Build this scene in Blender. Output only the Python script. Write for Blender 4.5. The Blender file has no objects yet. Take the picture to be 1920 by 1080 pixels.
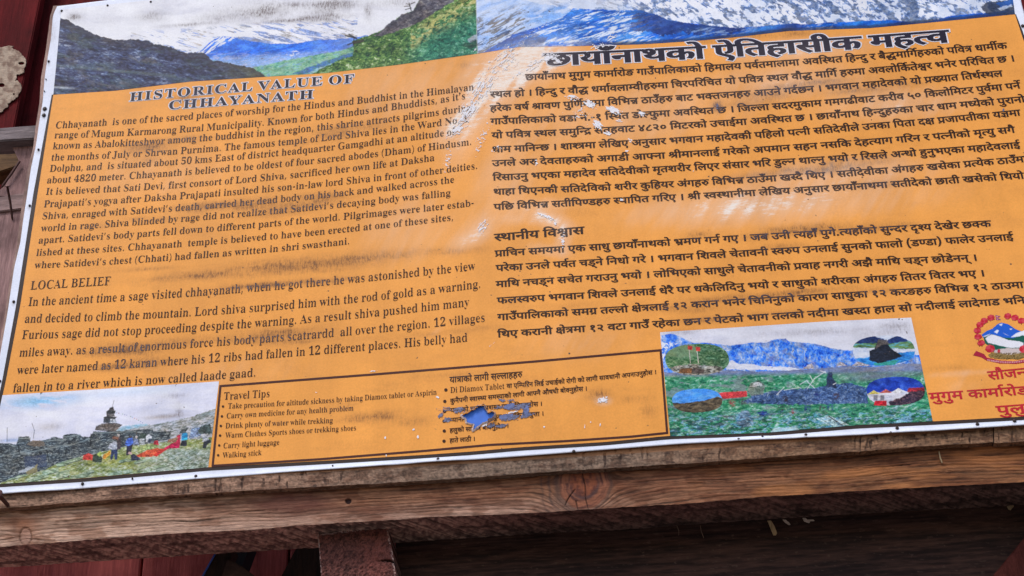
import bpy, bmesh, math
import numpy as np
from mathutils import Matrix, Vector
from mathutils.geometry import delaunay_2d_cdt

# ------------------------------------------------------------------ camera, world, sun, exposure
scene = bpy.context.scene
FPX = 3000.0                       # focal length in photo pixels (1920 wide)
PITCH, ROLL, YAW = math.radians(31.434), math.radians(-2.095), math.radians(-3.728)
CAM = np.array([0.0, -3.0, 1.6])
_f = np.array([math.sin(YAW)*math.cos(PITCH), math.cos(YAW)*math.cos(PITCH), math.sin(PITCH)])
_r = np.cross(_f, [0, 0, 1.0]); _r /= np.linalg.norm(_r)
_u = np.cross(_r, _f)
AX = np.array([math.cos(ROLL)*_r+math.sin(ROLL)*_u, -math.sin(ROLL)*_r+math.cos(ROLL)*_u, _f])
cd = bpy.data.cameras.new('camera'); cam = bpy.data.objects.new('camera', cd)
scene.collection.objects.link(cam); scene.camera = cam
cd.sensor_width = 36.0; cd.lens = FPX/1920*36.0; cd.clip_end = 500; cd.clip_start = 0.05
M = Matrix.Identity(4)
for i in range(3):
    M[i][0] = AX[0][i]; M[i][1] = AX[1][i]; M[i][2] = -AX[2][i]; M[i][3] = CAM[i]
cam.matrix_world = M

SUN_EL, SUN_AZ = math.radians(48), math.radians(205)   # azimuth clockwise from +Y (north)
world = bpy.data.worlds.new('World'); scene.world = world; world.use_nodes = True
wn = world.node_tree; bg = wn.nodes['Background']
sky = wn.nodes.new('ShaderNodeTexSky'); sky.sky_type = 'NISHITA'; sky.sun_disc = False
sky.sun_elevation = SUN_EL; sky.sun_rotation = SUN_AZ
sky.air_density = 1.0; sky.dust_density = 1.5; sky.ozone_density = 1.0
wn.links.new(sky.outputs[0], bg.inputs[0]); bg.inputs[1].default_value = 0.15
sl = bpy.data.lights.new('sun', 'SUN'); sl.energy = 1.25; sl.angle = math.radians(14); sl.color = (1.0, 0.98, 0.97)
sun = bpy.data.objects.new('sun', sl); scene.collection.objects.link(sun)
sd = Vector((math.sin(SUN_AZ)*math.cos(SUN_EL), math.cos(SUN_AZ)*math.cos(SUN_EL), math.sin(SUN_EL)))
sun.rotation_euler = sd.to_track_quat('Z', 'Y').to_euler(); sun.location = (0, -6, 8)
vs = scene.view_settings; vs.view_transform = 'Standard'; vs.look = 'None'; vs.gamma = 1.0
vs.use_curve_mapping = False; vs.exposure = 0.45

# ------------------------------------------------------------------ helpers
def at(px, py, Y=0.0):
    """point of the world plane y = Y that lies under photo pixel (px, py)"""
    px = np.asarray(px, float); py = np.asarray(py, float)
    d = ((px-960)/FPX)[..., None]*AX[0] - ((py-540)/FPX)[..., None]*AX[1] + AX[2]
    t = (np.asarray(Y, float)-CAM[1])/d[..., 1]
    return CAM + d*t[..., None]

def lin(c):
    c = np.clip(np.asarray(c, float)/255.0, 0, 1)
    return np.where(c <= 0.04045, c/12.92, ((c+0.055)/1.055)**2.4)

_T = np.random.default_rng(7).random((64, 256, 256)).astype(np.float32)
def noise(x, y, seed=0):
    t = _T[seed % 64]
    x = np.asarray(x, float)+seed*3.7; y = np.asarray(y, float)+seed*1.3
    xi = np.floor(x).astype(int); yi = np.floor(y).astype(int)
    fx = x-xi; fy = y-yi; fx = fx*fx*(3-2*fx); fy = fy*fy*(3-2*fy)
    a = t[xi & 255, yi & 255]; b = t[(xi+1) & 255, yi & 255]
    c = t[xi & 255, (yi+1) & 255]; d = t[(xi+1) & 255, (yi+1) & 255]
    return (a*(1-fx)+b*fx)*(1-fy)+(c*(1-fx)+d*fx)*fy
def fbm(x, y, o=4, seed=0, g=0.55):
    s = 0; a = 1; n = 0
    for k in range(o):
        s = s+a*noise(np.asarray(x)*2**k, np.asarray(y)*2**k, seed+k*5); n += a; a *= g
    return s/n
def sst(a, b, x):
    t = np.clip((x-a)/(b-a), 0, 1); return t*t*(3-2*t)
def mix(a, b, f):
    f = np.asarray(f)[..., None]; return np.asarray(a)*(1-f)+np.asarray(b)*f
def inside(px, py, poly):
    m = np.zeros(np.shape(px), bool); n = len(poly)
    for i in range(n):
        x0, y0 = poly[i]; x1, y1 = poly[(i+1) % n]
        if y0 == y1: continue
        c = ((y0 <= py) != (y1 <= py)) & (px < x0+(py-y0)*(x1-x0)/(y1-y0))
        m ^= c
    return m
def segdist(px, py, a, b):
    ax, ay = a; bx, by = b; L = (bx-ax)**2+(by-ay)**2
    t = np.clip(((px-ax)*(bx-ax)+(py-ay)*(by-ay))/L, 0, 1)
    return np.hypot(px-ax-t*(bx-ax), py-ay-t*(by-ay))

def link(name, me, parent=None):
    o = bpy.data.objects.new(name, me); scene.collection.objects.link(o)
    if parent is not None: o.parent = parent
    return o
def tag(o, label, cat, group=None):
    o['label'] = label; o['category'] = cat
    if group: o['group'] = group
    return o
def empty(name, loc, label, cat, group=None):
    o = link(name, None); o.location = loc; return tag(o, label, cat, group)
def mesh_np(name, V, F, mat, parent=None, col=None, att=None, smooth=False):
    """V (n,3) world coordinates, F (m,k) equal sized faces"""
    me = bpy.data.meshes.new(name); V = np.ascontiguousarray(V, np.float32); F = np.ascontiguousarray(F, np.int32)
    off = np.array(parent.location, np.float32) if parent is not None else np.zeros(3, np.float32)
    if parent is not None and parent.parent is not None: off = off+np.array(parent.parent.location, np.float32)
    me.vertices.add(len(V)); me.vertices.foreach_set('co', (V-off).ravel())
    k = F.shape[1]; me.loops.add(F.size); me.loops.foreach_set('vertex_index', F.ravel())
    me.polygons.add(len(F)); me.polygons.foreach_set('loop_start', np.arange(0, F.size, k, dtype=np.int32))
    if smooth: me.polygons.foreach_set('use_smooth', np.ones(len(F), bool))
    me.update(calc_edges=True); me.validate()
    if col is not None:
        a = me.color_attributes.new('Col', 'FLOAT_COLOR', 'POINT')
        c = np.ones((len(V), 4), np.float32); c[:, :3] = col; a.data.foreach_set('color', c.ravel())
    for n, v in (att or {}).items():
        a = me.attributes.new(n, 'FLOAT', 'POINT'); a.data.foreach_set('value', np.ascontiguousarray(v, np.float32).ravel())
    me.materials.append(mat)
    return link(name, me, parent)
def gridfaces(h, w, keep=None, off=0):
    i = (np.arange(h-1)[:, None]*w+np.arange(w-1)[None, :])
    F = np.stack([i, i+w, i+w+1, i+1], -1).reshape(-1, 4)
    if keep is not None: F = F[keep.ravel()]
    return F+off
def grid(name, P, mat, parent=None, col=None, att=None, keep=None, smooth=True):
    h, w = P.shape[:2]; F = gridfaces(h, w, keep); V = P.reshape(-1, 3)
    col = None if col is None else col.reshape(-1, 3)
    att = {k: v.ravel() for k, v in (att or {}).items()}
    if keep is not None:
        u, inv = np.unique(F, return_inverse=True); F = inv.reshape(F.shape); V = V[u]
        col = None if col is None else col[u]; att = {k: v[u] for k, v in att.items()}
    return mesh_np(name, V, F, mat, parent, col, att, smooth)
def resample(poly, n, smooth=0):
    p = np.asarray(poly, float); d = np.r_[0, np.cumsum(np.hypot(*np.diff(p, axis=0).T))]
    t = np.linspace(0, d[-1], n); q = np.stack([np.interp(t, d, p[:, 0]), np.interp(t, d, p[:, 1])], -1)
    if smooth:
        k = np.hanning(2*smooth+3)[1:-1]; k /= k.sum()
        for c in range(2):
            e = np.r_[2*q[0, c]-q[smooth:0:-1, c], q[:, c], 2*q[-1, c]-q[-2:-smooth-2:-1, c]]
            q[:, c] = np.convolve(e, k, 'valid')
    return q
def coons(top, bottom, left, right, nu, nv, sm=0.04):
    s = int(nu*sm); T = resample(top, nu, s); B = resample(bottom, nu, s)
    s = int(nv*sm); L = resample(left, nv, s); R = resample(right, nv, s)
    u = np.linspace(0, 1, nu)[None, :, None]; v = np.linspace(0, 1, nv)[:, None, None]
    return ((1-v)*T[None]+v*B[None]+(1-u)*L[:, None]+u*R[:, None]
            - ((1-u)*(1-v)*T[0]+u*(1-v)*T[-1]+(1-u)*v*B[0]+u*v*B[-1]))

# ------------------------------------------------------------------ materials
def nodemat(name):
    m = bpy.data.materials.new(name); m.use_nodes = True; nt = m.node_tree
    return m, nt, nt.nodes['Principled BSDF']
def NN(nt, typ, **k):
    n = nt.nodes.new(typ)
    for a, v in k.items(): setattr(n, a, v)
    return n
def noise_node(nt, scale, stretch=(1, 1, 1), detail=4, rough=0.6, coord='Object', rot=0.0):
    tc = NN(nt, 'ShaderNodeTexCoord'); mp = NN(nt, 'ShaderNodeMapping'); mp.inputs['Scale'].default_value = stretch; mp.inputs['Rotation'].default_value = (0, rot, 0)
    n = NN(nt, 'ShaderNodeTexNoise'); n.inputs['Scale'].default_value = scale; n.inputs['Detail'].default_value = detail
    n.inputs['Roughness'].default_value = rough
    nt.links.new(tc.outputs[coord], mp.inputs[0]); nt.links.new(mp.outputs[0], n.inputs['Vector'])
    return n.outputs['Fac']
def ramp(nt, src, a, b, ca=(0, 0, 0), cb=(1, 1, 1)):
    r = NN(nt, 'ShaderNodeValToRGB'); r.color_ramp.elements[0].position = a; r.color_ramp.elements[1].position = b
    r.color_ramp.elements[0].color = (*ca, 1); r.color_ramp.elements[1].color = (*cb, 1)
    nt.links.new(src, r.inputs[0]); return r.outputs[0]
def mixc(nt, fac, a, b, mode='MIX'):
    m = NN(nt, 'ShaderNodeMix', data_type='RGBA', blend_type=mode)
    for sock, v in ((m.inputs[0], fac), (m.inputs[6], a), (m.inputs[7], b)):
        if hasattr(v, 'is_output'): nt.links.new(v, sock)
        elif isinstance(v, (int, float)): sock.default_value = v
        else: sock.default_value = (*v, 1)
    return m.outputs[2]
def mathn(nt, op, a, b):
    m = NN(nt, 'ShaderNodeMath', operation=op)
    for s, v in ((m.inputs[0], a), (m.inputs[1], b)):
        if hasattr(v, 'is_output'): nt.links.new(v, s)
        else: s.default_value = v
    return m.outputs[0]
def attr(nt, name, out='Fac'):
    a = NN(nt, 'ShaderNodeAttribute', attribute_name=name); return a.outputs[out]
def bump(nt, p, h, strength, dist):
    b = NN(nt, 'ShaderNodeBump'); b.inputs['Strength'].default_value = strength; b.inputs['Distance'].default_value = dist
    nt.links.new(h, b.inputs['Height']); nt.links.new(b.outputs[0], p.inputs['Normal'])

def vinyl(name, base=None, dirt_col=(0.11, 0.085, 0.075), film=(0.55, 0.5, 0.5), rough=0.42):
    """weathered printed vinyl: base colour or 'Col' attribute + soot flecks where the 'soot' attribute says so"""
    m, nt, p = nodemat(name)
    c = attr(nt, 'Col', 'Color') if base is None else mixc(nt, 0.0, base, base)
    # uneven sun-bleached print; its broad tone also paints in a varying sheen
    v = noise_node(nt, 5, (1, 1, 1), 5); c = mixc(nt, 1.0, c, ramp(nt, v, 0.3, 0.75, (0.86,)*3, (1.07,)*3), 'MULTIPLY')
    w_ = noise_node(nt, 26, (1, 1, 0.05), 4); c = mixc(nt, 1.0, c, ramp(nt, w_, 0.3, 0.72, (0.94,)*3, (1.03,)*3), 'MULTIPLY')
    g = noise_node(nt, 260, (1, 1, 1), 3); c = mixc(nt, 1.0, c, ramp(nt, g, 0.3, 0.7, (0.93,)*3, (1.05,)*3), 'MULTIPLY')
    s = attr(nt, 'soot'); fl = noise_node(nt, 210, (1.3, 1, 0.34), 6, 0.85)
    cl = noise_node(nt, 22, (1, 1, 2.2), 4)
    k = mathn(nt, 'MULTIPLY', s, ramp(nt, fl, 0.40, 0.56)); k = mathn(nt, 'MULTIPLY', k, ramp(nt, cl, 0.25, 0.6, (0.35,)*3))
    k2 = mathn(nt, 'MULTIPLY', s, 0.36); k = mathn(nt, 'MAXIMUM', k, k2); k = mathn(nt, 'MINIMUM', k, 0.85)
    c = mixc(nt, k, c, dirt_col)
    f = attr(nt, 'scuff_sheen'); fs = noise_node(nt, 105, (0.34, 1, 1.3), 8, 0.8, rot=math.radians(66))
    fd = mathn(nt, 'ADD', mathn(nt, 'MULTIPLY', f, 0.42), mathn(nt, 'SUBTRACT', fs, 0.74)); f = mathn(nt, 'ADD', mathn(nt, 'MULTIPLY', f, 0.46), ramp(nt, fd, 0.0, 0.18, (0, 0, 0), (0.55,)*3)); f = mathn(nt, 'MULTIPLY', f, mathn(nt, 'MINIMUM', mathn(nt, 'MULTIPLY', attr(nt, 'scuff_sheen'), 6.0), 1.0)); c = mixc(nt, f, c, film)
    # tiny specks of dirt everywhere
    sp = noise_node(nt, 75, (1, 1, 1), 2); c = mixc(nt, ramp(nt, sp, 0.735, 0.78), c, (0.10, 0.07, 0.05))
    nt.links.new(c, p.inputs['Base Color'])
    rr = mathn(nt, 'MULTIPLY_ADD', v, 0.25); nt.nodes[-1].inputs[2].default_value = rough-0.1
    nt.links.new(rr, p.inputs['Roughness']); p.inputs['Specular IOR Level'].default_value = 0.1
    bump(nt, p, noise_node(nt, 35, (1, 1, 1), 4), 0.12, 0.004)
    return m
def woodattr(name, rough=0.8, spec=0.25):
    m, nt, p = nodemat(name); c = attr(nt, 'Col', 'Color')
    g = noise_node(nt, 300, (0.15, 1, 1), 4, 0.7); c = mixc(nt, 1.0, c, ramp(nt, g, 0.3, 0.7, (0.72,)*3, (1.15,)*3), 'MULTIPLY')
    nt.links.new(c, p.inputs['Base Color']); p.inputs['Roughness'].default_value = rough; p.inputs['Specular IOR Level'].default_value = spec
    bump(nt, p, noise_node(nt, 160, (0.12, 1, 1), 5, 0.7), 0.5, 0.006)
    return m
def woodnode(name, dark, light, stretch=(0.1, 1, 1), scale=60, rough=0.8, stain=None, spec=0.25):
    m, nt, p = nodemat(name)
    g = noise_node(nt, scale, stretch, 7, 0.72); c = ramp(nt, g, 0.32, 0.68, dark, light)
    b = noise_node(nt, 7, (1, 1, 1), 5); c = mixc(nt, ramp(nt, b, 0.45, 0.75), c, stain or tuple(x*0.45 for x in dark))
    f = noise_node(nt, scale*6, stretch, 3); c = mixc(nt, 1.0, c, ramp(nt, f, 0.3, 0.7, (0.75,)*3, (1.12,)*3), 'MULTIPLY')
    nt.links.new(c, p.inputs['Base Color']); p.inputs['Roughness'].default_value = rough; p.inputs['Specular IOR Level'].default_value = spec
    bump(nt, p, g, 0.5, 0.01)
    return m
def plain(name, col, rough=0.6, spec=0.4, metal=0.0, var=0.25, scale=120):
    m, nt, p = nodemat(name); n = noise_node(nt, scale, (1, 1, 1), 4)
    c = ramp(nt, n, 0.3, 0.7, tuple(x*(1-var) for x in col), tuple(min(1, x*(1+var)) for x in col))
    nt.links.new(c, p.inputs['Base Color']); p.inputs['Roughness'].default_value = rough
    p.inputs['Specular IOR Level'].default_value = spec; p.inputs['Metallic'].default_value = metal
    return m
KA = 0.9     # photo brightness of a surface -> its base colour in this light
def C8(*c): return tuple(lin(c)*KA)
MT = {}
MT['sheet'] = vinyl('white vinyl', C8(236, 239, 253), dirt_col=(0.22, 0.18, 0.16))
MT['orange'] = vinyl('orange print', C8(245, 165, 78), dirt_col=C8(96, 66, 50), film=C8(244, 232, 220))
MT['print'] = vinyl('photo print', dirt_col=C8(104, 90, 88), film=C8(235, 232, 236))
MT['ink'] = vinyl('dark ink', C8(66, 40, 28), dirt_col=C8(104, 96, 106), film=C8(150, 130, 115))
MT['ink_deva'] = vinyl('dark brown ink', C8(58, 38, 30), dirt_col=C8(96, 90, 104), film=C8(150, 130, 120))
MT['title'] = vinyl('title ink', C8(42, 36, 50), dirt_col=C8(60, 66, 110), film=C8(120, 110, 110))
MT['halo'] = vinyl('title outline', C8(232, 226, 232), dirt_col=C8(150, 130, 120), film=C8(235, 225, 215))
MT['red'] = vinyl('red ink', C8(196, 38, 52), dirt_col=C8(150, 70, 70), film=C8(225, 180, 170))
MT['line'] = vinyl('border ink', C8(62, 50, 46), dirt_col=C8(90, 84, 84), film=C8(170, 160, 150))
MT['boxline'] = vinyl('box ink', C8(80, 44, 36), dirt_col=C8(90, 76, 76), film=C8(190, 160, 140))
MT['wood'] = woodattr('weathered timber')
MT['chip'] = plain('torn vinyl backing', C8(232, 228, 232), 0.7, var=0.08)
MT['flake'] = plain('torn grey vinyl', C8(100, 102, 130), 0.6, var=0.5, scale=260)
MT['blue'] = plain('blue underlayer', C8(46, 108, 210), 0.5, var=0.12, scale=60)
MT['nail'] = plain('rusty nail head', (0.035, 0.022, 0.02), 0.55, metal=0.3, var=0.6, scale=400)
MT['rust'] = plain('rusty iron', (0.075, 0.03, 0.025), 0.7, metal=0.2, var=0.5, scale=300)

# ------------------------------------------------------------------ the board surface (sheet bulges a few mm between its nails)
def bulge(X, Z):
    return (0.0035*np.sin(X*2.6+Z*1.7+0.6)+0.0025*np.sin(X*5.1-Z*3.9+1.9)+0.002*np.sin(X*1.1+Z*6.3))*1.0+0.004
def onboard(P, lift):
    """slide points of plane y=0 along their line of sight onto the bulging sheet, `lift` metres in front of it"""
    b = bulge(P[..., 0], P[..., 2])+lift
    return CAM+(P-CAM)*((3.0-b)/3.0)[..., None]
def bpx(px, py, lift): return onboard(at(px, py, 0.0), lift)

SL = -0.072   # slope of the lettering in the photograph
def blob(px, py, cx, cy, rx, ry, ang=None, p=2.0):
    a = math.atan(SL) if ang is None else math.radians(ang)
    u = (px-cx)*math.cos(a)+(py-cy)*math.sin(a); v = -(px-cx)*math.sin(a)+(py-cy)*math.cos(a)
    return np.exp(-(np.abs(u/rx)**p+np.abs(v/ry)**p))
SOOT = [(285, 30, 30, 9, .45), (420, 30, 60, 10, .5), (500, 22, 45, 14, .6), (540, 12, 60, 9, .5), (610, 15, 40, 14, .7), (640, 8, 35, 8, .6), (600, 34, 60, 6, .7),
        (360, 46, 70, 3, .5), (690, 25, 8, 14, .6), (520, 40, 60, 3, .4), (140, 32, 14, 6, .9), (735, 5, 60, 10, .3), (210, 38, 24, 8, .15),
        (275, 276, 50, 9, .75), (340, 262, 60, 7, .4), (630, 248, 40, 12, .55), (700, 235, 60, 9, .3), (275, 298, 30, 6, .3), (560, 268, 40, 6, .3),
        (385, 388, 60, 7, .75), (470, 384, 60, 10, .6), (600, 372, 60, 9, .55), (560, 388, 70, 7, .45), (300, 412, 40, 5, .3), (520, 402, 60, 5, .35), (180, 425, 30, 5, .3), (255, 410, 22, 5, .35),
        (360, 518, 110, 7, .5), (520, 500, 120, 13, .6), (620, 494, 80, 12, .55), (700, 482, 60, 12, .5), (560, 530, 120, 6, .6), (480, 536, 60, 4, .7), (270, 505, 60, 4, .35),
        (250, 655, 60, 11, .75), (190, 660, 50, 9, .6), (350, 640, 80, 8, .4), (530, 625, 70, 10, .65), (470, 638, 50, 6, .4), (260, 682, 60, 10, .6), (200, 690, 40, 6, .4), (560, 640, 80, 5, .35),
        (700, 782, 60, 9, .75), (780, 790, 40, 8, .5), (1125, 742, 26, 10, .6), (1190, 748, 40, 8, .35), (1215, 772, 20, 12, .35), (880, 700, 90, 5, .2), (650, 760, 30, 8, .3),
        (1475, 163, 80, 7, .5), (1540, 155, 60, 6, .55), (1440, 180, 60, 8, .4), (1610, 170, 60, 6, .5), (1345, 200, 9, 9, 1.3), (1400, 195, 60, 6, .3), (1700, 160, 40, 6, .3),
        (1480, 320, 60, 8, .45), (1600, 305, 90, 8, .45), (1560, 318, 70, 6, .5), (1400, 330, 60, 5, .3), (1650, 345, 60, 8, .25),
        (1470, 432, 70, 8, .5), (1540, 428, 60, 9, .55), (1420, 445, 50, 8, .35), (1310, 440, 30, 7, .45), (1620, 430, 60, 7, .4), (1460, 462, 60, 6, .3), (1700, 420, 60, 6, .2),
        (1350, 560, 70, 6, .45), (1440, 556, 70, 7, .45), (1310, 580, 40, 7, .4), (1530, 545, 90, 6, .4), (1650, 545, 60, 7, .3), (1320, 600, 50, 6, .4), (1450, 588, 80, 5, .35), (1250, 578, 40, 8, .3),
        (1400, 68, 60, 8, .4), (1490, 62, 40, 8, .45), (1330, 78, 40, 5, .3), (400, 170, 30, 6, .35), (350, 185, 30, 6, .4), (870, 122, 16, 6, .3),
        (1650, 622, 60, 9, .35), (1560, 620, 60, 6, .3), (1480, 625, 60, 6, .25), (1680, 612, 30, 8, .4), (1280, 622, 40, 5, .4), (1780, 690, 40, 5, .25), (1800, 560, 120, 12, .12),
        (860, 470, 60, 8, .3), (760, 476, 60, 8, .3), (900, 615, 50, 5, .25), (830, 625, 80, 5, .25), (330, 742, 26, 4, .35), (320, 780, 28, 4, .5), (335, 770, 8, 14, .4), (95, 800, 24, 6, .25), (1200, 530, 40, 5, .12), (390, 800, 6, 40, .2)]
SCUFF_SHEEN = [(955, 128, 95, 44, .70, -36), (915, 160, 80, 34, .50, -55), (1010, 110, 70, 28, .75, -8), (885, 205, 80, 28, .45, -58), (850, 235, 40, 16, .5, -40), (985, 140, 50, 18, .5, -30), (860, 280, 50, 20, .22, -60),  # real scuffs, plus broad soft patches that paint sheen into the print colour
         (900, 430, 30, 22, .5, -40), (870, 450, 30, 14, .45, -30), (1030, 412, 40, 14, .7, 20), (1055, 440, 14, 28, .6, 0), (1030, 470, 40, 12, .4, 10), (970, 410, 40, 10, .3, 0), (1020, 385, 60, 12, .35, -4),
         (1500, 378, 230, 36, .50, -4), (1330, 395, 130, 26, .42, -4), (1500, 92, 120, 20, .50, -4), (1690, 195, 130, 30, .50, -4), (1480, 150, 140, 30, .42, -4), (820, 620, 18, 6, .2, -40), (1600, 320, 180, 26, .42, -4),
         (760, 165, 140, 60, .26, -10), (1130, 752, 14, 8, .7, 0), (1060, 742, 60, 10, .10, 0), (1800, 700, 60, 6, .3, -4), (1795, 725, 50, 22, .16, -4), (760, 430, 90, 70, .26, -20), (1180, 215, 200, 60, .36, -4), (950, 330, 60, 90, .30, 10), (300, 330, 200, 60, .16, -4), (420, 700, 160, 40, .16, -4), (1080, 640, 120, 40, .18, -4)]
def soot_at(px, py):
    s = np.zeros(np.shape(px))
    for cx, cy, rx, ry, a in SOOT: s = s+a*blob(px, py, cx, cy, rx*0.85, ry*1.05)
    w = fbm(px/40, py/9, 3, 11); s = s*(0.45+1.1*w)
    s = s*1.42; return np.clip(s+0.16*sst(0.55, 0.85, fbm(px/90, py/22, 4, 3)), 0, 1.2)
def scuff_sheen_at(px, py):
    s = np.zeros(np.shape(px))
    for cx, cy, rx, ry, a, an in SCUFF_SHEEN: s = s+a*blob(px, py, cx, cy, rx, ry, an)
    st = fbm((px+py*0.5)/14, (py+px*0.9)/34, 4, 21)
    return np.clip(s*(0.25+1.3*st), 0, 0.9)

# ================================================================== SETTING
GR, nt, p = nodemat('trodden earth')
nt.links.new(ramp(nt, noise_node(nt, 3, (1, 1, 1), 8), 0.3, 0.7, (0.16, 0.12, 0.09), (0.30, 0.25, 0.20)), p.inputs['Base Color']); p.inputs['Roughness'].default_value = 0.95
gx, gy = np.meshgrid(np.linspace(-60, 60, 121), np.linspace(-80, 40, 121))
gz = 0.06*(fbm(gx/4, gy/4, 4, 9)-0.5)*sst(1.0, 8.0, np.hypot(gx, gy-0.5))
g = grid('ground', np.stack([gx, gy, gz], -1)[::-1], GR); g['kind'] = 'structure'

# ------------------------------------------------------------------ red plank wall behind the board
wall = empty('red_plank_wall', (0, 0.45, 0), 'dark red painted plank wall showing left of the board and below the beam', 'wall')
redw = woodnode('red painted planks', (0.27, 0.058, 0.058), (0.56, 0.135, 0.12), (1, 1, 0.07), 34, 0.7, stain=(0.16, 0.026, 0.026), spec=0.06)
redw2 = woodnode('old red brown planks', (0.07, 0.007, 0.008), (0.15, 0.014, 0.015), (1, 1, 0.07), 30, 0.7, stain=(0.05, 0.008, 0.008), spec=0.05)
def box(name, x0, x1, y0, y1, z0, z1, mat, parent=None, bev=0.003):
    X = [(x0, x0+bev, x1-bev, x1)]
    bm = bmesh.new(); bmesh.ops.create_cube(bm, size=1)
    off = Vector(parent.location) if parent is not None else Vector((0, 0, 0))
    for v in bm.verts: v.co = Vector(((x0+x1)/2+v.co.x*(x1-x0), (y0+y1)/2+v.co.y*(y1-y0), (z0+z1)/2+v.co.z*(z1-z0)))-off
    bmesh.ops.bevel(bm, geom=list(bm.edges), offset=bev, segments=1, affect='EDGES')
    me = bpy.data.meshes.new(name); bm.to_mesh(me); bm.free(); me.materials.append(mat); return link(name, me, parent)
xj = [at(265, 1060, .45)[0], at(541, 1050, .45)[0]]
wj = xj[1]-xj[0]
xs = [xj[0]-2*wj, xj[0]-wj, xj[0], xj[1], xj[1]+wj, xj[1]+2*wj, xj[1]+3*wj, xj[1]+4*wj, xj[1]+5*wj]
ztop_low = at(300, 930, .45)[2]
for a, b in zip(xs[:-1], xs[1:]): box('plank', a+0.003, b-0.003, .45, .48, 0.02, ztop_low, redw, wall)
box('backing_board', xs[0]+.01, xs[-1]-.01, .4815, .495, 0.03, ztop_low-.003, redw2, wall)
# upper planks, older and darker
xa = at(75, 0, .42); xb = at(27, 235, .42)
def slab(name, poly, Y, thick, mat, parent=None, Y2=None, bev=0.0):
    """a plank whose front outline is given by photo pixels at depth Y, `thick` metres deep"""
    pts = [at(x, y, Y) for x, y in poly]; off = np.zeros(3)
    if parent is not None: off = np.array(parent.location)
    bm = bmesh.new(); vs_ = [bm.verts.new(q-off) for q in pts]
    f = bm.faces.new(vs_); r = bmesh.ops.extrude_face_region(bm, geom=[f])
    for v in r['geom']:
        if isinstance(v, bmesh.types.BMVert): v.co.y += thick
    bmesh.ops.recalc_face_normals(bm, faces=bm.faces)
    if bev: bmesh.ops.bevel(bm, geom=list(bm.edges), offset=bev, segments=2, affect='EDGES')
    bmesh.ops.triangulate(bm, faces=[q for q in bm.faces if len(q.verts) > 4])
    me = bpy.data.meshes.new(name); bm.to_mesh(me); bm.free(); me.materials.append(mat); return link(name, me, parent)
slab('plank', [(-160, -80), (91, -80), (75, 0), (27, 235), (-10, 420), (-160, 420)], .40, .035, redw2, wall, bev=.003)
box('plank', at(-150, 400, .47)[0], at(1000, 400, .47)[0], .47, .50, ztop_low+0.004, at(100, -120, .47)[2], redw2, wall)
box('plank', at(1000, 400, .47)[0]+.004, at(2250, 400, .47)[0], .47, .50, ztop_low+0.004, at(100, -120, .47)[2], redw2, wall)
# peeling pale layer on the left plank
pp = [(-40, 86), (0, 88), (13, 89), (18, 86), (24, 86), (22, 90), (33, 96), (42, 104), (49, 113), (48, 124), (44, 137), (33, 141), (28, 151), (38, 155), (40, 162), (35.5, 175.5), (29, 184), (18, 193), (13, 200), (6.5, 209), (0, 211), (-40, 214)]
px, py = np.meshgrid(np.arange(-40, 54, .5), np.arange(80, 218, .5))
wob = (fbm(px/6, py/6, 3, 5)-.5)*6
ins = inside(px+wob, py+(fbm(px/6, py/6, 3, 8)-.5)*6, pp)
ins &= ~(np.hypot((px-40)/6, (py-119)/3) < 1) & ~(np.hypot((px-3)/6, (py-160)/4) < 1) & ~(np.hypot((px-26)/2, (py-177)/2) < 1)
keep = ins[:-1, :-1]
n = fbm(px/10, py/10, 5, 30); c = mix(lin((142, 116, 100)), lin((186, 164, 144)), sst(.3, .7, n))*KA*0.98
edge = 0.0035+0.003*fbm(px/8, py/8, 3, 2)
MT['peel'] = woodattr('peeling paper', 0.85)
o = grid('peeling_paint', at(px, py, .40-edge), MT['peel'], wall, c, keep=keep); md = o.modifiers.new('thick', 'SOLIDIFY'); md.thickness = 0.003; md.offset = 0
o['label'] = 'pale beige peeling layer'

# ------------------------------------------------------------------ long timbers built from four edge curves
def timber(name, FT, FB, BB, BT, nf, colf, label, cat, rough=0.002, mat=None, capc=(80, 60, 50)):
    """FT.. are (n,3) edge curves; colf(face, S, T) -> linear rgb; every face a fine grid with saw-rough relief"""
    V = []; F = []; C = []; o = 0
    n = len(FT); S = np.r_[0, np.cumsum(np.linalg.norm(np.diff(FB, axis=0), axis=1))]
    for face, (A, B, k) in {'front': (FT, FB, nf[0]), 'under': (FB, BB, nf[1]), 'back': (BB, BT, 4), 'top': (BT, FT, 4)}.items():
        t = np.linspace(0, 1, k)[:, None, None]; P = A[None]*(1-t)+B[None]*t
        w = np.linalg.norm(A-B, axis=1).mean(); TT, SS = np.meshgrid(np.linspace(0, w, k), S, indexing='ij')
        c, h = colf(face, SS, TT)
        if face in ('front', 'under') and rough:
            fade = np.minimum(1, np.minimum(t[:, :, 0], 1-t[:, :, 0])*12)
            nrm = np.array([0, -1.0, 0]) if face == 'front' else np.array([0, 0, -1.0])
            P = P+nrm*(h*fade*rough)[..., None]
        V.append(P.reshape(-1, 3)); C.append(c.reshape(-1, 3)); F.append(gridfaces(k, n, off=o)); o += k*n
    for idx in (0, -1):
        V.append(np.stack([FT[idx], FB[idx], BB[idx], BT[idx]])); C.append(np.tile(lin(capc)*KA*.8, (4, 1)))
        F.append(np.array([[o, o+1, o+2, o+3]] if idx == 0 else [[o+3, o+2, o+1, o]])); o += 4
    ob = mesh_np(name, np.concatenate(V), np.concatenate(F), mat or MT['wood'], None, np.concatenate(C), None, True)
    return tag(ob, label, cat)
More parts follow.
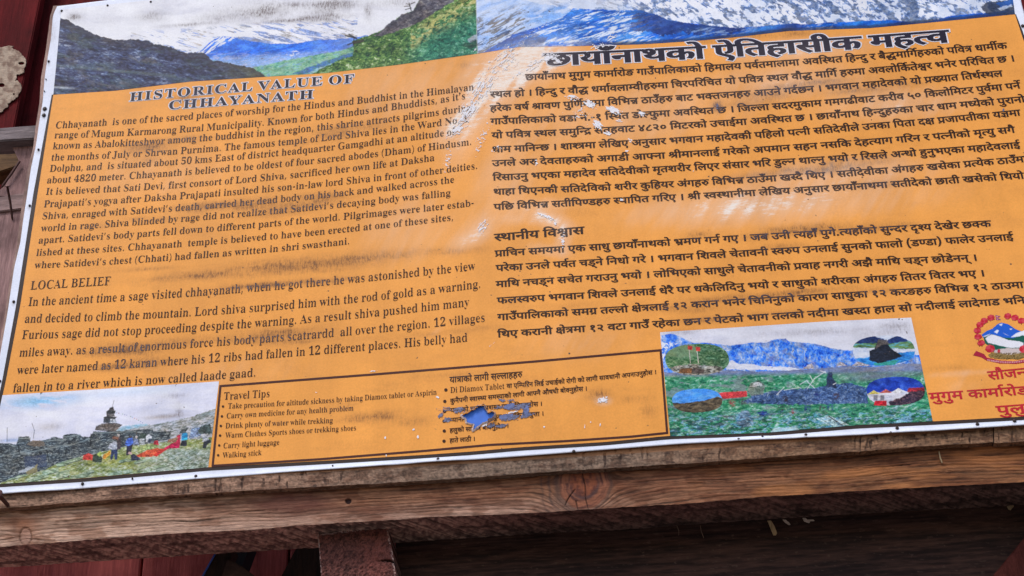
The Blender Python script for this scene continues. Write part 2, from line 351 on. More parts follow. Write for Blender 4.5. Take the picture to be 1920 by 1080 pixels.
def curve(pts, n, x0=-230, x1=2210, jag=0.0, seed=0):
    p = np.array(pts, float); x = np.linspace(x0, x1, n)
    l = p[0, 1]+(x-p[0, 0])*(p[1, 1]-p[0, 1])/(p[1, 0]-p[0, 0]); r = p[-1, 1]+(x-p[-1, 0])*(p[-1, 1]-p[-2, 1])/(p[-1, 0]-p[-2, 0])
    y = np.where(x < p[0, 0], l, np.where(x > p[-1, 0], r, np.interp(x, p[:, 0], p[:, 1])))
    if jag: y = y+jag*(fbm(x/12, x*0, 4, seed)-.5)*2+jag*.6*(fbm(x/90, x*0, 2, seed+3)-.5)*2
    return x, y
NX = 1950
BAT_LO = [(0, 953), (110, 945), (240, 934), (480, 919), (820, 900), (1040, 884), (1280, 869), (1440, 858), (1634, 845), (1718, 837), (1863, 829), (1920, 826)]
SHEET_LO = [(-45, 929), (0, 926), (107, 920), (240, 909), (480, 890), (640, 879), (800, 867), (900, 861), (1025, 852), (1125, 844), (1280, 832), (1440, 824), (1560, 819), (1676, 812), (1800, 805), (1920, 797), (2160, 781)]
LEDGE = [(0, 927), (480, 892), (800, 874), (1025, 860), (1280, 844), (1440, 833), (1662, 817), (1920, 800)]
BEAM_LO = [(0, 1025), (207, 1009), (312, 1001), (480, 993), (550, 986), (740, 974), (800, 970), (1050, 959), (1280, 944), (1440, 931), (1701, 915), (1920, 904)]
BEAM_BK = [(0, 1065), (265, 1047), (480, 1034), (597, 1027), (970, 1003), (1200, 991), (1270, 985), (1440, 974), (1718, 958), (1920, 947)]
YB0, YB1 = 0.019, 0.19
xg, ybl = curve(BEAM_LO, NX, jag=1.2, seed=4); _, ybk = curve(BEAM_BK, NX, jag=1.5, seed=6); _, ybat = curve(BAT_LO, NX)
beam_top = ybat-30
def beamcol(face, SS, TT):
    k = TT.shape[0]; t = np.linspace(0, 1, k)[:, None]
    PX = np.broadcast_to(xg[None], TT.shape)
    if face == 'front':
        PY = beam_top[None]*(1-t)+ybl[None]*t; yc = 905-0.06*(PX-1094); dx = (PX-1094)*1.0; dy = PY-yc
        R = 51.0; r2 = dx*dx+dy*dy; rr = np.sqrt(r2)/R
        psi = np.where(r2 > R*R, dy*(1-R*R/np.maximum(r2, 1)), 0)+(1-1/np.maximum(rr, 1))*0
        dx2 = (PX-48); dy2 = PY-1006; q2 = np.hypot(dx2/11, dy2/16)
        psi = psi+6*np.exp(-(dx2/40)**2-(dy2/18)**2)*np.sign(dy2)
        G = psi+11*(fbm(PX/150, PY/50, 4, 12)-.5)+1.6*(fbm(PX/16, PY/8, 3, 13)-.5)
        l1 = fbm(PX/95, G/6.5, 4, 14); l2 = fbm(PX/60, G/2.6, 3, 17); l3 = fbm(PX/9, G/1.5, 3, 19); bl = fbm(PX/34, PY/13, 4, 18)
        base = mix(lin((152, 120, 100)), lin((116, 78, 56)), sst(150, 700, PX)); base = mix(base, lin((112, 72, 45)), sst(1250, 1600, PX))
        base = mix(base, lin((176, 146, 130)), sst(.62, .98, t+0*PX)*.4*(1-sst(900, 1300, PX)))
        ph = G/6.2+1.3*fbm(PX/260, G/34, 3, 37); fr = ph-np.floor(ph); ln = np.exp(-((fr-.62)/.17)**2)*(.25+.95*noise(np.floor(ph)*1.7, PX/110, 39))
        ph2 = G/2.7+.8*fbm(PX/180, G/20, 3, 40); f2 = ph2-np.floor(ph2); ln2 = np.exp(-((f2-.5)/.2)**2)*noise(np.floor(ph2)*1.3, PX/60, 42)
        fct = 0.74+0.34*sst(.25, .72, l1)+0.20*(l2-.5)+.50*(l3-.5)-.46*ln-.20*ln2
        dk = sst(.33, .46, l2)
        c = base*(np.maximum(fct, .15)*(0.78+.22*dk))[..., None]; c = mix(c, c*np.array([.60, .50, .44]), sst(.46, .64, bl)*.85)
        st = sst(.48, .75, fbm(PX/90, PY/22, 4, 25)); c = mix(c, c*np.array([.62, .5, .45]), st*.8)
        st = np.exp(-((PX-545)/70)**2-((PY-942)/22)**2); c = mix(c, lin((74, 40, 32)), np.clip(st*1.2*(.4+l1), 0, .8))
        st = np.exp(-((PX-45)/26)**2-((PY-990)/30)**2); c = mix(c, lin((112, 70, 48)), np.clip(st*.8, 0, .7))
        og = sst(.5, .8, fbm(PX/120, G/20, 3, 28))*sst(1200, 1500, PX); c = mix(c, lin((138, 88, 50)), og*.7)
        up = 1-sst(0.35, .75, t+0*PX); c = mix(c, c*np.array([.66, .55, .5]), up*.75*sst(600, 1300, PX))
        # the big knot
        ang = np.arctan2(dy, dx); rk = np.hypot(dx/48, (dy)/50)*(1+.22*(fbm(np.cos(ang)*1.6+5, np.sin(ang)*1.6+5, 3, 3)-.5))
        ring = fbm(rk*9, ang*1.2, 3, 31); kc = mix(lin((60, 33, 27)), lin((106, 64, 45)), sst(.3, .7, ring))
        kc = mix(kc, mix(lin((74, 38, 28)), lin((106, 56, 34)), sst(.3, .7, fbm(PX/5, PY/9, 3, 35))), (rk < .56)*.8); kc = mix(kc, lin((58, 38, 36)), np.exp(-((rk-.56)/.07)**2)*(.5+.5*np.sin(ang+.4)))
        kc = mix(kc, kc*1.15, sst(.4, .7, fbm(PX/3, PY/5, 3, 33)))
        c = mix(c, kc, 1-sst(.96, 1.02, rk))
        dkr = np.exp(-((rk-1.1)/.13)**2)*(dx < 12)+np.exp(-((rk-1.42)/.06)**2)*(dx < -20)*.9+np.exp(-((rk-1.72)/.05)**2)*(dx < -40)*.6+np.exp(-((rk-1.05)/.06)**2)*(dx >= 12)*.8
        c = mix(c, lin((46, 34, 32)), np.clip(dkr, 0, 1)*.85*(.5+.6*bl))
        wx = 1*np.sin(PY/7)
        crk = np.minimum(segdist(PX+wx, PY, (1092, 880), (1102, 954)), segdist(PX+wx, PY, (1077, 918), (1060, 946)))
        crk = np.minimum(crk, segdist(PX, PY, (1080, 940), (1084, 956)))
        crk = np.minimum(crk, segdist(PX, PY, (985, 893), (1005, 886))+.5)
        for a_, b_ in (((150, 969), (335, 957)), ((255, 985), (372, 977)), ((690, 937), (862, 929)), ((1290, 907), (1478, 894)), ((1560, 882), (1765, 868)), ((430, 962), (520, 956)), ((1650, 892), (1800, 883))):
            crk = np.minimum(crk, segdist(PX, PY+2.2*(fbm(PX/30, PX*0, 3, 47)-.5)*2, a_, b_)+.35+.5*noise(PX/13, PX*0, 48))
        c = mix(c, lin((22, 12, 12)), np.clip(1.15-crk, 0, 1))
        # small bark-ringed knot on the left, and an old nail hole
        c = mix(c, lin((150, 118, 104)), (q2 < .85)*.3); c = mix(c, lin((52, 34, 28)), np.exp(-((q2-1)/.10)**2)*.55*(.4+l3))
        hole = np.hypot((PX-653)/6.5, (PY-940)/5.5); c = mix(c, lin((38, 20, 18)), 1-sst(.7, 1.1, hole))
        h = .9*(l2-.5)+0.6*(l1-.5)-.8*ln-2.0*np.clip(1.3-crk, 0, 1)-3*(hole < .9)-1.5*np.exp(-((q2-1)/.12)**2)
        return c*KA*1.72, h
    PY = t*60
    qd = PY-.55*PX; qa = PX+.55*PY
    l1 = fbm(qa/46, qd/5, 4, 41); l2 = fbm(PX/6, PY/6, 4, 44); l3 = fbm(PX/90, PY/9, 4, 46); saw = fbm(qa/70, qd/3.2, 3, 49)
    c = mix(lin((84, 66, 62)), lin((150, 126, 114)), sst(.3, .7, .35*l1+.65*l2))
    c = c*(0.55+.6*sst(.3, .6, saw))[..., None]; c = mix(c, lin((48, 36, 34)), sst(.52, .72, l3)*.7)
    c = mix(c, c*np.array([.30, .26, .27]), sst(700, 1050, PX)*.9)  # shade on the right of the underside, painted into the wood colour
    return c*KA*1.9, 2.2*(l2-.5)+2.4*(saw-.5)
PFB = at(xg, ybl, YB0); PFT = at(xg, beam_top, YB0); PBB = at(xg, ybk, YB1)
zb = np.minimum(PBB[:, 2], 9); PBT = PBB.copy(); PBT[:, 2] = PFT[:, 2]
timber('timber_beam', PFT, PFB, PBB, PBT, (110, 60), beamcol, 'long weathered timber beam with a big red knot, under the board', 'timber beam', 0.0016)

# batten that carries the lower edge of the sheet: a long one and the short one butted to its right end
def battencol(seed, tone, x0, x1):
    def f(face, SS, TT):
        k = TT.shape[0]; t = np.linspace(0, 1, k)[:, None]; PX = np.broadcast_to(np.linspace(x0, x1, TT.shape[1])[None], TT.shape); PY = t*42+0*PX
        l1 = fbm(PX/50, PY/7, 4, seed); l2 = fbm(PX/7, PY/5, 4, seed+2); v = fbm(PX/5, PY/26, 3, seed+5); b = fbm(PX/140, PY/60, 3, seed+7)
        base = mix(mix(lin((140, 108, 88)), lin((120, 98, 82)), sst(500, 900, PX)), lin((128, 96, 72)), sst(1100, 1500, PX)*tone); sp_ = fbm(PX/3, PY/2.6, 3, seed+11)
        c = base*(0.42+.55*sst(.25, .75, .55*l1+.45*l2)+.55*sst(.25, .75, sp_))[..., None]; c = mix(c, c*np.array([.5, .42, .38]), sst(.52, .66, fbm(PX/24, PY/16, 4, seed+13))*.8)
        c = mix(c, lin((70, 46, 34)), sst(.56, .72, l1)*.65); c = mix(c, lin((48, 34, 30)), sst(.63, .74, v)*sst(.45, .65, b)*.8)
        c = mix(c, lin((46, 30, 26)), sst(.68, .78, fbm(PX/16, PY/3.2, 3, seed+9))*.7)
        if face == 'front':
            xs_, ls = curve(LEDGE, TT.shape[1], x0, x1); _, lo = curve(BAT_LO, TT.shape[1], x0, x1); _, hi = curve(SHEET_LO, TT.shape[1], x0, x1)
            py = (hi-12)[None]*(1-t)+lo[None]*t; f_ = 1-sst(-1.5, 1.5, py-ls[None])
            c = mix(c, mix(lin((164, 118, 84)), lin((128, 84, 54)), l1), f_*.85)
            lowe = sst(.88, 1, t+0*PX); c = mix(c, c*.7, lowe*.5)
        return c*KA*1.25, 1.6*(l2-.5)+1.2*(l1-.5)-1.8*sst(.63, .74, v)*sst(.45, .65, b)
    return f
def batten(x0, x1, n, seed, label, dy=0.0, dY=0.0):
    x, lo = curve(BAT_LO, n, x0, x1, jag=1.3, seed=seed); _, hi = curve(SHEET_LO, n, x0, x1); hi = hi-12; lo = lo+dy
    FT = at(x, hi, 0.003+dY); FB = at(x, lo, 0.0005+dY); BB = FB.copy(); BB[:, 1] = 0.0180; BT = BB.copy(); BT[:, 2] = FT[:, 2]
    return timber('wooden_batten', FT, FB, BB, BT, (44, 14), battencol(seed, 1.0, x0, x1), label, 'batten', 0.0014)
batten(-230, 1862, 1620, 51, 'long rough grey-brown batten under the lower edge of the sheet')
batten(1864, 2210, 290, 57, 'short paler batten butted to the right end of the long batten', dy=1.5, dY=-0.002)

# joist with a frayed dark red sawn end, tucked under the beam
YJ = 0.078
jw, jh = 170, 140
u = np.linspace(0, 1, jw)[None, :]; v = np.linspace(0, 1, jh)[:, None]
jag = 1.6*(fbm(u*30, u*0, 3, 61)-.5)
TLx, TRx = (596, 1002), (727, 986.5)
jx = (1-v)*(TLx[0]+u*(TRx[0]-TLx[0]))+v*(607+u*(752-607))+(v*0+1.5*(fbm(v*24, v*0, 3, 63)-.5))*(u > .5)*u**8*2
jy = (1-v)*(TLx[1]+u*(TRx[1]-TLx[1])+jag*2)+v*(1140-9*u)
n1 = fbm(jx/5, jy/5, 4, 64); n2 = fbm((jx+jy)/4, (jx-jy)/9, 3, 66); rim = np.maximum(np.maximum(1-sst(0, .03, v+0*u), sst(.965, 1, u+0*v)), (1-sst(0, .018, u+0*v)))
n3 = fbm(jx/1.9, jy/2.4, 3, 69); jc = mix(lin((46, 24, 22)), lin((104, 62, 55)), sst(.3, .72, .3*n1+.35*n2+.35*n3))
jc = mix(jc, lin((122, 64, 54)), np.exp(-((jx-705)/30)**2-((jy-1040)/50)**2)*.45*n1*1.6)
jc = mix(jc, lin((176, 150, 142)), np.clip(rim*sst(.35, .65, fbm(jx/2.5, jy/2.5, 2, 68)), 0, 1)*.8)
cr = segdist(jx, jy+1.5*np.sin(jx/6), (705, 1050), (742, 1053)); crk = np.clip((2.6*sst(700, 740, jx)+.5-cr), 0, 1)
jc = mix(jc, lin((12, 6, 6)), crk)
JP = at(jx, jy, YJ+0*jx); JP[..., 1] += -0.005*(n2-.5)-0.004*(n3-.5)+0.012*crk
JB = at(jx[[0, 0, -1, -1], [0, -1, -1, 0]], jy[[0, 0, -1, -1], [0, -1, -1, 0]], YJ).copy()
ring_i = np.r_[np.arange(jw), np.arange(1, jh)*jw+jw-1, (jh-1)*jw+np.arange(jw-2, -1, -1), np.arange(jh-2, 0, -1)*jw]
Vf = JP.reshape(-1, 3); R0 = Vf[ring_i]; R1 = R0.copy(); R1[:, 1] = 0.449
nr = len(ring_i); i = np.arange(nr); F2 = np.stack([ring_i, ring_i[(i+1) % nr], len(Vf)+(i+1) % nr, len(Vf)+i], -1)[:, ::-1]
cc = np.concatenate([jc.reshape(-1, 3), np.tile(lin((44, 24, 24)), (nr, 1))])*KA*1.5
jo = mesh_np('joist', np.concatenate([Vf, R1]), np.concatenate([gridfaces(jh, jw), F2]), MT['wood'], None, cc, None, False)
tag(jo, 'square joist end with frayed dark red end grain and a crack, under the beam', 'joist')

# dark plank that closes the space under the beam on the right
nw = 900; x, yt = curve(BEAM_BK, nw, 742, 2210); yt = yt-14; tt = np.linspace(0, 1, 150)[:, None]; PX = np.broadcast_to(x, (150, nw)); PY = yt[None]*(1-tt)+tt*1150
l1 = fbm(PX/120, (PY+.06*PX)/7, 4, 71); l2 = fbm(PX/30, (PY+.06*PX)/3, 3, 73)
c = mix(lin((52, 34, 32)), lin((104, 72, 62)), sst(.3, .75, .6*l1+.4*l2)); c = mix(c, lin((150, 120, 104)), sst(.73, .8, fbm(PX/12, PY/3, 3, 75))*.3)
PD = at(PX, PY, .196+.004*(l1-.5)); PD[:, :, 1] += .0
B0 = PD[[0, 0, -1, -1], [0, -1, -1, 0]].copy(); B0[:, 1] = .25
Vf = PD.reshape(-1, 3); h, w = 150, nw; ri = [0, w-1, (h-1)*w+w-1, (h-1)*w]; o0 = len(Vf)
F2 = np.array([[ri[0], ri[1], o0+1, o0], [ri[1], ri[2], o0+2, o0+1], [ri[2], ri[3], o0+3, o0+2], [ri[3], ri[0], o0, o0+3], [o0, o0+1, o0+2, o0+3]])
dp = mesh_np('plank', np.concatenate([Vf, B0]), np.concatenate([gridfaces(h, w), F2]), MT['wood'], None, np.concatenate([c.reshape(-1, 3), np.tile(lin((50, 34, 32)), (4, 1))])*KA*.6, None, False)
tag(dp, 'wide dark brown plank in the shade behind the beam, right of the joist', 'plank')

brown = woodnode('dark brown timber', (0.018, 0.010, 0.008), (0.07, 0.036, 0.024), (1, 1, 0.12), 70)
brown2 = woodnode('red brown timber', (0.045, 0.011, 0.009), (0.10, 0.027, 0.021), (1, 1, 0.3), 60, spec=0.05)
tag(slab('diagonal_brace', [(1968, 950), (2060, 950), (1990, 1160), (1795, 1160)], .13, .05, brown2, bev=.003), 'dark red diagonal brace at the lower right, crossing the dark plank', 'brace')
ba = tag(slab('leaning_brace', [(408, 1030), (438, 1026), (400, 1120), (358, 1120)], .27, .05, brown, bev=.002), 'narrow leaning brace with a blue edge below the beam', 'brace')
slab('blue_edge', [(406.3, 1030), (408.6, 1030), (358.6, 1120), (355, 1120)], .266, .05, plain('blue strip', (0.06, 0.12, 0.42), .4), ba)  # thin blue strip along the left edge of the brace
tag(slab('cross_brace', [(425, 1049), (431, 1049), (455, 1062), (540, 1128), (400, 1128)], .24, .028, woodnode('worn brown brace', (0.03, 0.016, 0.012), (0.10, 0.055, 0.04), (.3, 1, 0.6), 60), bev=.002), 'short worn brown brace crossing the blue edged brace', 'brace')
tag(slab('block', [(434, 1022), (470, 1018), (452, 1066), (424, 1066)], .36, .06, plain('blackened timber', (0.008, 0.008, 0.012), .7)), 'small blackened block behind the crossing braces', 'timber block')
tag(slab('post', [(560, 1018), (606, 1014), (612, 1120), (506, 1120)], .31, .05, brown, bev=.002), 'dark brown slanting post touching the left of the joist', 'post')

# ------------------------------------------------------------------ weathered timbers left of the board
grey = woodnode('grey weathered rail', (0.09, 0.068, 0.07), (0.32, 0.26, 0.26), (0.12, 1, 1), 70)
mauve = woodnode('mauve weathered plank', (0.17, 0.088, 0.084), (0.42, 0.25, 0.235), (1, 1, 0.08), 60)
mauve2 = woodnode('mauve cross plank', (0.16, 0.10, 0.092), (0.42, 0.28, 0.26), (0.09, 1, 1), 60)
ochre = woodnode('ochre timber in the recess', (0.09, 0.045, 0.02), (0.26, 0.14, 0.06), (0.1, 1, 1), 60)
tag(slab('rail', [(-180, 244), (0, 239), (78, 233), (74, 259), (0, 264), (-180, 268)], .10, .06, grey, bev=.003), 'grey weathered horizontal rail left of the board, just under the peeling patch', 'rail')
tag(slab('notched_plank', [(15, 262), (68, 258), (52, 366), (-180, 374), (-180, 392), (-180, 366), (-8, 362), (8, 349), (28, 319), (36, 303), (30, 290)], .13, .035, mauve), 'mauve plank with a notched left side under the grey rail', 'plank')
tag(slab('recessed_timber', [(-180, 272), (44, 264), (44, 308), (0, 322), (-180, 328)], .24, .06, ochre, bev=.003), 'ochre brown timber showing through the notch in the mauve plank', 'timber')
tag(slab('cross_plank', [(-180, 375), (0, 368.5), (54, 359), (48, 390), (0, 396), (-180, 402)], .112, .05, mauve2, bev=.002), 'short horizontal plank between the notched plank and the tall plank', 'plank')
lp = tag(slab('plank', [(-60, 404), (0, 398), (49, 392), (44, 420), (10, 700), (-60, 930), (-230, 940), (-230, 414)], .12, .05, mauve, bev=.002), 'tall mauve weathered plank beside the left edge of the sheet', 'plank')

def rod(name, a, b, Ya, Yb, r, mat, parent=None, n=10, head=1.0):
    A = at(*a, Ya); B = at(*b, Yb); d = B-A; L = np.linalg.norm(d); d /= L
    e1 = np.cross(d, [0.3, 1, 0.2]); e1 /= np.linalg.norm(e1); e2 = np.cross(d, e1)
    prof = [(0, head*1.9), (.015*1, head*1.9), (.03, 1), (.5, 1.02), (.93, .95), (1, .35)] if head > 1 else [(0, .7), (.02, 1), (.5, 1.05), (.9, .9), (1, .3)]
    ph = np.linspace(0, 2*np.pi, n, endpoint=False)
    V = [A+d*L*t+0.0012*np.sin(t*5)*e1+(np.cos(ph)[:, None]*e1+np.sin(ph)[:, None]*e2)*r*s for t, s in prof]
    V = np.concatenate(V); F = []
    for k in range(len(prof)-1):
        for j in range(n): F.append((k*n+j, k*n+(j+1) % n, (k+1)*n+(j+1) % n, (k+1)*n+j))
    V = np.concatenate([V, [A], [B]]); q = len(V)-2
    for j in range(n): F.append((q, (j+1) % n, j, q)); F.append((q+1, (len(prof)-1)*n+j, (len(prof)-1)*n+(j+1) % n, q+1))
    me = bpy.data.meshes.new(name); off = np.array(parent.location) if parent is not None else np.zeros(3)
    me.from_pydata([tuple(x) for x in V-off], [], [tuple(dict.fromkeys(f)) for f in F]); me.materials.append(mat)
    for p_ in me.polygons: p_.use_smooth = True
    return link(name, me, parent)
tag(rod('rusty_nail', (13.5, 349), (24.5, 413), .07, .118, .0028, MT['rust'], head=1.3), 'long rusty nail sticking out over the short horizontal plank', 'nail', 'long rusty nails left of the board')
tag(rod('rusty_nail', (-4, 926), (23, 957), -.045, .022, .0042, MT['rust'], head=1.3), 'thick bent rusty nail at the lower left corner of the batten', 'nail', 'long rusty nails left of the board')
tag(rod('iron_rod', (37, 302), (3, 352), .118, .118, .0032, MT['rust']), 'thin dark rod lying along the notch in the mauve plank', 'rod')

# straws and splinters caught under the beam
strawm = woodnode('dry straw', (0.30, 0.20, 0.10), (0.62, 0.46, 0.28), (1, 1, 0.1), 200)
strawd = plain('brown straw', (0.16, 0.10, 0.07), .8); pale = plain('pale chaff', (0.55, 0.45, 0.38), .7)
def splinter(poly, Y, mat, label, tilt=0.006):
    o = slab('splinter', poly, Y, .003, mat); return tag(o, label, 'splinter', 'straws and splinters under the beam')
splinter([(1439, 976), (1446, 976), (1452, 986), (1457, 999), (1455, 1003), (1450, 1003)], .185, strawm, 'broad yellow straw hanging from the crevice under the beam')
splinter([(1467.5, 974), (1473, 974.5), (1479, 979), (1482, 983), (1479, 983.5), (1472, 979)], .187, pale, 'small pale chip just right of the broad yellow straw')
splinter([(1505, 971), (1510, 971), (1519, 978), (1517, 980), (1508, 977)], .187, pale, 'white curled flake third from the broad straw')
splinter([(1515, 974), (1525, 974), (1527, 976), (1516, 976.5)], .19, pale, 'tiny splinter lying right of the white flake')
splinter([(1888, 949), (1900, 946), (1901, 949), (1895, 956), (1891, 954)], .187, strawm, 'wedge of pale wood at the far right under the beam')
splinter([(1760.2, 846), (1761.6, 846), (1762.6, 852), (1764.2, 858), (1766.6, 864), (1767, 868), (1765.4, 867), (1762.6, 860), (1761, 853)], .014, strawm, 'thin curved straw stuck on the front of the beam')
splinter([(1268.4, 985), (1269.4, 985), (1273.4, 994), (1273, 1003), (1272.2, 1003), (1272.3, 995)], .187, strawd, 'hair thin straw hanging below the beam right of the knot')
splinter([(1312.6, 985), (1313.6, 985), (1315.4, 995), (1320, 1008), (1319.2, 1008), (1314.4, 996)], .187, strawd, 'thin brown straw hanging left of the broad straw')
splinter([(1622, 1041), (1630, 1040), (1631, 1043), (1624, 1044.5)], .198, strawd, 'small wood chip stuck to the face of the dark plank')

# ================================================================== THE INFORMATION BOARD
board = empty('information_board', (0, 0.0, float(at(960, 880)[2])), 'large orange tourist information board printed in English and Nepali, nailed to timber', 'information board')
# plywood backing, a little wider than the sheet on the left
LEFT = [(107, 12), (99, 29), (95.5, 73), (91, 98), (84, 142), (80, 191), (73, 233), (67, 275), (58, 315), (52, 358), (44, 409), (38, 455), (26.5, 502), (14.5, 584), (2.4, 652), (-13, 740), (-45, 929)]
RIGHT = [(1893, -137), (1915, 5), (1934, 75), (1960, 150), (2005, 300), (2066, 480), (2160, 781)]
TOP = [(107, 12), (202, 0), (283, -7), (480, -25), (900, -62), (1400, -100), (1893, -137)]
DX = [8, 5, 7, 6, 7, 6, 6, 5, 6, 7, 7, 6, 5, 5, 5, 5, 5]
back_poly = [(x-d, y+2) for (x, y), d in zip(LEFT, DX)][::-1]
ply = woodnode('plywood edge', (0.26, 0.16, 0.13), (0.50, 0.33, 0.28), (1, 1, 0.2), 60)
bp = [(x, y-13) for x, y in SHEET_LO]
bp = [(-50, 912)]+[q for q in bp if 0 <= q[0] <= 1920]+[(2162, 768)]
slab('backing_panel', [(100, 11)]+[(1890, -134)]+RIGHT[1:-1]+bp[::-1]+back_poly[1:-1], 0.0115, .014, ply, board)
# white sheet
Q = coons(TOP, SHEET_LO, LEFT, RIGHT, 720, 340, .012)
P = bpx(Q[..., 0], Q[..., 1], 0.0)
sk = soot_at(Q[..., 0], Q[..., 1])
edge_d = np.exp(-((Q[..., 0]-97)/9)**2-((Q[..., 1]-60)/26)**2)*.5
NAILS = [(116, 21), (202, 11), (283, 4), (91.5, 115.5), (84, 204.5), (82.5, 216.5), (72.5, 281), (56, 386), (26, 566), (155, 907.5), (367.5, 893.5), (821.5, 861.5), (1076, 847), (1385, 824.5), (1511, 816), (1682, 803), (1832.5, 796), (1902, 789), (1917.5, 49)]
for nx_, ny_ in NAILS: edge_d = edge_d+.8*np.exp(-((Q[..., 0]-nx_+.5)/3.5)**2-((Q[..., 1]-ny_-3)/5)**2)
edge_d = edge_d+.45*0*fbm(Q[..., 0]/22, Q[..., 1]/16, 4, 27)
yl_ = np.interp(Q[..., 0], [a for a, b in SHEET_LO], [b for a, b in SHEET_LO])-Q[..., 1]; wv_ = .35+.65*sst(.35, .7, fbm(Q[..., 0]/70, Q[..., 0]*0, 2, 33))
P[..., 1] -= .0045*np.exp(-(yl_/4.5)**2)*wv_
sh = grid('white_sheet', P, MT['sheet'], board, att={'soot': np.clip(sk*.5+edge_d, 0, 1), 'scuff_sheen': sk*0})
md = sh.modifiers.new('thickness', 'SOLIDIFY'); md.thickness = 0.002; md.offset = -1.0
# printed orange panel with its dark border line
OT = [(100, 177.5), (216, 170), (356, 153), (496, 144), (611, 137), (742, 122), (896, 100.5), (972, 88), (1097, 86), (1205, 83), (1313, 76), (1395, 68), (1478, 58), (1633, 52.5), (1746, 42), (1903, 26.7)]
OL = [(100, 177.5), (71, 360), (38, 573), (11, 714), (5, 741), (-30, 909)]
OB = [(-30, 909), (0, 907), (155, 897), (390, 876), (500, 870), (640, 862), (800, 852.5), (880, 847), (975, 838.5), (1137, 828.5), (1255, 817), (1440, 811), (1607, 797), (1750, 790), (1920, 781), (2140, 765)]
OR = [(1903, 26.7), (1920, 78), (1945, 150), (1990, 300), (2050, 480), (2140, 765)]
def shift(poly, dx, dy): return [(x+dx, y+dy) for x, y in poly]
DL = [(x-d, y) for (x, y), d in zip(OL, (3, 8, 8, 7, 7, 7))]; DB = shift(OB, 0, 6.5); DB[0] = DL[-1] = (-38, 916); DR = [(x+d, y) for (x, y), d in zip(OR, (2, 5, 6, 6, 6, 6))]; DB[-1] = DR[-1] = (2147, 772)
DT = [DL[0]]+OT[1:-1]+[DR[0]]
Q = coons(DT, DB, DL, DR, 900, 300, .012)
grid('border_line', bpx(Q[..., 0], Q[..., 1], .0004), MT['line'], board, att={'soot': soot_at(Q[..., 0], Q[..., 1])*.5, 'scuff_sheen': 0*Q[..., 0]})
Q = coons(OT, OB, OL, OR, 1100, 460, .012)
grid('orange_panel', bpx(Q[..., 0], Q[..., 1], .0008), MT['orange'], board, att={'soot': soot_at(Q[..., 0], Q[..., 1]), 'scuff_sheen': scuff_sheen_at(Q[..., 0], Q[..., 1])})

# ------------------------------------------------------------------ printed photographs
class Pic:
    """a printed photograph: a fine grid on the sheet, painted area by area from outlines given in photo pixels"""
    def __init__(s, top, bottom, left, right, nu, nv):
        q = coons(top, bottom, left, right, nu, nv, .006); s.x = q[..., 0]; s.y = q[..., 1]; s.c = np.zeros(q.shape[:2]+(3,))
        s.c[:] = lin((236, 234, 240))
    def wob(s, amp, sc, seed): return amp*2*(fbm(s.x/sc, s.y/sc, 4, seed)-.5), amp*2*(fbm(s.x/sc, s.y/sc, 4, seed+7)-.5)
    def poly(s, pts, amp=0, sc=6, seed=1):
        a, b = s.wob(amp, sc, seed) if amp else (0, 0)
        if amp: c_, d_ = s.wob(amp*.5, sc*.35, seed+3); a = a+c_; b = b+d_
        m = 0
        for ox, oy in ((-.6, -.3), (.5, -.5), (0, 0), (-.4, .5), (.6, .4)): m = m+inside(s.x+a+ox, s.y+b+oy, pts)
        return m/5.0
    def ell(s, cx, cy, rx, ry): return (((s.x-cx)/rx)**2+((s.y-cy)/ry)**2 < 1).astype(float)
    def put(s, m, col):
        m = np.clip(m, 0, 1)[..., None]; s.c = s.c*(1-m)+(col if np.ndim(col) == 3 else lin(col))*m
    def n(s, sx, sy, o=4, seed=0, ang=0):
        a = math.radians(ang); u_ = s.x*math.cos(a)+s.y*math.sin(a); v_ = -s.x*math.sin(a)+s.y*math.cos(a); return np.clip(.5+1.25*(fbm(u_/sx+1.1*noise(u_/sx*.7, v_/sy*.7, seed+11), v_/sy+1.1*noise(u_/sx*.7, v_/sy*.7, seed+17), o+1, seed, .62)-.5), 0, 1)
    def tex(s, cols, n_):
        """map noise values to a list of sRGB colours"""
        k = np.linspace(.22, .78, len(cols)); L = np.array([lin(c) for c in cols]); return np.stack([np.interp(n_, k, L[:, i]) for i in range(3)], -1)
    def line(s, a, b, w, col, al=1.0): s.put(np.clip(w-segdist(s.x, s.y, a, b)+.3, 0, 1)*al, col)
    def done(s, name, lift, label, soot=1.0):
        # film grain and tonal drift of the printed photograph, strongest in its darker areas
        lum = s.c.mean(-1); dk = 1-sst(.45, .85, lum)
        gn = .7*(fbm(s.x/2.2, s.y/1.6, 3, 51, .7)-.5)+.5*(fbm(s.x/9, s.y/5, 4, 53)-.5)+.5*(fbm(s.x/45, s.y/20, 3, 55)-.5)
        s.c = np.clip(s.c*(1+1.15*gn*dk+.06*gn)[..., None], 0, 1)
        ch = (fbm(s.x/14, s.y/8, 3, 57)-.5)[..., None]*dk[..., None]; s.c = np.clip(s.c*(1+ch*np.array([.35, .0, -.35])), 0, 1)
        o = grid(name, bpx(s.x, s.y, lift), MT['print'], board, s.c*KA, {'soot': soot_at(s.x, s.y)*soot*sst(.12, .5, lum), 'scuff_sheen': scuff_sheen_at(s.x, s.y)*.6}); o['label'] = label; return o

# ---- upper left: valley with dark hill, blue range and green slope
A = Pic([(116, 18), (300, -2), (600, -28), (892, -54)], [q for q in OT if q[0] <= 896], [(116, 18), (112.5, 40), (108, 95), (100, 177.5)], [(892, -54), (894, 40), (896, 100.5)], 1000, 250)
A.put(1+0*A.x, A.tex([(226, 224, 232), (240, 238, 243), (246, 244, 247)], A.n(60, 20, 4, 2)))
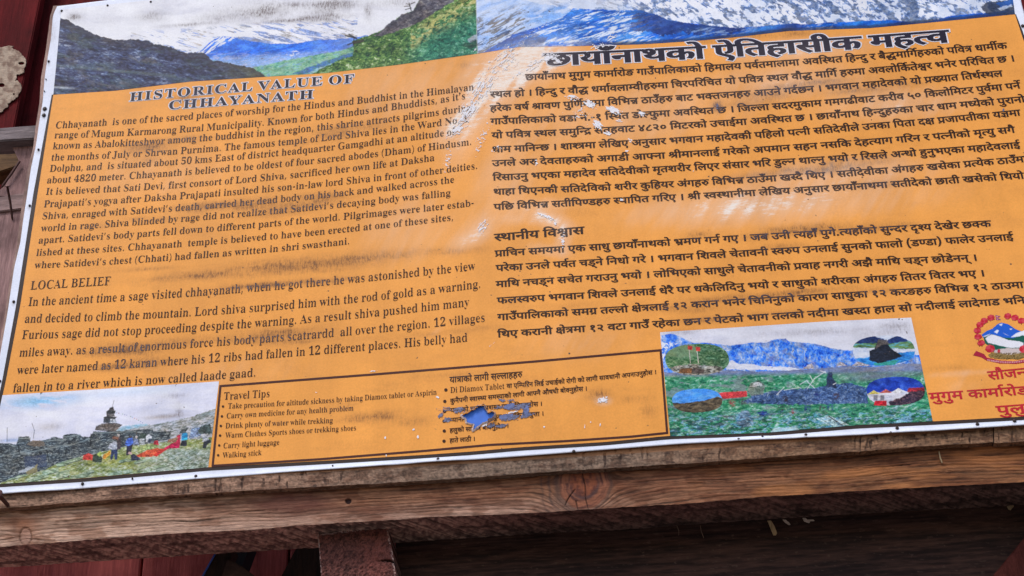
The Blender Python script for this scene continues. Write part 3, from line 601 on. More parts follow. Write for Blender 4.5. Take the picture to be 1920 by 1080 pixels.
# far snow: faint blue and brown strokes
zone = sst(52, 66, A.y+.075*(A.x-300))*(A.x > 245)*(A.x < 670)
A.put(zone*sst(.60, .68, A.n(26, 4, 4, 4, 12))*.8, (120, 150, 214)); A.put(zone*sst(.64, .70, A.n(20, 3, 4, 8, 16))*.6, (150, 140, 130))
BL = [(330, 108), (353, 99), (372, 92), (388, 84), (402, 73), (420, 68), (439, 70), (455, 74), (475, 78), (495, 80), (508, 82), (530, 82), (552, 82), (575, 78), (600, 74), (630, 74), (666, 70), (690, 66), (700, 130), (480, 140), (400, 125)]
m = A.poly(BL, 1.2, 6, 2); f = sst(68, 122, A.y+.05*(A.x-480))
A.put(m, mix(A.tex([(22, 88, 200), (36, 114, 232), (78, 148, 242)], A.n(20, 5, 4, 12, -15)), lin((150, 184, 238)), sst(.55, 1, f)))
A.put(m*sst(.2, .9, A.x/1000)*0+m*sst(560, 640, A.x)*.65, A.tex([(90, 130, 220), (140, 170, 236)], A.n(20, 6, 3, 15, -15)))
sn = A.poly([(330, 110), (353, 97), (372, 88), (396, 72), (425, 66), (441, 71), (432, 78), (412, 86), (395, 97), (380, 104)], 2, 5, 4)
A.put(sn*sst(.40, .52, A.n(14, 2.5, 4, 6, -38)), (234, 236, 244))
A.put(A.poly([(540, 98), (555, 95), (563, 99), (548, 105), (536, 104)], 2, 4, 5)*sst(.4, .55, A.n(4, 2, 3, 9)), (226, 226, 232))
A.put(m*sst(.58, .66, A.n(16, 2.2, 3, 18, -10))*sst(90, 110, A.y)*.5, (196, 196, 220))
gm = A.poly([(395, 112), (430, 119), (470, 128), (480, 125), (530, 114), (590, 103), (640, 95), (664, 86), (668, 120), (600, 136), (500, 150), (470, 140)], 1.4, 5, 6)
A.put(gm, A.tex([(76, 150, 130), (118, 178, 146), (150, 196, 160), (120, 170, 190)], A.n(9, 3, 4, 20, -12)))
A.put(A.poly([(545, 139), (590, 122), (640, 104), (662, 98), (660, 108), (620, 122), (580, 138)], 2, 6, 8)*.85, A.tex([(40, 80, 170), (70, 120, 190), (60, 110, 110)], A.n(7, 3, 3, 22)))
A.put(A.poly([(575, 138), (600, 126), (628, 118), (640, 124), (600, 140)], 2, 5, 9)*.8, A.tex([(130, 190, 190), (190, 214, 226)], A.n(6, 3, 3, 24)))
HL = [(104, 30), (113, 35), (127, 36), (141, 47), (157, 52.5), (176, 64.5), (220, 75.5), (244, 74), (277, 76.5), (290, 82), (320, 87.5), (340, 96), (353, 100), (366, 98.5), (382, 99.6), (392, 107), (395, 112.6), (430, 118), (439, 121), (460, 123.6), (476, 129), (493, 139), (502, 150), (300, 190), (60, 200)]
m = A.poly(HL, 2.2, 7, 10)
n_ = .5*A.n(26, 7, 5, 30, 10)+.5*A.n(5, 2.2, 3, 33, 6)
A.put(m, A.tex([(12, 12, 34), (36, 38, 68), (58, 64, 100), (86, 98, 132), (156, 166, 190)], n_))
A.put(m*sst(.52, .68, A.n(40, 12, 4, 36, 10))*.35, A.tex([(40, 56, 66), (70, 94, 96), (114, 136, 132)], A.n(7, 2, 3, 38, 8)))
A.put(m*sst(.56, .72, A.n(22, 9, 4, 41, 20))*.5*(A.x < 300), A.tex([(60, 60, 68), (116, 110, 110)], A.n(6, 3, 3, 43)))
dpt = np.interp(A.x, [p_[0] for p_ in HL[:22]], [p_[1] for p_ in HL[:22]])
A.put(m*(1-sst(3, 24, A.y-dpt))*.6, A.tex([(24, 20, 32), (46, 40, 54), (70, 62, 76)], A.n(8, 4, 4, 45)))
A.put(m*sst(400, 480, A.x)*.7, A.tex([(54, 52, 44), (88, 86, 60), (110, 112, 84)], A.n(9, 4, 4, 47)))
A.put(m*np.exp(-((A.y-(123+.09*(A.x-110)))/3)**2)*(A.x < 330)*.35, (120, 136, 128)); A.put(m*np.exp(-((A.y-(164+.06*(A.x-110)))/2)**2-((A.x-115)/22)**2)*.8, (196, 204, 214))
GS = [(574, 145), (602, 129), (633, 114), (661, 105), (664, 88), (660, 76), (690, 67), (714, 58), (731, 44), (753, 28), (775, 20), (786, 0), (820, -60), (905, -60), (905, 110)]
m = A.poly(GS, 2, 6, 50); lf = .45*A.n(3.4, 2.2, 2, 52, -25)+.3*A.n(9, 5, 3, 54)+.25*A.n(30, 16, 3, 56)
A.put(m, A.tex([(10, 30, 26), (30, 76, 46), (74, 116, 52), (128, 162, 88), (226, 236, 196)], lf))
te = sst(735, 820, A.x)*sst(0, 60, A.y-40+(.35*(A.x-760)))
A.put(m*te*.8, A.tex([(12, 58, 54), (24, 108, 92), (50, 146, 120), (140, 200, 180)], lf))
yl = np.exp(-((A.y-(38-.62*(A.x-830)))/16)**2)*(A.x > 770); A.put(m*yl*sst(.42, .6, A.n(8, 5, 4, 58, -30))*.85, A.tex([(120, 130, 70), (196, 190, 120), (220, 210, 150)], lf))
rk = A.poly([(700, 66), (714, 58), (731, 44), (753, 28), (775, 20), (786, 0), (800, -60), (880, -60), (850, 4), (826, 16), (790, 40), (748, 58), (716, 68)], 2.5, 8, 60)
A.put(rk, A.tex([(40, 38, 48), (70, 66, 78), (104, 98, 106), (150, 146, 140)], .5*A.n(14, 5, 4, 62, -35)+.5*A.n(4, 3, 3, 64)))
A.put(A.poly([(876, 74), (896, 62), (900, 74), (880, 80)], 2, 4, 66)*.8, (180, 190, 206)); A.put(A.poly([(866, 84), (902, 68), (902, 84), (880, 92)], 3, 4, 67)*.6, (24, 34, 40))
for a, b, w in [((662, 87), (664, 70), 1.3), ((648, 67), (662, 70), 1.6), ((655, 65), (668, 72), 2), ((652, 84), (664, 79), 1.6), ((664, 80), (680, 76), 3), ((771, 20), (767, 6), 1.2), ((758, 12), (769, 11), 1.0), ((760, 18), (771, 15), 1.0), ((769, 8), (778, 4), 1.0), ((762, 7), (768, 9), .9)]: A.line(a, b, w, (52, 50, 48), .9)
A.line((895, 100), (891, -54), .7, (190, 196, 190))
A.done('printed_picture', .0011, 'printed photo of a valley with a dark hill and a green slope')

# ---- upper right: snow face with a blue shadowed ridge
B_ = Pic([(892, -54), (1200, -78), (1500, -105), (1885, -134)], [q for q in OT if q[0] >= 896], [(892, -54), (894, 40), (896, 100.5)], [(1885, -134), (1895, -30), (1903, 26.7)], 1180, 230)
A = B_
A.put(1+0*A.x, A.tex([(214, 222, 240), (234, 236, 246), (244, 243, 248)], A.n(50, 22, 4, 3)))
rg = sst(1060, 1240, A.x); n_ = .55*A.n(26, 11, 5, 6, 28)+.45*A.n(8, 5, 3, 9, 28)
dn = sst(1150, 1600, A.x)*.075
A.put(rg*sst(.53-.0, .60, n_+dn)*.9, A.tex([(60, 104, 180), (96, 140, 210), (150, 176, 222), (130, 140, 160)], A.n(9, 5, 4, 12)))
A.put(rg*sst(.58, .66, n_+dn)*.75, A.tex([(50, 70, 110), (110, 124, 150), (150, 150, 156)], A.n(6, 4, 3, 15)))
A.put((1-rg)*sst(.57, .63, A.n(22, 4, 4, 21, 12))*sst(1000, 1100, A.x)*.8, (120, 130, 156))
lb = A.poly([(892, 0), (960, -10), (1000, 6), (1070, 16), (1068, 22), (1050, 38), (1002, 54), (960, 66), (930, 86), (892, 104)], 3, 10, 18)
A.put(lb, A.tex([(160, 190, 240), (196, 214, 246), (216, 226, 248)], A.n(30, 10, 4, 20, -25)))
A.put(np.clip(blob(A.x, A.y, 1028, 28, 44, 16, -12, 3)*1.3*sst(.3, .6, A.n(24, 6, 4, 23, -14)), 0, 1)*.8, A.tex([(100, 160, 238), (140, 186, 246)], A.n(20, 6, 3, 24)))
A.put(lb*sst(.57, .63, A.n(22, 3.5, 4, 26, -28))*(A.x < 985)*sst(10, 50, A.y+(A.x-900)*.2)*.85, (118, 106, 92)); A.put(lb*sst(.60, .66, A.n(16, 3, 4, 27, -28))*.8*(A.x < 1000)*sst(20, 60, A.y), (50, 76, 120))
RD = [(888, 110), (920, 90), (945, 76), (961, 65), (1004, 52), (1030, 42), (1053, 35), (1066, 24), (1075, 16), (1100, 17), (1124, 17.6), (1165, 20), (1200, 19), (1224, 25.7), (1256, 38), (1281, 42), (1340, 48.8), (1380, 53), (1428, 49), (1484, 43.6), (1520, 46), (1554, 42), (1591, 41), (1633, 38), (1678, 38), (1702, 41), (1717, 43.6), (1743, 40), (1780, 30), (1850, 24), (1910, 18), (1910, 60), (1400, 100), (900, 130)]
m = A.poly(RD, 1.6, 7, 28); sk_ = .55*A.n(40, 4, 4, 30, -14)+.45*A.n(12, 2.4, 3, 33, -20)
A.put(m, A.tex([(14, 62, 150), (20, 90, 196), (30, 116, 222), (60, 146, 238)], A.n(60, 10, 4, 36, -10)))
st = m*sst(955, 1030, A.x)*(1-sst(1195, 1262, A.x)); A.put(st*sst(.50, .60, sk_)*.9, (178, 206, 246)); A.put(st*sst(.44, .52, A.n(50, 8, 4, 37, -12))*.35, (90, 160, 240)); A.put(st*sst(.58, .64, sk_)*.9, (236, 240, 250))
dk = A.poly([(1196, 16), (1224, 24), (1256, 36), (1281, 40), (1340, 47), (1400, 52), (1400, 62), (1250, 64), (1180, 60), (1186, 40)], 9, 16, 39)*np.clip(sst(1185, 1235, A.x)+.9*sst(.45, .6, sk_), 0, 1); A.put(m*dk*.9, A.tex([(28, 46, 104), (38, 60, 126), (52, 80, 148)], A.n(14, 6, 4, 41)))
A.put(m*A.poly([(900, 100), (945, 76), (1000, 60), (1030, 66), (1010, 88), (900, 112)], 8, 14, 44)*.75*sst(.3, .55, A.n(20, 5, 4, 45, -20)), A.tex([(40, 56, 110), (62, 84, 150)], A.n(14, 6, 4, 46)))
A.put(m*sst(.60, .66, sk_)*sst(1240, 1270, A.x)*(A.x < 1420)*sst(52, 60, A.y+.06*(A.x-1250))*.6, (150, 180, 226))
A.put(m*sst(1380, 1460, A.x)*(1-sst(1480, 1500, A.x))*.5, A.tex([(40, 50, 76), (70, 86, 120)], A.n(10, 3, 3, 48))); A.put(m*sst(1490, 1530, A.x)*(A.x < 1570)*sst(.5, .6, A.n(8, 3, 3, 50, -12))*.6, (196, 206, 226))
A.put(m*np.clip(1-(A.y-np.interp(A.x, [p_[0] for p_ in OT], [p_[1]-4 for p_ in OT])+3)/-6, 0, 1)*0, (40, 44, 60))
bt = np.interp(A.x, [p_[0] for p_ in OT], [p_[1] for p_ in OT]); A.put(sst(-9, -3, A.y-bt)*sst(1080, 1160, A.x)*.8, (46, 48, 64))
A.put(A.poly([(1838, 14), (1850, 4), (1880, 2), (1905, -6), (1908, 30), (1850, 26)], 3, 7, 52)*.92, (48, 58, 82)); A.put(A.poly([(1868, 6), (1900, -2), (1902, 8), (1880, 16)], 2, 5, 53)*.8, (40, 96, 180)); A.put(A.poly([(1870, 16), (1896, 8), (1898, 12), (1876, 20)], 1.5, 4, 54)*.8, (190, 200, 220))
A.put(np.clip(.55*blob(A.x, A.y, 1010, 92, 90, 14, -8)*sst(.4, .6, A.n(10, 6, 3, 58)), 0, 1), (216, 206, 200))
A.done('printed_picture', .00112, 'printed photo of a snow face above a blue shadowed ridge')

# ---- lower left: stone wall, chorten, pilgrims on stony grass
C_ = Pic([(4.5, 741), (150, 732), (300, 722.5), (410.5, 715)], [(-30, 912), (0, 907.5), (155, 896.5), (390, 876)], [(4.5, 741), (-14, 830), (-30, 912)], [(410.5, 715), (400, 800), (390.5, 876)], 760, 330)
A = C_
k7 = lambda x, y: (x/4.571, 700+y/4.571)
A.put(1+0*A.x, A.tex([(222, 222, 240), (236, 234, 246), (244, 242, 248)], A.n(70, 20, 4, 5)))
A.put(blob(A.x, A.y, 75, 752, 62, 11)*sst(.2, .6, A.n(30, 7, 4, 7))*.95, (150, 206, 244)); A.put(blob(A.x, A.y, 240, 735, 90, 8)*.4, (196, 220, 246)); A.put(blob(A.x, A.y, 300, 782, 40, 4)*.5, (206, 190, 176)); A.put(blob(A.x, A.y, 90, 800, 26, 8)*.4, (214, 204, 196)); A.put(blob(A.x, A.y, 20, 826, 26, 4)*.7, (150, 170, 210))
hl = A.poly([k7(*q) for q in [(900, 560), (1000, 470), (1150, 445), (1300, 440), (1500, 405), (1650, 370), (1850, 300), (1850, 900), (900, 900)]], 1.5, 5, 9)
n_ = .5*A.n(12, 2.2, 4, 11, -14)+.5*A.n(4, 1.6, 3, 13, -14)
A.put(hl, A.tex([(92, 104, 96), (146, 152, 150), (198, 200, 206), (226, 224, 232)], n_)); A.put(hl*sst(380, 400, A.x*0+A.y*0+A.x)*.0, (90, 90, 90))
A.put(A.poly([k7(*q) for q in [(990, 500), (1050, 450), (1250, 430), (1280, 450), (1100, 480), (1000, 510)]], 2, 4, 15)*.7, A.tex([(120, 190, 220), (200, 220, 236)], A.n(6, 2, 3, 17)))
A.put(hl*np.exp(-((A.y-(767-.27*(A.x-400)))/3)**2)*sst(300, 360, A.x)*.7, (110, 120, 80))
gr = A.poly([k7(*q) for q in [(-200, 1010), (0, 900), (200, 840), (420, 800), (560, 740), (800, 690), (1000, 640), (1300, 600), (1500, 580), (1700, 560), (1860, 540), (1860, 1000)]], 2, 6, 19)
n_ = .45*A.n(12, 4, 4, 21, -16)+.55*A.n(4.5, 2, 3, 23, -14)
A.put(gr, A.tex([(64, 84, 56), (116, 130, 74), (160, 170, 110), (196, 204, 176), (226, 230, 222)], n_))
A.put(gr*np.clip(blob(A.x, A.y, 200, 868, 70, 14)+blob(A.x, A.y, 90, 888, 40, 10)*.8+blob(A.x, A.y, 365, 830, 40, 8)*.8, 0, 1)*sst(.35, .6, A.n(14, 6, 3, 25))*.75, A.tex([(110, 124, 40), (160, 166, 74), (190, 190, 110)], A.n(5, 2, 3, 27)))
A.put(gr*sst(250, 330, A.x+.5*(A.y-850))*sst(835, 850, A.y)*.8, A.tex([(70, 88, 80), (130, 146, 130), (186, 196, 190), (226, 230, 232)], .4*A.n(9, 3, 3, 29, -18)+.6*A.n(4, 1.8, 2, 31, -10)))
# flat stones on the grass
for cx, cy, w_, h_ in [(120, 868, 16, 6), (95, 884, 18, 5), (70, 896, 24, 5), (118, 890, 14, 7), (138, 863, 20, 4), (160, 858, 12, 3), (215, 889, 16, 5), (240, 884, 10, 4), (262, 866, 12, 3), (150, 893, 20, 5), (170, 885, 8, 3), (300, 875, 12, 3), (30, 893, 26, 5), (250, 861, 14, 3), (232, 864, 10, 3)]:
    m = blob(A.x, A.y, cx, cy, w_, h_, -14, 4); A.put(sst(.3, .7, m+.4*(A.n(5, 3, 3, 33)-.5)), A.tex([(110, 130, 104), (158, 178, 144), (200, 212, 190)], A.n(6, 2, 3, 35))); A.put(sst(.2, .6, blob(A.x, A.y, cx-1, cy+h_*.9, w_*.9, 1.1, -14))*.7, (60, 70, 60))
wl = A.poly([k7(*q) for q in [(-100, 600), (60, 598), (140, 610), (160, 545), (250, 540), (262, 580), (330, 580), (400, 565), (470, 545), (540, 560), (545, 530), (610, 515), (690, 525), (700, 540), (770, 545), (800, 500), (1000, 495), (1120, 490), (1250, 480), (1310, 470), (1320, 500), (1460, 495), (1460, 560), (1330, 590), (1200, 610), (1000, 640), (800, 690), (620, 730), (500, 770), (380, 830), (150, 880), (-100, 980)]], 1.6, 4, 37)
n_ = .5*A.n(7, 3, 4, 39, -6)+.5*A.n(3, 1.6, 2, 41, -6)
A.put(wl, A.tex([(28, 34, 42), (54, 62, 70), (84, 92, 96), (130, 140, 138)], n_)); A.put(wl*sst(.6, .7, A.n(5, 1.6, 3, 43, -8))*.6, (170, 178, 178))
for (x0, y0), (x1, y1) in [((-20, 720), (250, 660)), ((180, 690), (560, 615)), ((540, 545), (690, 530)), ((160, 560), (260, 555)), ((800, 512), (1130, 500)), ((570, 625), (780, 560)), ((400, 580), (540, 570))]: A.line(k7(x0, y0), k7(x1, y1), 1.2, (136, 146, 146), .8)
for a, b in [((570, 640), (560, 700)), ((780, 520), (775, 620)), ((400, 660), (420, 760)), ((160, 620), (165, 680))]: A.line(k7(*a), k7(*b), 1.2, (24, 30, 36), .8)
A.put(A.poly([k7(*q) for q in [(225, 610), (280, 575), (370, 580), (390, 620), (300, 630)]], 1.5, 4, 45), A.tex([(84, 74, 66), (136, 122, 108)], A.n(5, 2, 3, 47)))
A.put(A.poly([k7(*q) for q in [(200, 720), (390, 690), (410, 800), (220, 820)]], 2, 5, 49)*.5, (52, 66, 104)); A.put(A.poly([k7(*q) for q in [(215, 830), (300, 800), (320, 770), (318, 850), (230, 870)]], 1, 4, 50), (150, 140, 104)); A.put(A.poly([k7(*q) for q in [(150, 850), (240, 800), (300, 800), (210, 850)]], 1.5, 4, 51)*.8, (200, 206, 214))
for a, b in [((60, 590), (62, 465)), ((285, 560), (295, 490)), ((295, 490), (275, 430))]: A.line(k7(*a), k7(*b), .8, (96, 96, 100), .8)
# chorten
def P7(pts, col, amp=.8, seed=1, tx=True):
    m = A.poly([k7(*q) for q in pts], amp, 3, seed); c0 = np.array(col, float)
    A.put(m, A.tex([c0*.6, c0, np.minimum(c0*1.5, 255)], .5*A.n(4, 2, 3, seed+50)+.5*A.n(2.5, 1.5, 2, seed+54)) if tx else col)
P7([(815, 490), (820, 455), (870, 430), (930, 425), (1000, 425), (1050, 440), (1020, 465), (985, 500)], (104, 96, 92), 1, 3)
P7([(885, 425), (890, 375), (940, 370), (950, 425)], (72, 74, 78), .8, 5); P7([(935, 425), (950, 385), (990, 390), (1000, 420)], (176, 176, 180), .8, 6); P7([(885, 380), (925, 365), (1003, 375), (985, 392), (900, 388)], (60, 62, 66), .6, 7)
P7([(915, 370), (912, 340), (975, 340), (985, 368)], (84, 82, 84), .7, 8); P7([(908, 330), (930, 312), (992, 320), (985, 345), (920, 345)], (58, 60, 64), .6, 9); P7([(932, 315), (940, 295), (970, 285), (978, 310), (975, 322)], (66, 62, 64), .6, 10)
A.line(k7(962, 290), k7(978, 232), .7, (130, 120, 124), .8)
for t in np.linspace(0, 1, 15): A.put(((A.x-(219+t*52))**2+(A.y-(774+t*21-6*math.sin(t*3.1)*.6))**2 < 1.3).astype(float)*.6, [(120, 130, 180), (190, 120, 120), (230, 230, 230), (120, 160, 130)][int(t*14) % 4])
# cloths and people
P7([(1165, 705), (1260, 660), (1350, 640), (1400, 650), (1350, 690), (1300, 715), (1180, 718)], (216, 84, 56), .8, 12); P7([(1310, 705), (1380, 650), (1450, 640), (1340, 715)], (186, 50, 44), .6, 13)
P7([(1400, 645), (1470, 600), (1545, 590), (1540, 640), (1420, 650)], (190, 34, 74), 1, 14); P7([(1480, 600), (1520, 530), (1545, 520), (1545, 600)], (180, 40, 66), 1, 15); P7([(1435, 570), (1530, 545), (1510, 590), (1440, 595)], (150, 110, 84), 1, 16)
P7([(710, 740), (715, 700), (760, 685), (800, 700), (790, 745)], (206, 66, 60), 1, 17); P7([(790, 760), (795, 700), (850, 680), (880, 730), (870, 765)], (60, 72, 62), 1, 18); P7([(830, 690), (860, 668), (880, 690), (850, 720)], (150, 170, 90), .8, 19); P7([(880, 730), (885, 700), (945, 660), (950, 690), (900, 735)], (226, 150, 60), .8, 20); P7([(1165, 650), (1180, 628), (1340, 622), (1340, 640), (1200, 665)], (156, 170, 110), .8, 21)
P7([(945, 740), (955, 640), (1010, 630), (1005, 740), (985, 740), (978, 690), (960, 742)], (48, 60, 96), .5, 22); P7([(925, 640), (945, 600), (985, 580), (1015, 600), (1010, 650), (960, 655)], (178, 184, 200), .6, 23); P7([(1000, 660), (1005, 560), (1035, 545), (1035, 650)], (66, 60, 66), .8, 24); P7([(1000, 530), (1012, 516), (1028, 525), (1022, 545)], (200, 190, 186), .5, 25); P7([(960, 560), (970, 535), (1020, 545), (1010, 575)], (120, 86, 74), .8, 26)
P7([(1080, 700), (1085, 620), (1140, 610), (1125, 670), (1100, 705)], (50, 48, 66), .6, 27); P7([(1070, 610), (1090, 560), (1135, 550), (1145, 600), (1100, 625)], (70, 100, 190), .6, 28); P7([(1100, 550), (1112, 530), (1130, 540), (1122, 556)], (70, 60, 64), .5, 29); P7([(1140, 610), (1150, 560), (1180, 565), (1190, 615)], (120, 130, 160), .8, 30); P7([(1155, 550), (1168, 532), (1180, 545), (1170, 560)], (210, 196, 190), .5, 31)
P7([(1190, 600), (1200, 560), (1235, 550), (1240, 600)], (190, 200, 210), 1, 32); P7([(1180, 560), (1210, 510), (1260, 520), (1250, 560)], (70, 86, 80), 1, 33); P7([(1250, 590), (1250, 540), (1275, 520), (1305, 540), (1300, 560), (1280, 560), (1275, 590)], (220, 222, 228), .6, 34); P7([(1260, 590), (1275, 560), (1300, 560), (1290, 600)], (60, 66, 80), .6, 35); P7([(1315, 610), (1320, 580), (1355, 575), (1362, 615)], (170, 44, 56), .6, 36)
P7([(1125, 745), (1120, 700), (1150, 690), (1210, 735), (1180, 748)], (56, 60, 80), .6, 37); P7([(1095, 690), (1105, 672), (1130, 678), (1130, 695)], (190, 150, 150), .5, 38); P7([(1555, 575), (1560, 510), (1590, 500), (1610, 520), (1608, 570)], (50, 150, 210), .5, 39); P7([(1545, 620), (1555, 575), (1600, 575), (1605, 620), (1580, 625)], (44, 44, 52), .6, 40); P7([(1530, 520), (1560, 480), (1620, 460), (1590, 510)], (80, 88, 90), 1, 41)
P7([(1735, 640), (1745, 580), (1800, 565), (1812, 590), (1775, 610), (1765, 645)], (48, 52, 62), .6, 42); P7([(1735, 590), (1740, 540), (1780, 530), (1790, 570)], (190, 196, 206), .8, 43); P7([(1620, 560), (1640, 480), (1730, 460), (1720, 540)], (130, 150, 190), 3, 44); P7([(1690, 520), (1720, 450), (1800, 430), (1820, 520)], (70, 82, 80), 3, 45)
A.done('printed_picture', .00112, 'printed photo of pilgrims beside a stone wall and a stone tower')

# ---- lower right: mountain meadow with four oval insets
D_ = Pic([(1237.5, 623), (1400, 612.5), (1560, 602), (1708.5, 595.5)], [(1256.5, 818), (1440, 811), (1607, 797), (1749, 790)], [(1237.5, 623), (1247, 720), (1256.5, 818)], [(1708.5, 595.5), (1730, 695), (1749, 790)], 860, 330)
A = D_
k5 = lambda x, y: (1240+x/3.692, 580+y/3.692)
def P5(pts, col, amp=.8, seed=1, al=1.0, sc=4):
    m = A.poly([k5(*q) for q in pts], amp, sc, seed); c0 = np.array(col, float)
    A.put(m*al, A.tex([c0*.65, c0, np.minimum(c0*1.35, 255)], .5*A.n(4, 2.4, 3, seed+50)+.5*A.n(2.5, 1.5, 2, seed+54)))
A.put(1+0*A.x, A.tex([(218, 216, 228), (232, 230, 238)], A.n(60, 14, 4, 3)))
mt_ = A.poly([k5(*q) for q in [(0, 180), (50, 170), (100, 175), (150, 200), (220, 232), (330, 232), (430, 245), (480, 250), (560, 240), (640, 228), (730, 232), (760, 215), (810, 205), (860, 205), (900, 225), (1000, 232), (1100, 245), (1180, 270), (1280, 285), (1330, 280), (1340, 340), (1700, 350), (1760, 315), (1800, 320), (1830, 480), (0, 480)]], 1.4, 6, 5)
n_ = .5*A.n(6, 12, 4, 7, 15)+.5*A.n(4, 5, 3, 9, -20)
A.put(mt_, A.tex([(14, 60, 176), (34, 104, 226), (80, 144, 238), (150, 178, 228), (206, 212, 232)], n_)); A.put(mt_*sst(.56, .66, A.n(14, 8, 4, 11, 30))*.6*sst(1300, 1450, A.x), A.tex([(110, 124, 170), (160, 164, 186)], A.n(4, 4, 3, 13)))
A.put(A.poly([k5(*q) for q in [(0, 215), (60, 225), (120, 235), (40, 280), (20, 340), (0, 340)]], 2, 5, 14)*sst(.42, .55, A.n(6, 3, 3, 15)), (226, 228, 238))
A.put(A.poly([k5(*q) for q in [(440, 385), (490, 350), (530, 375), (640, 380), (700, 395), (900, 400), (960, 415), (900, 425), (450, 415)]], 2, 5, 16), A.tex([(206, 208, 226), (236, 236, 244)], A.n(6, 3, 3, 18)))
for q in ([(970, 415), (1040, 370), (1060, 410)], [(1205, 395), (1240, 362), (1290, 390)], [(1310, 395), (1360, 360), (1450, 390)]): P5(q, (176, 170, 178), 1, 20)
me_ = A.poly([k5(*q) for q in [(-20, 430), (200, 450), (400, 420), (700, 430), (1000, 415), (1300, 395), (1480, 400), (1700, 375), (1850, 380), (1900, 900), (0, 900)]], 2, 6, 22)
A.put(me_, A.tex([(110, 118, 150), (124, 136, 172), (150, 150, 160)], A.n(30, 3, 4, 24, -3))); A.put(me_*sst(694, 702, A.y+.05*(A.x-1240)*0)*(A.x > 1330)*.5, (96, 116, 168))
gz_ = sst(700, 709, A.y+.018*(A.x-1300)); n_ = .4*A.n(18, 5, 4, 26, -4)+.6*A.n(5, 2.6, 3, 28, -6)
A.put(me_*gz_, A.tex([(14, 74, 62), (32, 118, 84), (62, 146, 104), (110, 170, 140), (190, 214, 210)], n_)); A.put(me_*gz_*sst(.56, .66, A.n(26, 8, 4, 30))*.7*(A.x < 1480), (128, 140, 150))
A.put(me_*gz_*blob(A.x, A.y, 1640, 706, 60, 8)*.8, (118, 124, 150)); A.put(me_*np.exp(-((A.y-700)/6)**2)*.4*(A.x > 1560), (120, 126, 140))
P5([(380, 590), (420, 575), (590, 565), (595, 605), (430, 620)], (206, 62, 66), .6, 32)
A.put(A.poly([k5(*q) for q in [(560, 640), (640, 590), (800, 560), (1050, 545), (1200, 520), (1300, 510), (1420, 540), (1430, 650), (1200, 655), (900, 660), (640, 650)]], 3, 7, 34), A.tex([(28, 44, 76), (54, 78, 122), (80, 110, 160), (140, 160, 186)], .5*A.n(6, 3, 4, 36)+.5*A.n(3, 2, 2, 38)))
P5([(590, 560), (620, 510), (680, 490), (720, 530), (700, 590), (620, 600)], (112, 116, 112), 3, 40, .8); P5([(610, 540), (640, 510), (690, 505), (700, 530)], (206, 206, 206), 3, 41, .9)
for q in [(760, 600), (800, 630), (860, 620), (970, 615), (1080, 600), (1210, 600), (490, 650), (560, 640), (830, 690), (910, 710), (1010, 690), (1110, 685), (720, 720), (1170, 680), (690, 640)]:
    x_, y_ = k5(*q); h = int(x_*7+y_*3) % 5; A.put(blob(A.x, A.y, x_, y_, 6, 6, 0, 4)*sst(.35, .6, A.n(3, 3, 2, 42)), [(40, 52, 120), (70, 60, 76), (150, 90, 90), (34, 60, 90), (52, 46, 60)][h])
P5([(1140, 540), (1150, 440), (1180, 435), (1190, 480), (1210, 510), (1210, 545)], (40, 54, 84), 1.5, 44)
for a, b in [((800, 590), (850, 540)), ((850, 560), (960, 540)), ((1010, 550), (1060, 480)), ((1030, 460), (1045, 490)), ((1060, 480), (1135, 430)), ((1010, 500), (1060, 545)), ((960, 520), (1010, 490)), ((1100, 425), (1140, 440)), ((1190, 520), (1210, 510))]: A.line(k5(*a), k5(*b), .9+.4*(a[0] % 2), (216, 220, 226), .85)
st5 = A.poly([k5(*q) for q in [(520, 790), (530, 730), (560, 700), (600, 700), (630, 740), (640, 800), (560, 820)]], 2, 5, 46); A.put(st5*.9, A.tex([(40, 60, 84), (90, 110, 140), (150, 170, 190)], A.n(8, 2.2, 3, 48)))
P5([(1070, 755), (1170, 735), (1300, 800), (1170, 815)], (176, 206, 206), .8, 50); A.line(k5(1160, 740), k5(1260, 808), 1.2, (84, 74, 70)); A.line(k5(1100, 752), k5(1190, 812), .8, (100, 140, 140))
P5([(655, 715), (700, 705), (760, 725), (700, 745)], (30, 50, 110), 1.5, 51); P5([(1620, 780), (1640, 760), (1710, 755), (1730, 780)], (140, 190, 220), 1, 52)
lw = sst(762, 790, A.y+.03*(A.x-1400)); A.put(me_*lw*sst(.52, .62, A.n(9, 3.4, 4, 53, -6))*.8, A.tex([(60, 130, 170), (120, 180, 214), (190, 214, 226)], A.n(4, 2, 3, 55))); A.put(me_*lw*sst(.56, .66, A.n(10, 4, 4, 56, -6))*.7, (24, 50, 64)); A.put(A.poly([k5(*q) for q in [(760, 850), (780, 820), (940, 815), (960, 835), (820, 860)]], 2, 5, 57)*.8, (180, 206, 216))
# inset ovals
def oval(cx, cy, rx, ry):
    x_, y_ = k5(cx, cy); a = -.06; u_ = (A.x-x_)+(A.y-y_)*-.2; v_ = (A.y-y_)+.06*(A.x-x_); return (np.abs(u_/(rx/3.692))**2.4+np.abs(v_/(ry/3.692))**2.4 < 1).astype(float)
m = oval(248, 347, 222, 108)
A.put(m, A.tex([(34, 74, 48), (66, 112, 70), (110, 146, 104), (150, 172, 140)], .5*A.n(9, 4, 4, 60, 10)+.5*A.n(3, 2, 2, 62))); A.put(m*A.poly([k5(*q) for q in [(30, 330), (60, 250), (180, 240), (250, 260), (240, 320), (150, 330)]], 3, 6, 63)*.8, (124, 150, 112))
A.put(m*A.poly([k5(*q) for q in [(260, 380), (250, 300), (300, 250), (400, 255), (470, 330), (430, 390)]], 4, 5, 64)*.75, A.tex([(16, 44, 30), (40, 84, 50), (120, 150, 116)], A.n(4, 2, 3, 66)))
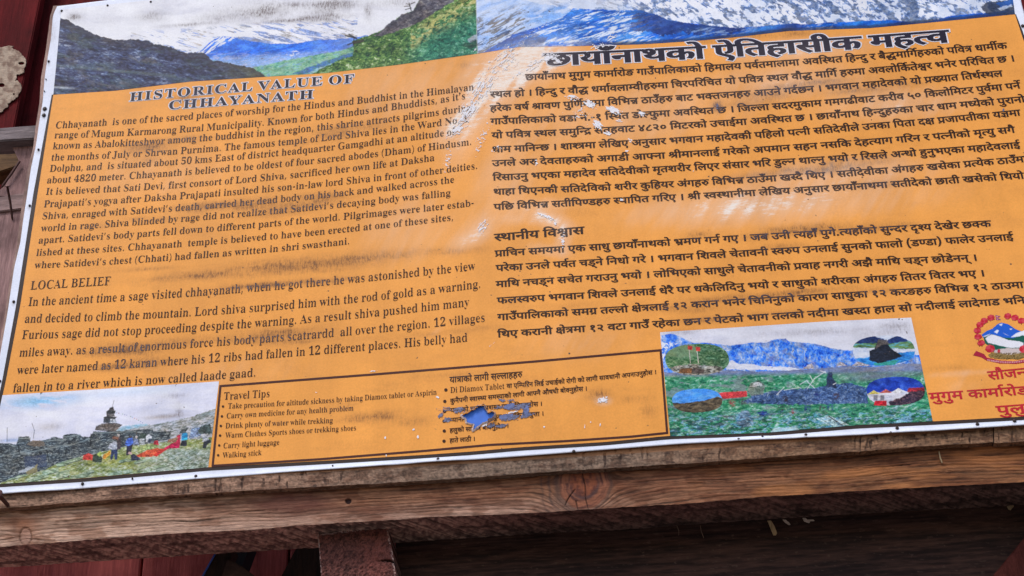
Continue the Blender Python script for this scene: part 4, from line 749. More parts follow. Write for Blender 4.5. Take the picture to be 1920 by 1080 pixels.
A.put(m*A.poly([k5(*q) for q in [(60, 400), (190, 380), (420, 395), (430, 450), (250, 470), (90, 460)]], 2, 4, 67), A.tex([(60, 62, 56), (140, 136, 124), (206, 204, 196)], A.n(5, 2, 3, 68))); P5([(120, 440), (130, 412), (215, 405), (210, 445)], (140, 96, 60), .6, 69); P5([(205, 440), (220, 400), (300, 420), (290, 445)], (84, 74, 70), .6, 70)
for x_, y_ in ((190, 260), (245, 268)): A.line(k5(x_, y_), k5(x_+12, 372), .8, (214, 200, 190)); P5([(x_-8, y_-8), (x_+24, y_-6), (x_+24, y_+22), (x_-4, y_+20)], (200, 60, 56), .3, 71)
m = oval(1540, 285, 216, 104)
A.put(m, A.tex([(196, 206, 228), (226, 230, 240)], A.n(10, 4, 3, 72))); A.put(m*A.poly([k5(*q) for q in [(1300, 260), (1380, 205), (1470, 180), (1560, 215), (1640, 180), (1760, 240), (1760, 250), (1300, 250)]], 1.5, 5, 73), A.tex([(24, 40, 90), (44, 66, 120)], A.n(6, 3, 3, 74)))
A.put(m*A.poly([k5(*q) for q in [(1300, 240), (1450, 235), (1580, 236), (1760, 215), (1760, 275), (1300, 262)]], 1.5, 5, 75), A.tex([(50, 90, 70), (110, 150, 90), (90, 170, 200)], A.n(14, 2.4, 3, 76))); A.put(m*A.poly([k5(*q) for q in [(1640, 300), (1760, 290), (1760, 340), (1560, 400), (1400, 400), (1330, 340), (1400, 335)]], 1.5, 5, 77), A.tex([(30, 110, 200), (70, 160, 226)], A.n(10, 2, 3, 78))); A.put(m*A.poly([k5(*q) for q in [(1470, 370), (1650, 350), (1600, 400), (1480, 400)]], 2, 5, 79)*.8, (60, 160, 120))
P5([(1440, 350), (1440, 285), (1475, 275), (1500, 215), (1550, 215), (1590, 270), (1670, 325), (1600, 350), (1500, 375)], (30, 36, 50), 1.2, 80); P5([(1480, 280), (1500, 210), (1560, 210), (1575, 240), (1520, 250)], (96, 88, 84), 1, 81, .8)
m = oval(248, 632, 174, 82)
A.put(m, A.tex([(40, 120, 226), (70, 150, 240), (130, 190, 246)], sst(560, 660, 580+(A.y-580)*3.692*1.0)*.4+.3*A.n(12, 4, 3, 82))); A.put(m*A.poly([k5(*q) for q in [(60, 645), (160, 650), (300, 630), (390, 605), (430, 620), (430, 740), (60, 740)]], 1.2, 5, 83), A.tex([(46, 40, 34), (92, 78, 60), (130, 112, 86)], A.n(7, 3, 4, 84))); A.put(m*sst(769, 776, A.y)*.6, (40, 30, 32))
m = oval(1622, 566, 202, 99)
A.put(m, A.tex([(20, 46, 140), (32, 66, 176), (60, 100, 200)], A.n(14, 8, 4, 85))); A.put(m*A.poly([k5(*q) for q in [(1400, 590), (1500, 575), (1840, 560), (1840, 680), (1400, 680)]], 1, 5, 86), A.tex([(190, 190, 206), (226, 224, 232)], A.n(10, 3, 3, 87)))
P5([(1425, 590), (1470, 560), (1515, 585)], (206, 186, 96), .4, 88); P5([(1510, 580), (1555, 552), (1600, 578)], (190, 96, 80), .4, 89); P5([(1590, 578), (1640, 545), (1705, 575)], (222, 222, 226), .4, 90); P5([(1700, 575), (1710, 545), (1820, 540), (1825, 570)], (160, 44, 56), 1, 91)
A.put(m*A.poly([k5(*q) for q in [(1690, 590), (1720, 570), (1840, 560), (1840, 680), (1590, 680), (1570, 640), (1660, 610)]], 2, 4, 92), A.tex([(30, 24, 40), (64, 50, 66), (110, 80, 90)], A.n(4, 3, 3, 93))); P5([(1470, 665), (1480, 632), (1560, 632), (1560, 668)], (196, 34, 50), .4, 94)
for x_ in (1468, 1515): P5([(x_, 632), (x_+2, 595), (x_+28, 595), (x_+28, 632)], (70, 74, 96), .3, 95, .7)
A.done('printed_picture', .00112, 'printed photo of a mountain meadow with four oval insets')

# ------------------------------------------------------------------ round emblem: garland, mountains, hills, map, ribbon
EX, EY = np.meshgrid(np.arange(1812, 1965, .6), np.arange(582, 690, .6))
E_ = Pic.__new__(Pic); E_.x = EX.astype(float); E_.y = EY+0.0; E_.c = np.zeros(EX.shape+(3,)); A = E_; al = np.zeros(EX.shape, bool)
k6 = lambda x, y: (1720+x/4.0, 560+y/4.0)
def P6(pts, col, amp=.0, seed=1):
    global al
    m = A.poly([k6(*q) for q in pts], amp, 3, seed); A.put(m, col); al = al | (m > .4)
CX, CY, RX, RY = 660, 300, 228, 165     # in crop units
P6([(480, 270), (520, 240), (560, 225), (600, 190), (630, 178), (680, 190), (740, 230), (800, 250), (850, 235), (850, 300), (500, 300)], (34, 96, 206))
for q in ([(575, 250), (600, 232), (612, 240), (598, 262)], [(640, 255), (690, 280), (660, 268)], [(610, 195), (640, 185), (632, 205)], [(690, 225), (715, 225), (700, 235)], [(700, 290), (740, 260), (800, 236), (850, 240), (850, 280), (760, 285)], [(490, 285), (550, 262), (520, 285)]): P6(q, (232, 234, 244))
P6([(500, 330), (500, 290), (560, 265), (640, 290), (720, 295), (790, 275), (860, 285), (860, 340), (800, 400), (560, 400), (530, 350)], (26, 92, 76), 1.0, 3)
P6([(510, 300), (530, 280), (560, 268), (620, 285), (680, 310), (760, 320), (795, 330), (795, 365), (700, 370), (610, 350), (530, 330)], (232, 230, 236), .6, 5)
P6([(570, 420), (580, 385), (680, 370), (780, 375), (830, 390), (800, 420), (700, 425)], (206, 190, 186), .8, 6); P6([(600, 405), (602, 380), (622, 380), (622, 405)], (190, 50, 62))
P6([(530, 420), (560, 402), (620, 410), (700, 420), (780, 405), (860, 390), (860, 430), (760, 455), (620, 455), (540, 440)], (150, 122, 70), 1.2, 8); m = A.n(3, 1.2, 2, 9, -25) > .55
A.put(m*(A.y > 661)*(A.y < 674)*al, (106, 84, 44))
P6([(415, 425), (440, 390), (500, 415), (520, 440), (620, 462), (720, 468), (840, 450), (960, 400), (980, 430), (880, 470), (740, 490), (620, 487), (520, 465), (480, 440)], (172, 34, 60))
for t in np.linspace(0, 1, 26): # lettering of the motto on the ribbon, a few pixels high in the photo
    x_ = 530+t*330; y_ = 461+18*math.sin(t*math.pi)*.9-22*max(0, t-.6); m = (np.abs(A.x-k6(x_, 0)[0]) < .8+.5*noise(t*40, 0, 3))*(np.abs(A.y-k6(0, y_)[1]) < 1.5); A.put(m*.6, (226, 180, 186))
rng = np.random.default_rng(5)
fl = [(552, 142), (502, 165), (470, 195), (450, 238), (455, 285), (478, 332), (545, 375), (678, 130), (732, 142), (780, 165), (830, 195), (860, 240), (870, 290), (850, 340), (800, 378)]
for cx, cy in fl:
    for k in range(6):
        a = rng.uniform(0, 6.28); ex, ey = cx+34*math.cos(a), cy+26*math.sin(a)+8; nx, ny = -math.sin(a)*7, math.cos(a)*7
        P6([(cx, cy), ((cx+ex)/2+nx, (cy+ey)/2+ny), (ex, ey), ((cx+ex)/2-nx, (cy+ey)/2-ny)], (66, 58, 44))
for cx, cy in fl:
    r = 27 if cy < 350 else 34
    for k in range(7):
        a = k*.9+cx; P6([(cx+math.cos(a)*r*.55+r*.55*math.cos(b), cy+math.sin(a)*r*.45+r*.45*math.sin(b)) for b in np.linspace(0, 6.28, 12)[:-1]], (196, 34, 52) if k % 3 else (214, 70, 84))
P6([(584, 122), (628, 132), (604, 144), (632, 160), (590, 162)], (60, 70, 150)); P6([(588, 128), (618, 134), (597, 146), (622, 158), (593, 159)], (206, 70, 90)); P6([(594, 132), (604, 135), (597, 140)], (240, 236, 240)); P6([(597, 150), (606, 152), (600, 157)], (240, 236, 240))
o = grid('emblem', bpx(E_.x, E_.y, .0013), MT['print'], board, E_.c*KA, {'soot': soot_at(E_.x, E_.y)*.5, 'scuff_sheen': scuff_sheen_at(E_.x, E_.y)*.4}, keep=al[:-1, :-1] & al[1:, 1:])


# ------------------------------------------------------------------ box round the travel tips
def stroke_mesh(name, pts, w, mat, lift, parent, n=400, close=False):
    q = resample(pts, n, 3); d = np.gradient(q, axis=0); d /= np.hypot(d[:, 0], d[:, 1])[:, None]; nn = np.stack([-d[:, 1], d[:, 0]], -1)
    k = 4; off = np.linspace(-.5, .5, k)[:, None, None]*w; g_ = q[None]+off*nn[None]
    return g_
def frame(name, top, bottom, left, right, w, mat, lift, parent):
    V = []; F = []; o = 0; att = []
    for pts in (top, bottom, left, right):
        g_ = stroke_mesh('', pts, w, mat, lift, parent); V.append(bpx(g_[..., 0], g_[..., 1], lift).reshape(-1, 3)); att.append(soot_at(g_[..., 0], g_[..., 1]).ravel())
        F.append(gridfaces(g_.shape[0], g_.shape[1], off=o)); o += g_.shape[0]*g_.shape[1]; lift += .00003
    a = np.concatenate(att); return mesh_np(name, np.concatenate(V), np.concatenate(F), mat, parent, None, {'soot': a, 'scuff_sheen': a*0})
frame('tips_frame', [(411.5, 724), (700, 702), (1000, 678), (1240, 656.5)], [(397, 873.5), (600, 861), (800, 845), (920, 834), (1060, 827), (1180, 819), (1252.5, 811.5)],
      [(413.5, 722), (398.5, 875)], [(1238.5, 655), (1251, 813.5)], 4.2, MT['boxline'], .0012, board)

# ------------------------------------------------------------------ lettering (outlines packed below, set line by line on the board)
GLYPHS = [   # advance and outlines (x, y steps, 250 to the em) of every letter on the board
    (195,[[6,0,0,6,13,3,4,3,3,4,2,14,-1,118,-1,6,-3,4,-4,2,-13,3,0,7,84,0,0,-7,-14,-2,-5,-4,-1,-3,-2,-13,0,-48,59,0,0,48,-1,13,-2,3,-5,4,-14,2,0,7,84,0,0,-7,-8,-1,-6,-2,
    -3,-2,-3,-4,-1,-6,-1,-7,1,-119,1,-5,3,-5,3,-3,6,-2,8,-1,0,-6,-84,0,0,6,13,3,4,2,3,4,2,7,0,8,0,52,-59,0,0,-52,2,-14,2,-4,4,-3,14,-3,0,-6]]),(97,[[5,0,0,6,8,2,10,4,3,4,
    1,5,1,7,0,123,-2,5,-2,3,-5,2,-14,2,0,7,86,0,0,-7,-14,-2,-4,-2,-3,-3,-1,-5,-1,-122,1,-9,2,-6,6,-4,15,-4,0,-6]]),(145,[[16,-4,0,63,7,0,5,-17,6,-13,8,-11,8,-7,11,-4,12,
    -1,9,0,8,3,6,4,4,6,3,7,1,7,-2,11,-7,8,-11,8,-37,18,-10,8,-8,8,-6,9,-3,10,-2,11,1,9,2,9,4,8,5,7,6,6,7,4,8,4,8,2,10,1,10,-1,33,-7,3,0,3,3,1,5,7,0,0,-55,-6,0,-6,17,-10,
    14,-12,10,-13,5,-7,1,-8,-1,-6,-3,-6,-3,-4,-5,-3,-6,-1,-6,1,-7,2,-5,4,-5,5,-4,6,-4,42,-20,8,-5,6,-5,9,-11,5,-12,2,-14,-1,-11,-3,-9,-4,-8,-6,-8,-7,-6,-9,-5,-9,-4,-11,
    -2,-21,0,-8,1,-23,6,-6,-1,-3,-7]]),(158,[[34,0,0,6,8,1,7,2,4,3,3,4,1,6,1,139,-15,-1,-10,-4,-9,-6,-6,-8,-5,-11,-2,-13,-7,0,0,52,149,0,0,-52,-7,0,-7,24,-15,14,-26,5,1,
    -139,1,-7,3,-4,4,-2,7,-2,8,-1,0,-6]]),(196,[[97,-4,-12,1,-11,2,-11,4,-10,5,-10,6,-8,8,-7,8,-6,9,-5,11,-4,11,-2,12,-1,12,1,12,2,12,4,11,5,10,6,9,7,9,9,7,9,7,10,5,11,3,
    12,3,13,1,12,-1,11,-2,11,-4,10,-5,9,-6,8,-8,8,-8,6,-9,5,-11,4,-11,2,-12,1,-12,-1,-12,-2,-12,-4,-11,-5,-11,-6,-9,-8,-8,-8,-8,-10,-6,-10,-5,-11,-4,-12,-2],[98,4,24,9,
    14,27,5,45,-1,24,-4,20,-7,16,-9,11,-10,7,-13,2,-24,-9,-14,-27,-5,-44,1,-24,4,-20,7,-16,9,-11,11,-7]]),(176,[[6,0,0,6,13,3,4,3,3,4,2,14,-1,118,-1,6,-3,4,-4,2,-13,3,0,
    7,75,0,23,-2,18,-3,15,-7,10,-8,6,-12,2,-14,-4,-18,-13,-14,-21,-9,46,-68,8,-7,8,-2,0,-6,-53,0,-51,79,-7,0,0,-57,2,-6,2,-4,4,-3,6,-2,8,-1,0,-6],[68,87,20,1,9,3,7,5,5,7,
    3,10,1,12,-3,20,-10,12,-16,3,-6,0,-7,-3,-2,-3,-1,-10]]),(174,[[96,-4,-17,1,-14,4,-14,6,-12,9,-10,10,-8,13,-6,14,-4,15,-1,17,1,17,4,15,6,14,8,12,10,10,13,9,13,6,15,4,
    16,1,13,-1,35,-10,6,1,4,4,2,6,6,0,0,-58,-6,0,-6,14,-8,12,-9,11,-11,7,-11,5,-12,1,-25,-9,-15,-27,-5,-45,5,-42,17,-25,28,-8,9,1,10,2,10,5,10,6,8,7,9,10,6,-7,-19,-21,
    -23,-12]]),(162,[[-3,0,0,7,4,0,8,4,6,10,62,153,7,-1,63,-149,6,-11,3,-4,4,-2,5,0,0,-7,-80,0,0,7,11,1,7,3,3,6,-2,7,-10,25,-56,0,-9,-24,-1,-7,2,-6,6,-4,12,-1,0,-7],[42,
    60,48,0,-24,59]]),(159,[[6,0,0,6,13,3,4,3,3,4,2,14,-1,118,-1,6,-3,4,-4,3,-13,2,0,7,87,0,0,-7,-11,-1,-8,-2,-2,-2,-3,-7,-1,-10,0,-110,1,-13,3,-5,10,-3,16,1,19,4,8,3,7,
    5,6,7,10,17,4,11,7,0,-9,-58]]),(67,[[10,-32,7,31,6,30,23,0,2,-3,-6,-19,-16,-39]]),(159,[[79,-5,-65,152,-6,9,-3,4,-5,2,-5,1,0,7,83,0,0,-7,-12,-1,-7,-3,-2,-3,0,-6,39,
    -97,34,87,2,9,-1,7,-1,3,-7,3,-12,1,0,7,53,0,0,-7,-8,-2,-4,-2,-6,-9,-60,-155]]),(183,[[92,-5,-21,2,-16,5,-13,9,-8,12,-5,15,-2,20,0,90,-2,6,-2,4,-4,2,-13,3,0,7,84,0,0,
    -7,-11,-1,-7,-3,-2,-2,-2,-6,-1,-99,1,-13,3,-11,5,-9,6,-6,9,-4,11,-1,25,6,14,17,5,28,-1,89,-1,6,-3,4,-4,2,-15,3,0,7,54,0,0,-7,-11,-3,-4,-3,-3,-9,-1,-80,-2,-24,-5,-18,
    -9,-14,-12,-9,-17,-6]]),(164,[[5,0,0,6,8,1,6,1,4,3,3,4,1,6,1,8,-1,118,-1,7,-3,4,-4,3,-6,2,-7,0,0,7,142,0,0,-51,-5,0,-3,14,-6,11,-7,7,-11,5,-13,3,-22,1,-9,-1,-3,-4,-1,
    -11,0,-52,14,0,8,3,6,5,5,7,4,10,2,11,6,0,0,-84,-6,0,-1,9,-4,15,-4,5,-4,4,-10,4,-16,2,0,-58,2,-9,2,-3,3,-2,11,-1,11,1,20,3,8,4,7,4,6,6,11,15,4,10,7,0,-10,-53]]),(150,
    [[6,0,0,6,13,4,4,2,3,5,1,6,1,117,-1,8,-1,6,-3,4,-4,2,-14,3,0,7,141,0,0,-51,-6,0,-4,18,-4,7,-4,5,-6,4,-7,3,-18,4,-16,0,-9,-1,-3,-2,-1,-2,0,-63,13,1,8,3,6,5,5,7,3,9,3,
    12,6,0,0,-85,-6,0,-2,13,-4,10,-4,8,-7,4,-8,3,-13,1,0,-53,2,-14,4,-6,4,-1,18,-3,0,-6]]),(158,[[38,0,0,6,13,3,4,3,3,4,2,14,0,36,-47,85,-8,9,-10,3,0,7,82,0,0,-7,-8,0,-7,
    -2,-4,-4,0,-5,34,-68,32,52,5,11,1,5,-2,6,-7,4,-11,1,0,7,54,0,0,-7,-8,-3,-10,-9,-46,-75,0,-46,2,-14,2,-4,4,-3,14,-3,0,-6]]),(184,[[150,-4,-110,134,0,-109,2,-6,2,-3,4,
    -3,6,-2,8,-1,0,-6,-55,0,0,6,13,3,5,3,2,7,1,10,0,115,-14,17,-7,2,0,7,51,0,88,-107,0,77,-1,11,-3,6,-2,2,-6,3,-11,1,0,7,55,0,0,-7,-7,-1,-6,-1,-4,-3,-2,-4,-2,-6,0,
    -152]]),(142,[[7,0,0,6,4,0,6,4,1,2,2,9,-1,132,-2,7,-2,2,-8,2,0,6,48,0,0,-71,10,11,12,6,13,2,19,-4,10,-13,4,-22,0,-63,3,-6,2,-2,7,-2,0,-6,-60,0,0,6,8,2,3,5,2,8,0,60,
    -2,11,-3,7,-3,1,-4,1,-8,-1,-7,-5,-6,-7,0,-72,2,-6,3,-2,7,-2,0,-6]]),(128,[[95,-4,-11,2,-7,6,-3,9,-11,-9,-13,-5,-14,-2,-9,1,-6,2,-6,4,-4,6,-3,6,0,8,1,10,6,9,9,8,12,7,
    17,6,21,7,0,19,-2,11,-2,4,-4,3,-5,1,-6,1,-9,-1,-5,-3,-2,-4,5,-10,2,-6,-2,-8,-3,-3,-8,-4,-4,0,-5,1,-7,4,-4,7,0,11,2,5,3,5,11,8,14,5,8,1,9,0,16,-1,13,-3,9,-5,6,-8,4,
    -10,1,-13,0,-61,1,-3,3,-1,6,3,3,-6,-8,-8,-9,-4],[56,12,9,3,9,9,0,39,-17,-7,-10,-10,-3,-15,1,-10,4,-6]]),(112,[[20,-52,-6,0,-6,2,-4,4,-4,4,-2,5,0,6,1,8,6,6,4,2,4,0,8,
    -1,5,-5,1,-3,1,-11,4,-2,3,1,7,8,4,8,6,18,-40,99,-6,10,-4,2,-4,0,0,7,62,0,0,-7,-10,-1,-2,-3,0,-4,21,-57,18,48,1,8,0,5,-3,3,-9,1,0,7,36,0,0,-7,-7,-2,-6,-11,-39,-105,-8,
    -19,-4,-8,-8,-10,-9,-5]]),(142,[[7,0,0,6,4,0,6,4,1,2,2,9,-1,78,-2,7,-2,2,-8,2,0,6,48,0,0,-16,10,10,12,6,13,2,19,-4,10,-13,4,-22,0,-58,1,-9,4,-4,7,-2,0,-6,-60,0,0,6,8,
    2,3,5,2,8,0,60,-2,11,-3,7,-3,1,-4,1,-8,-1,-7,-5,-6,-7,0,-72,2,-6,3,-2,7,-2,0,-6]]),(85,[[46,-4,-9,1,-7,3,-6,4,-3,6,-2,7,-1,9,0,78,-10,0,0,8,25,25,15,21,6,0,0,-42,23,
    0,0,-12,-23,0,0,-74,1,-8,2,-5,5,-2,6,1,5,5,4,7,6,-4,-9,-15,-13,-9]]),(74,[[38,135,-6,0,-4,2,-4,3,-3,4,-2,4,0,6,2,9,3,4,4,3,4,2,6,0,5,0,4,-2,4,-3,3,-4,2,-9,0,-6,-2,-4,
    -3,-4,-9,-5],[7,0,0,6,4,1,6,3,1,2,2,9,-1,78,-2,7,-2,2,-7,1,0,7,47,0,1,-100,2,-6,2,-2,7,-2,0,-6]]),(107,[[56,-4,-7,1,-22,6,-3,0,-3,-3,-2,-3,-6,0,0,42,7,0,3,-9,4,-9,5,
    -7,6,-4,7,-4,7,0,11,1,3,3,3,3,3,9,-2,6,-4,6,-8,5,-26,14,-12,10,-3,6,-3,6,0,7,1,10,3,9,6,7,8,6,9,4,14,1,24,-5,5,2,2,3,5,0,0,-37,-6,0,-3,9,-4,7,-5,5,-5,4,-6,2,-6,1,-10,
    -1,-3,-3,-4,-6,0,-7,4,-7,7,-5,21,-11,14,-9,5,-5,3,-5,2,-8,1,-8,-1,-11,-4,-9,-6,-8,-8,-6,-10,-4]]),(125,[[63,-4,-11,1,-10,3,-8,4,-8,6,-7,8,-5,8,-4,10,-2,10,-1,11,1,12,
    2,10,4,10,5,8,7,8,8,6,8,4,10,3,10,0,11,0,9,-3,9,-4,8,-6,7,-7,5,-9,4,-9,2,-11,1,-12,-1,-11,-2,-11,-4,-9,-5,-9,-7,-7,-8,-6,-8,-4,-10,-3],[63,4,6,1,5,4,4,5,3,16,1,27,-1,
    20,-1,14,-3,10,-3,6,-5,3,-6,1,-7,-1,-5,-3,-3,-6,-3,-10,-1,-33,0,-28,4,-16,3,-5,5,-4]]),(112,[[57,-4,-9,1,-9,3,-7,4,-7,6,-6,7,-5,9,-4,9,-2,11,-1,12,1,12,2,10,4,10,5,8,
    6,7,7,6,8,4,9,3,9,0,14,-1,11,-5,10,-8,7,-10,4,-14,1,-18,-61,0,3,-26,10,-15,17,-5,10,2,8,5,8,9,6,-5,-14,-17,-16,-10],[43,72,32,0,-1,25,-2,6,-3,4,-4,3,-5,0,-9,-3,-6,
    -12]]),(80,[[6,0,0,6,6,1,6,4,1,5,1,11,0,76,-14,0,0,13,14,0,0,16,1,12,4,10,7,8,9,6,11,4,13,1,9,-1,9,-2,6,-4,5,-5,3,-6,1,-6,0,-5,-2,-4,-5,-6,-4,-1,-8,0,-3,1,-5,5,-2,3,
    0,7,5,12,-1,2,-2,2,-9,-1,-3,-1,-2,-3,-2,-9,0,-35,21,0,0,-13,-21,0,0,-85,2,-5,2,-3,3,-2,5,-2,7,0,0,-6]]),(109,[[58,-4,-9,1,-9,3,-8,4,-7,6,-6,7,-5,8,-4,10,-2,10,-1,11,
    1,11,3,11,4,10,6,9,6,7,9,6,9,5,10,3,10,1,11,-1,10,-3,7,-4,6,-6,3,-6,1,-8,-2,-8,-5,-5,-4,-2,-4,0,-8,2,-5,6,-2,9,1,8,-2,5,-3,3,-6,1,-12,-4,-7,-14,-2,-22,1,-17,3,-14,5,
    -11,7,-7,8,-5,10,-2,9,2,8,4,8,7,5,-5,-14,-14,-16,-9]]),(107,[[7,0,0,6,4,1,6,3,1,2,2,9,-1,78,-2,7,-2,2,-7,1,0,7,46,0,0,-22,10,13,11,9,6,2,6,0,6,0,5,-2,4,-3,3,-4,2,-5,
    1,-5,-2,-8,-6,-6,-8,-2,-7,1,-4,4,-6,7,-5,2,-3,-1,-4,-2,-3,-4,-2,-5,-2,-6,0,-63,3,-7,8,-2,7,-1,0,-6]]),(138,[[52,-4,-8,1,-8,3,-7,4,-6,6,-6,7,-4,8,-3,9,-2,10,-1,11,1,
    12,2,11,3,10,5,9,6,8,6,6,8,4,8,3,8,0,11,-1,10,-5,8,-8,0,50,-4,6,-3,2,-10,2,0,6,53,0,0,-148,2,-7,2,-2,9,-3,0,-6,-15,-1,-16,-2,-18,-5,0,18,-8,-10,-10,-6],[64,10,4,1,7,
    4,6,8,2,5,0,62,-1,4,-5,6,-4,3,-8,1,-7,-1,-6,-4,-4,-6,-2,-9,-2,-12,0,-15,2,-26,2,-9,4,-6,5,-4]]),(138,[[6,-52,0,6,7,1,5,5,1,6,1,10,-1,121,-2,8,-2,2,-8,3,0,6,46,0,0,
    -18,9,11,11,7,13,3,8,-1,8,-3,7,-4,6,-6,5,-7,5,-8,3,-9,2,-11,0,-10,0,-12,-2,-11,-4,-10,-4,-9,-5,-8,-7,-6,-7,-4,-8,-3,-9,-1,-11,2,-10,5,-8,9,0,-40,1,-9,2,-3,4,-4,12,-2,
    0,-6],[73,10,7,2,5,4,4,6,3,9,1,12,1,15,0,13,-2,12,-2,9,-4,6,-5,4,-7,2,-7,-2,-7,-6,-5,-8,0,-62,5,-9,5,-5]]),(74,[[7,0,0,6,4,1,6,3,1,2,2,9,-1,132,-1,7,-2,2,-8,2,0,6,47,
    0,1,-154,2,-6,2,-2,7,-2,0,-6]]),(162,[[46,-4,-40,102,-4,8,-6,3,0,7,56,0,0,-7,-8,-1,-1,-3,0,-5,19,-53,16,41,-6,18,-3,3,-7,1,0,6,58,0,0,-7,-5,-1,-4,-2,-1,-4,15,-50,19,
    48,0,5,-3,3,-9,2,0,6,34,0,0,-6,-6,-2,-5,-8,-42,-104,-5,0,-25,77,-31,-77]]),(140,[[49,-4,-11,1,-8,4,-6,5,-4,8,-2,10,-1,12,0,62,-2,7,-3,2,-8,3,0,6,49,0,0,-93,3,-6,3,-2,
    7,-2,7,1,6,4,6,6,0,74,-3,8,-2,2,-10,2,0,6,50,0,1,-95,2,-7,6,-2,5,-1,0,-6,-15,-1,-16,-3,-18,-5,0,19,-5,-5,-11,-9,-6,-3]]),(165,[[6,0,0,6,8,1,5,2,4,3,3,4,1,6,1,115,-1,
    12,-3,8,-5,4,-13,2,0,7,76,0,36,-5,22,-13,8,-22,-5,-17,-14,-13,-22,-8,27,-9,16,-14,6,-20,-2,-14,-6,-12,-10,-10,-13,-7,-17,-5,-20,-1],[68,94,14,1,9,2,7,4,4,7,3,9,1,11,
    -1,11,-2,8,-3,7,-4,4,-7,3,-13,0,-4,-1,-2,-2,-1,-3,-1,-9],[82,9,10,1,8,3,5,5,4,8,2,9,1,13,-1,12,-3,10,-5,7,-7,5,-10,3,-18,1,0,-67,3,-7,6,-3]]),(206,[[7,0,0,6,4,0,6,4,
    1,2,2,9,-1,78,-2,7,-2,2,-8,2,0,6,47,0,0,-18,11,12,11,6,12,2,15,-2,10,-7,6,-12,11,12,12,7,14,2,17,-4,11,-13,4,-22,0,-63,2,-6,2,-2,8,-2,0,-6,-60,0,0,6,5,1,5,3,1,3,1,8,
    0,60,0,11,-4,7,-3,1,-5,1,-7,-1,-6,-5,-6,-7,0,-72,2,-6,2,-2,7,-2,0,-6,-58,0,0,6,8,2,2,2,1,3,1,8,0,60,-1,11,-3,7,-3,1,-5,1,-7,-1,-7,-5,-6,-7,1,-72,2,-6,2,-2,7,-2,0,
    -6]]),(122,[[54,-52,-15,1,-12,2,-9,4,-7,5,-4,6,-2,6,3,8,6,6,12,4,-10,6,-5,7,-2,8,1,6,2,6,4,5,13,9,9,4,-17,9,-9,13,-4,16,1,8,2,6,4,7,5,5,6,5,15,6,8,2,19,0,19,-5,31,0,
    0,-13,-18,0,5,-8,3,-8,0,-8,0,-7,-2,-7,-3,-6,-5,-5,-11,-8,-7,-3,-16,-2,-11,1,-8,-2,-6,-4,-1,-7,1,-4,5,-3,44,-2,8,-2,7,-3,6,-3,4,-4,2,-5,2,-7,1,-7,-2,-11,-6,-9,-9,-8,
    -12,-6,-16,-3],[58,46,6,1,4,3,3,4,3,15,0,9,0,11,-3,14,-3,4,-4,3,-6,0,-5,0,-4,-3,-3,-4,-2,-6,-2,-19,2,-18,2,-6,3,-4,4,-3],[60,-43,21,2,13,6,4,11,-1,3,-1,3,-3,3,-10,2,
    -47,0,-5,-4,-3,-5,-1,-5,1,-4,3,-4,4,-3,6,-3]]),(236,[[5,0,0,6,8,1,6,2,4,3,3,4,1,6,1,8,0,112,-1,9,-2,6,-2,2,-7,3,-10,1,0,7,63,0,49,-117,49,117,63,0,0,-7,-7,-1,-6,-2,
    -4,-2,-2,-4,-2,-6,-1,-7,0,-109,1,-12,3,-7,2,-3,6,-2,10,-2,0,-6,-83,0,0,6,10,2,7,3,2,2,2,7,1,11,0,117,-62,-148,-7,0,-61,145,1,-124,2,-6,2,-4,5,-2,6,-2,8,-1,0,-6]]),
    (190,[[6,0,0,6,14,3,4,3,2,4,2,14,-1,118,-1,6,-3,4,-4,3,-13,2,0,7,84,0,0,-7,-10,-1,-7,-3,-2,-2,-2,-6,-1,-10,0,-54,52,52,5,6,4,6,1,5,-3,4,-7,2,-12,1,0,7,73,0,0,-7,-19,
    -3,-16,-10,-18,-16,-27,-28,71,-89,9,-8,7,-2,5,-1,0,-6,-89,0,0,6,16,2,4,3,0,5,-6,8,-44,56,-6,-6,1,-52,1,-6,2,-4,4,-3,6,-2,8,-1,0,-6]]),(67,[[33,-4,-7,2,-4,2,-2,4,-2,
    10,0,5,2,4,2,3,4,3,7,1,4,0,7,-4,3,-3,1,-4,1,-5,-1,-6,-1,-4,-3,-4,-3,-2]]),(134,[[16,-4,0,155,-2,9,-6,3,-5,1,0,6,49,0,0,-66,8,8,11,5,11,1,9,0,8,-3,7,-4,6,-5,5,-7,5,-8,
    3,-9,2,-10,0,-10,-1,-12,-2,-12,-4,-10,-5,-9,-7,-8,-8,-6,-8,-5,-10,-3,-10,-1,-12,2,-10,5,-11,7,-19,-14],[68,5,8,2,6,4,4,7,3,11,2,14,0,17,0,13,-2,12,-3,8,-4,6,-6,4,-8,
    1,-3,0,-7,-4,-3,-2,-3,-8,0,-64,1,-12,6,-6]]),(134,[[6,0,0,6,9,2,2,2,1,2,2,9,-1,132,-1,7,-2,2,-8,2,0,6,47,0,0,-107,29,29,6,8,1,4,-2,3,-4,2,-9,0,0,7,52,0,0,-7,-9,-1,-9,
    -5,-8,-6,-19,-19,46,-65,3,-4,4,-2,4,-1,0,-6,-62,0,0,6,7,1,3,2,1,5,-29,41,-5,-5,0,-34,2,-6,3,-2,7,-2,0,-6]]),(123,[[40,-24,-14,2,-13,5,-9,9,-3,5,-2,11,0,6,2,5,3,4,8,4,
    10,0,8,-4,2,-4,2,-4,0,-8,-6,-14,2,-5,3,-2,6,-1,6,1,4,2,3,3,3,10,0,135,-1,12,-3,8,-2,2,-8,4,-11,1,0,7,87,0,0,-7,-10,-1,-7,-3,-2,-3,-2,-7,-1,-116,-6,-32,-18,-19]]),
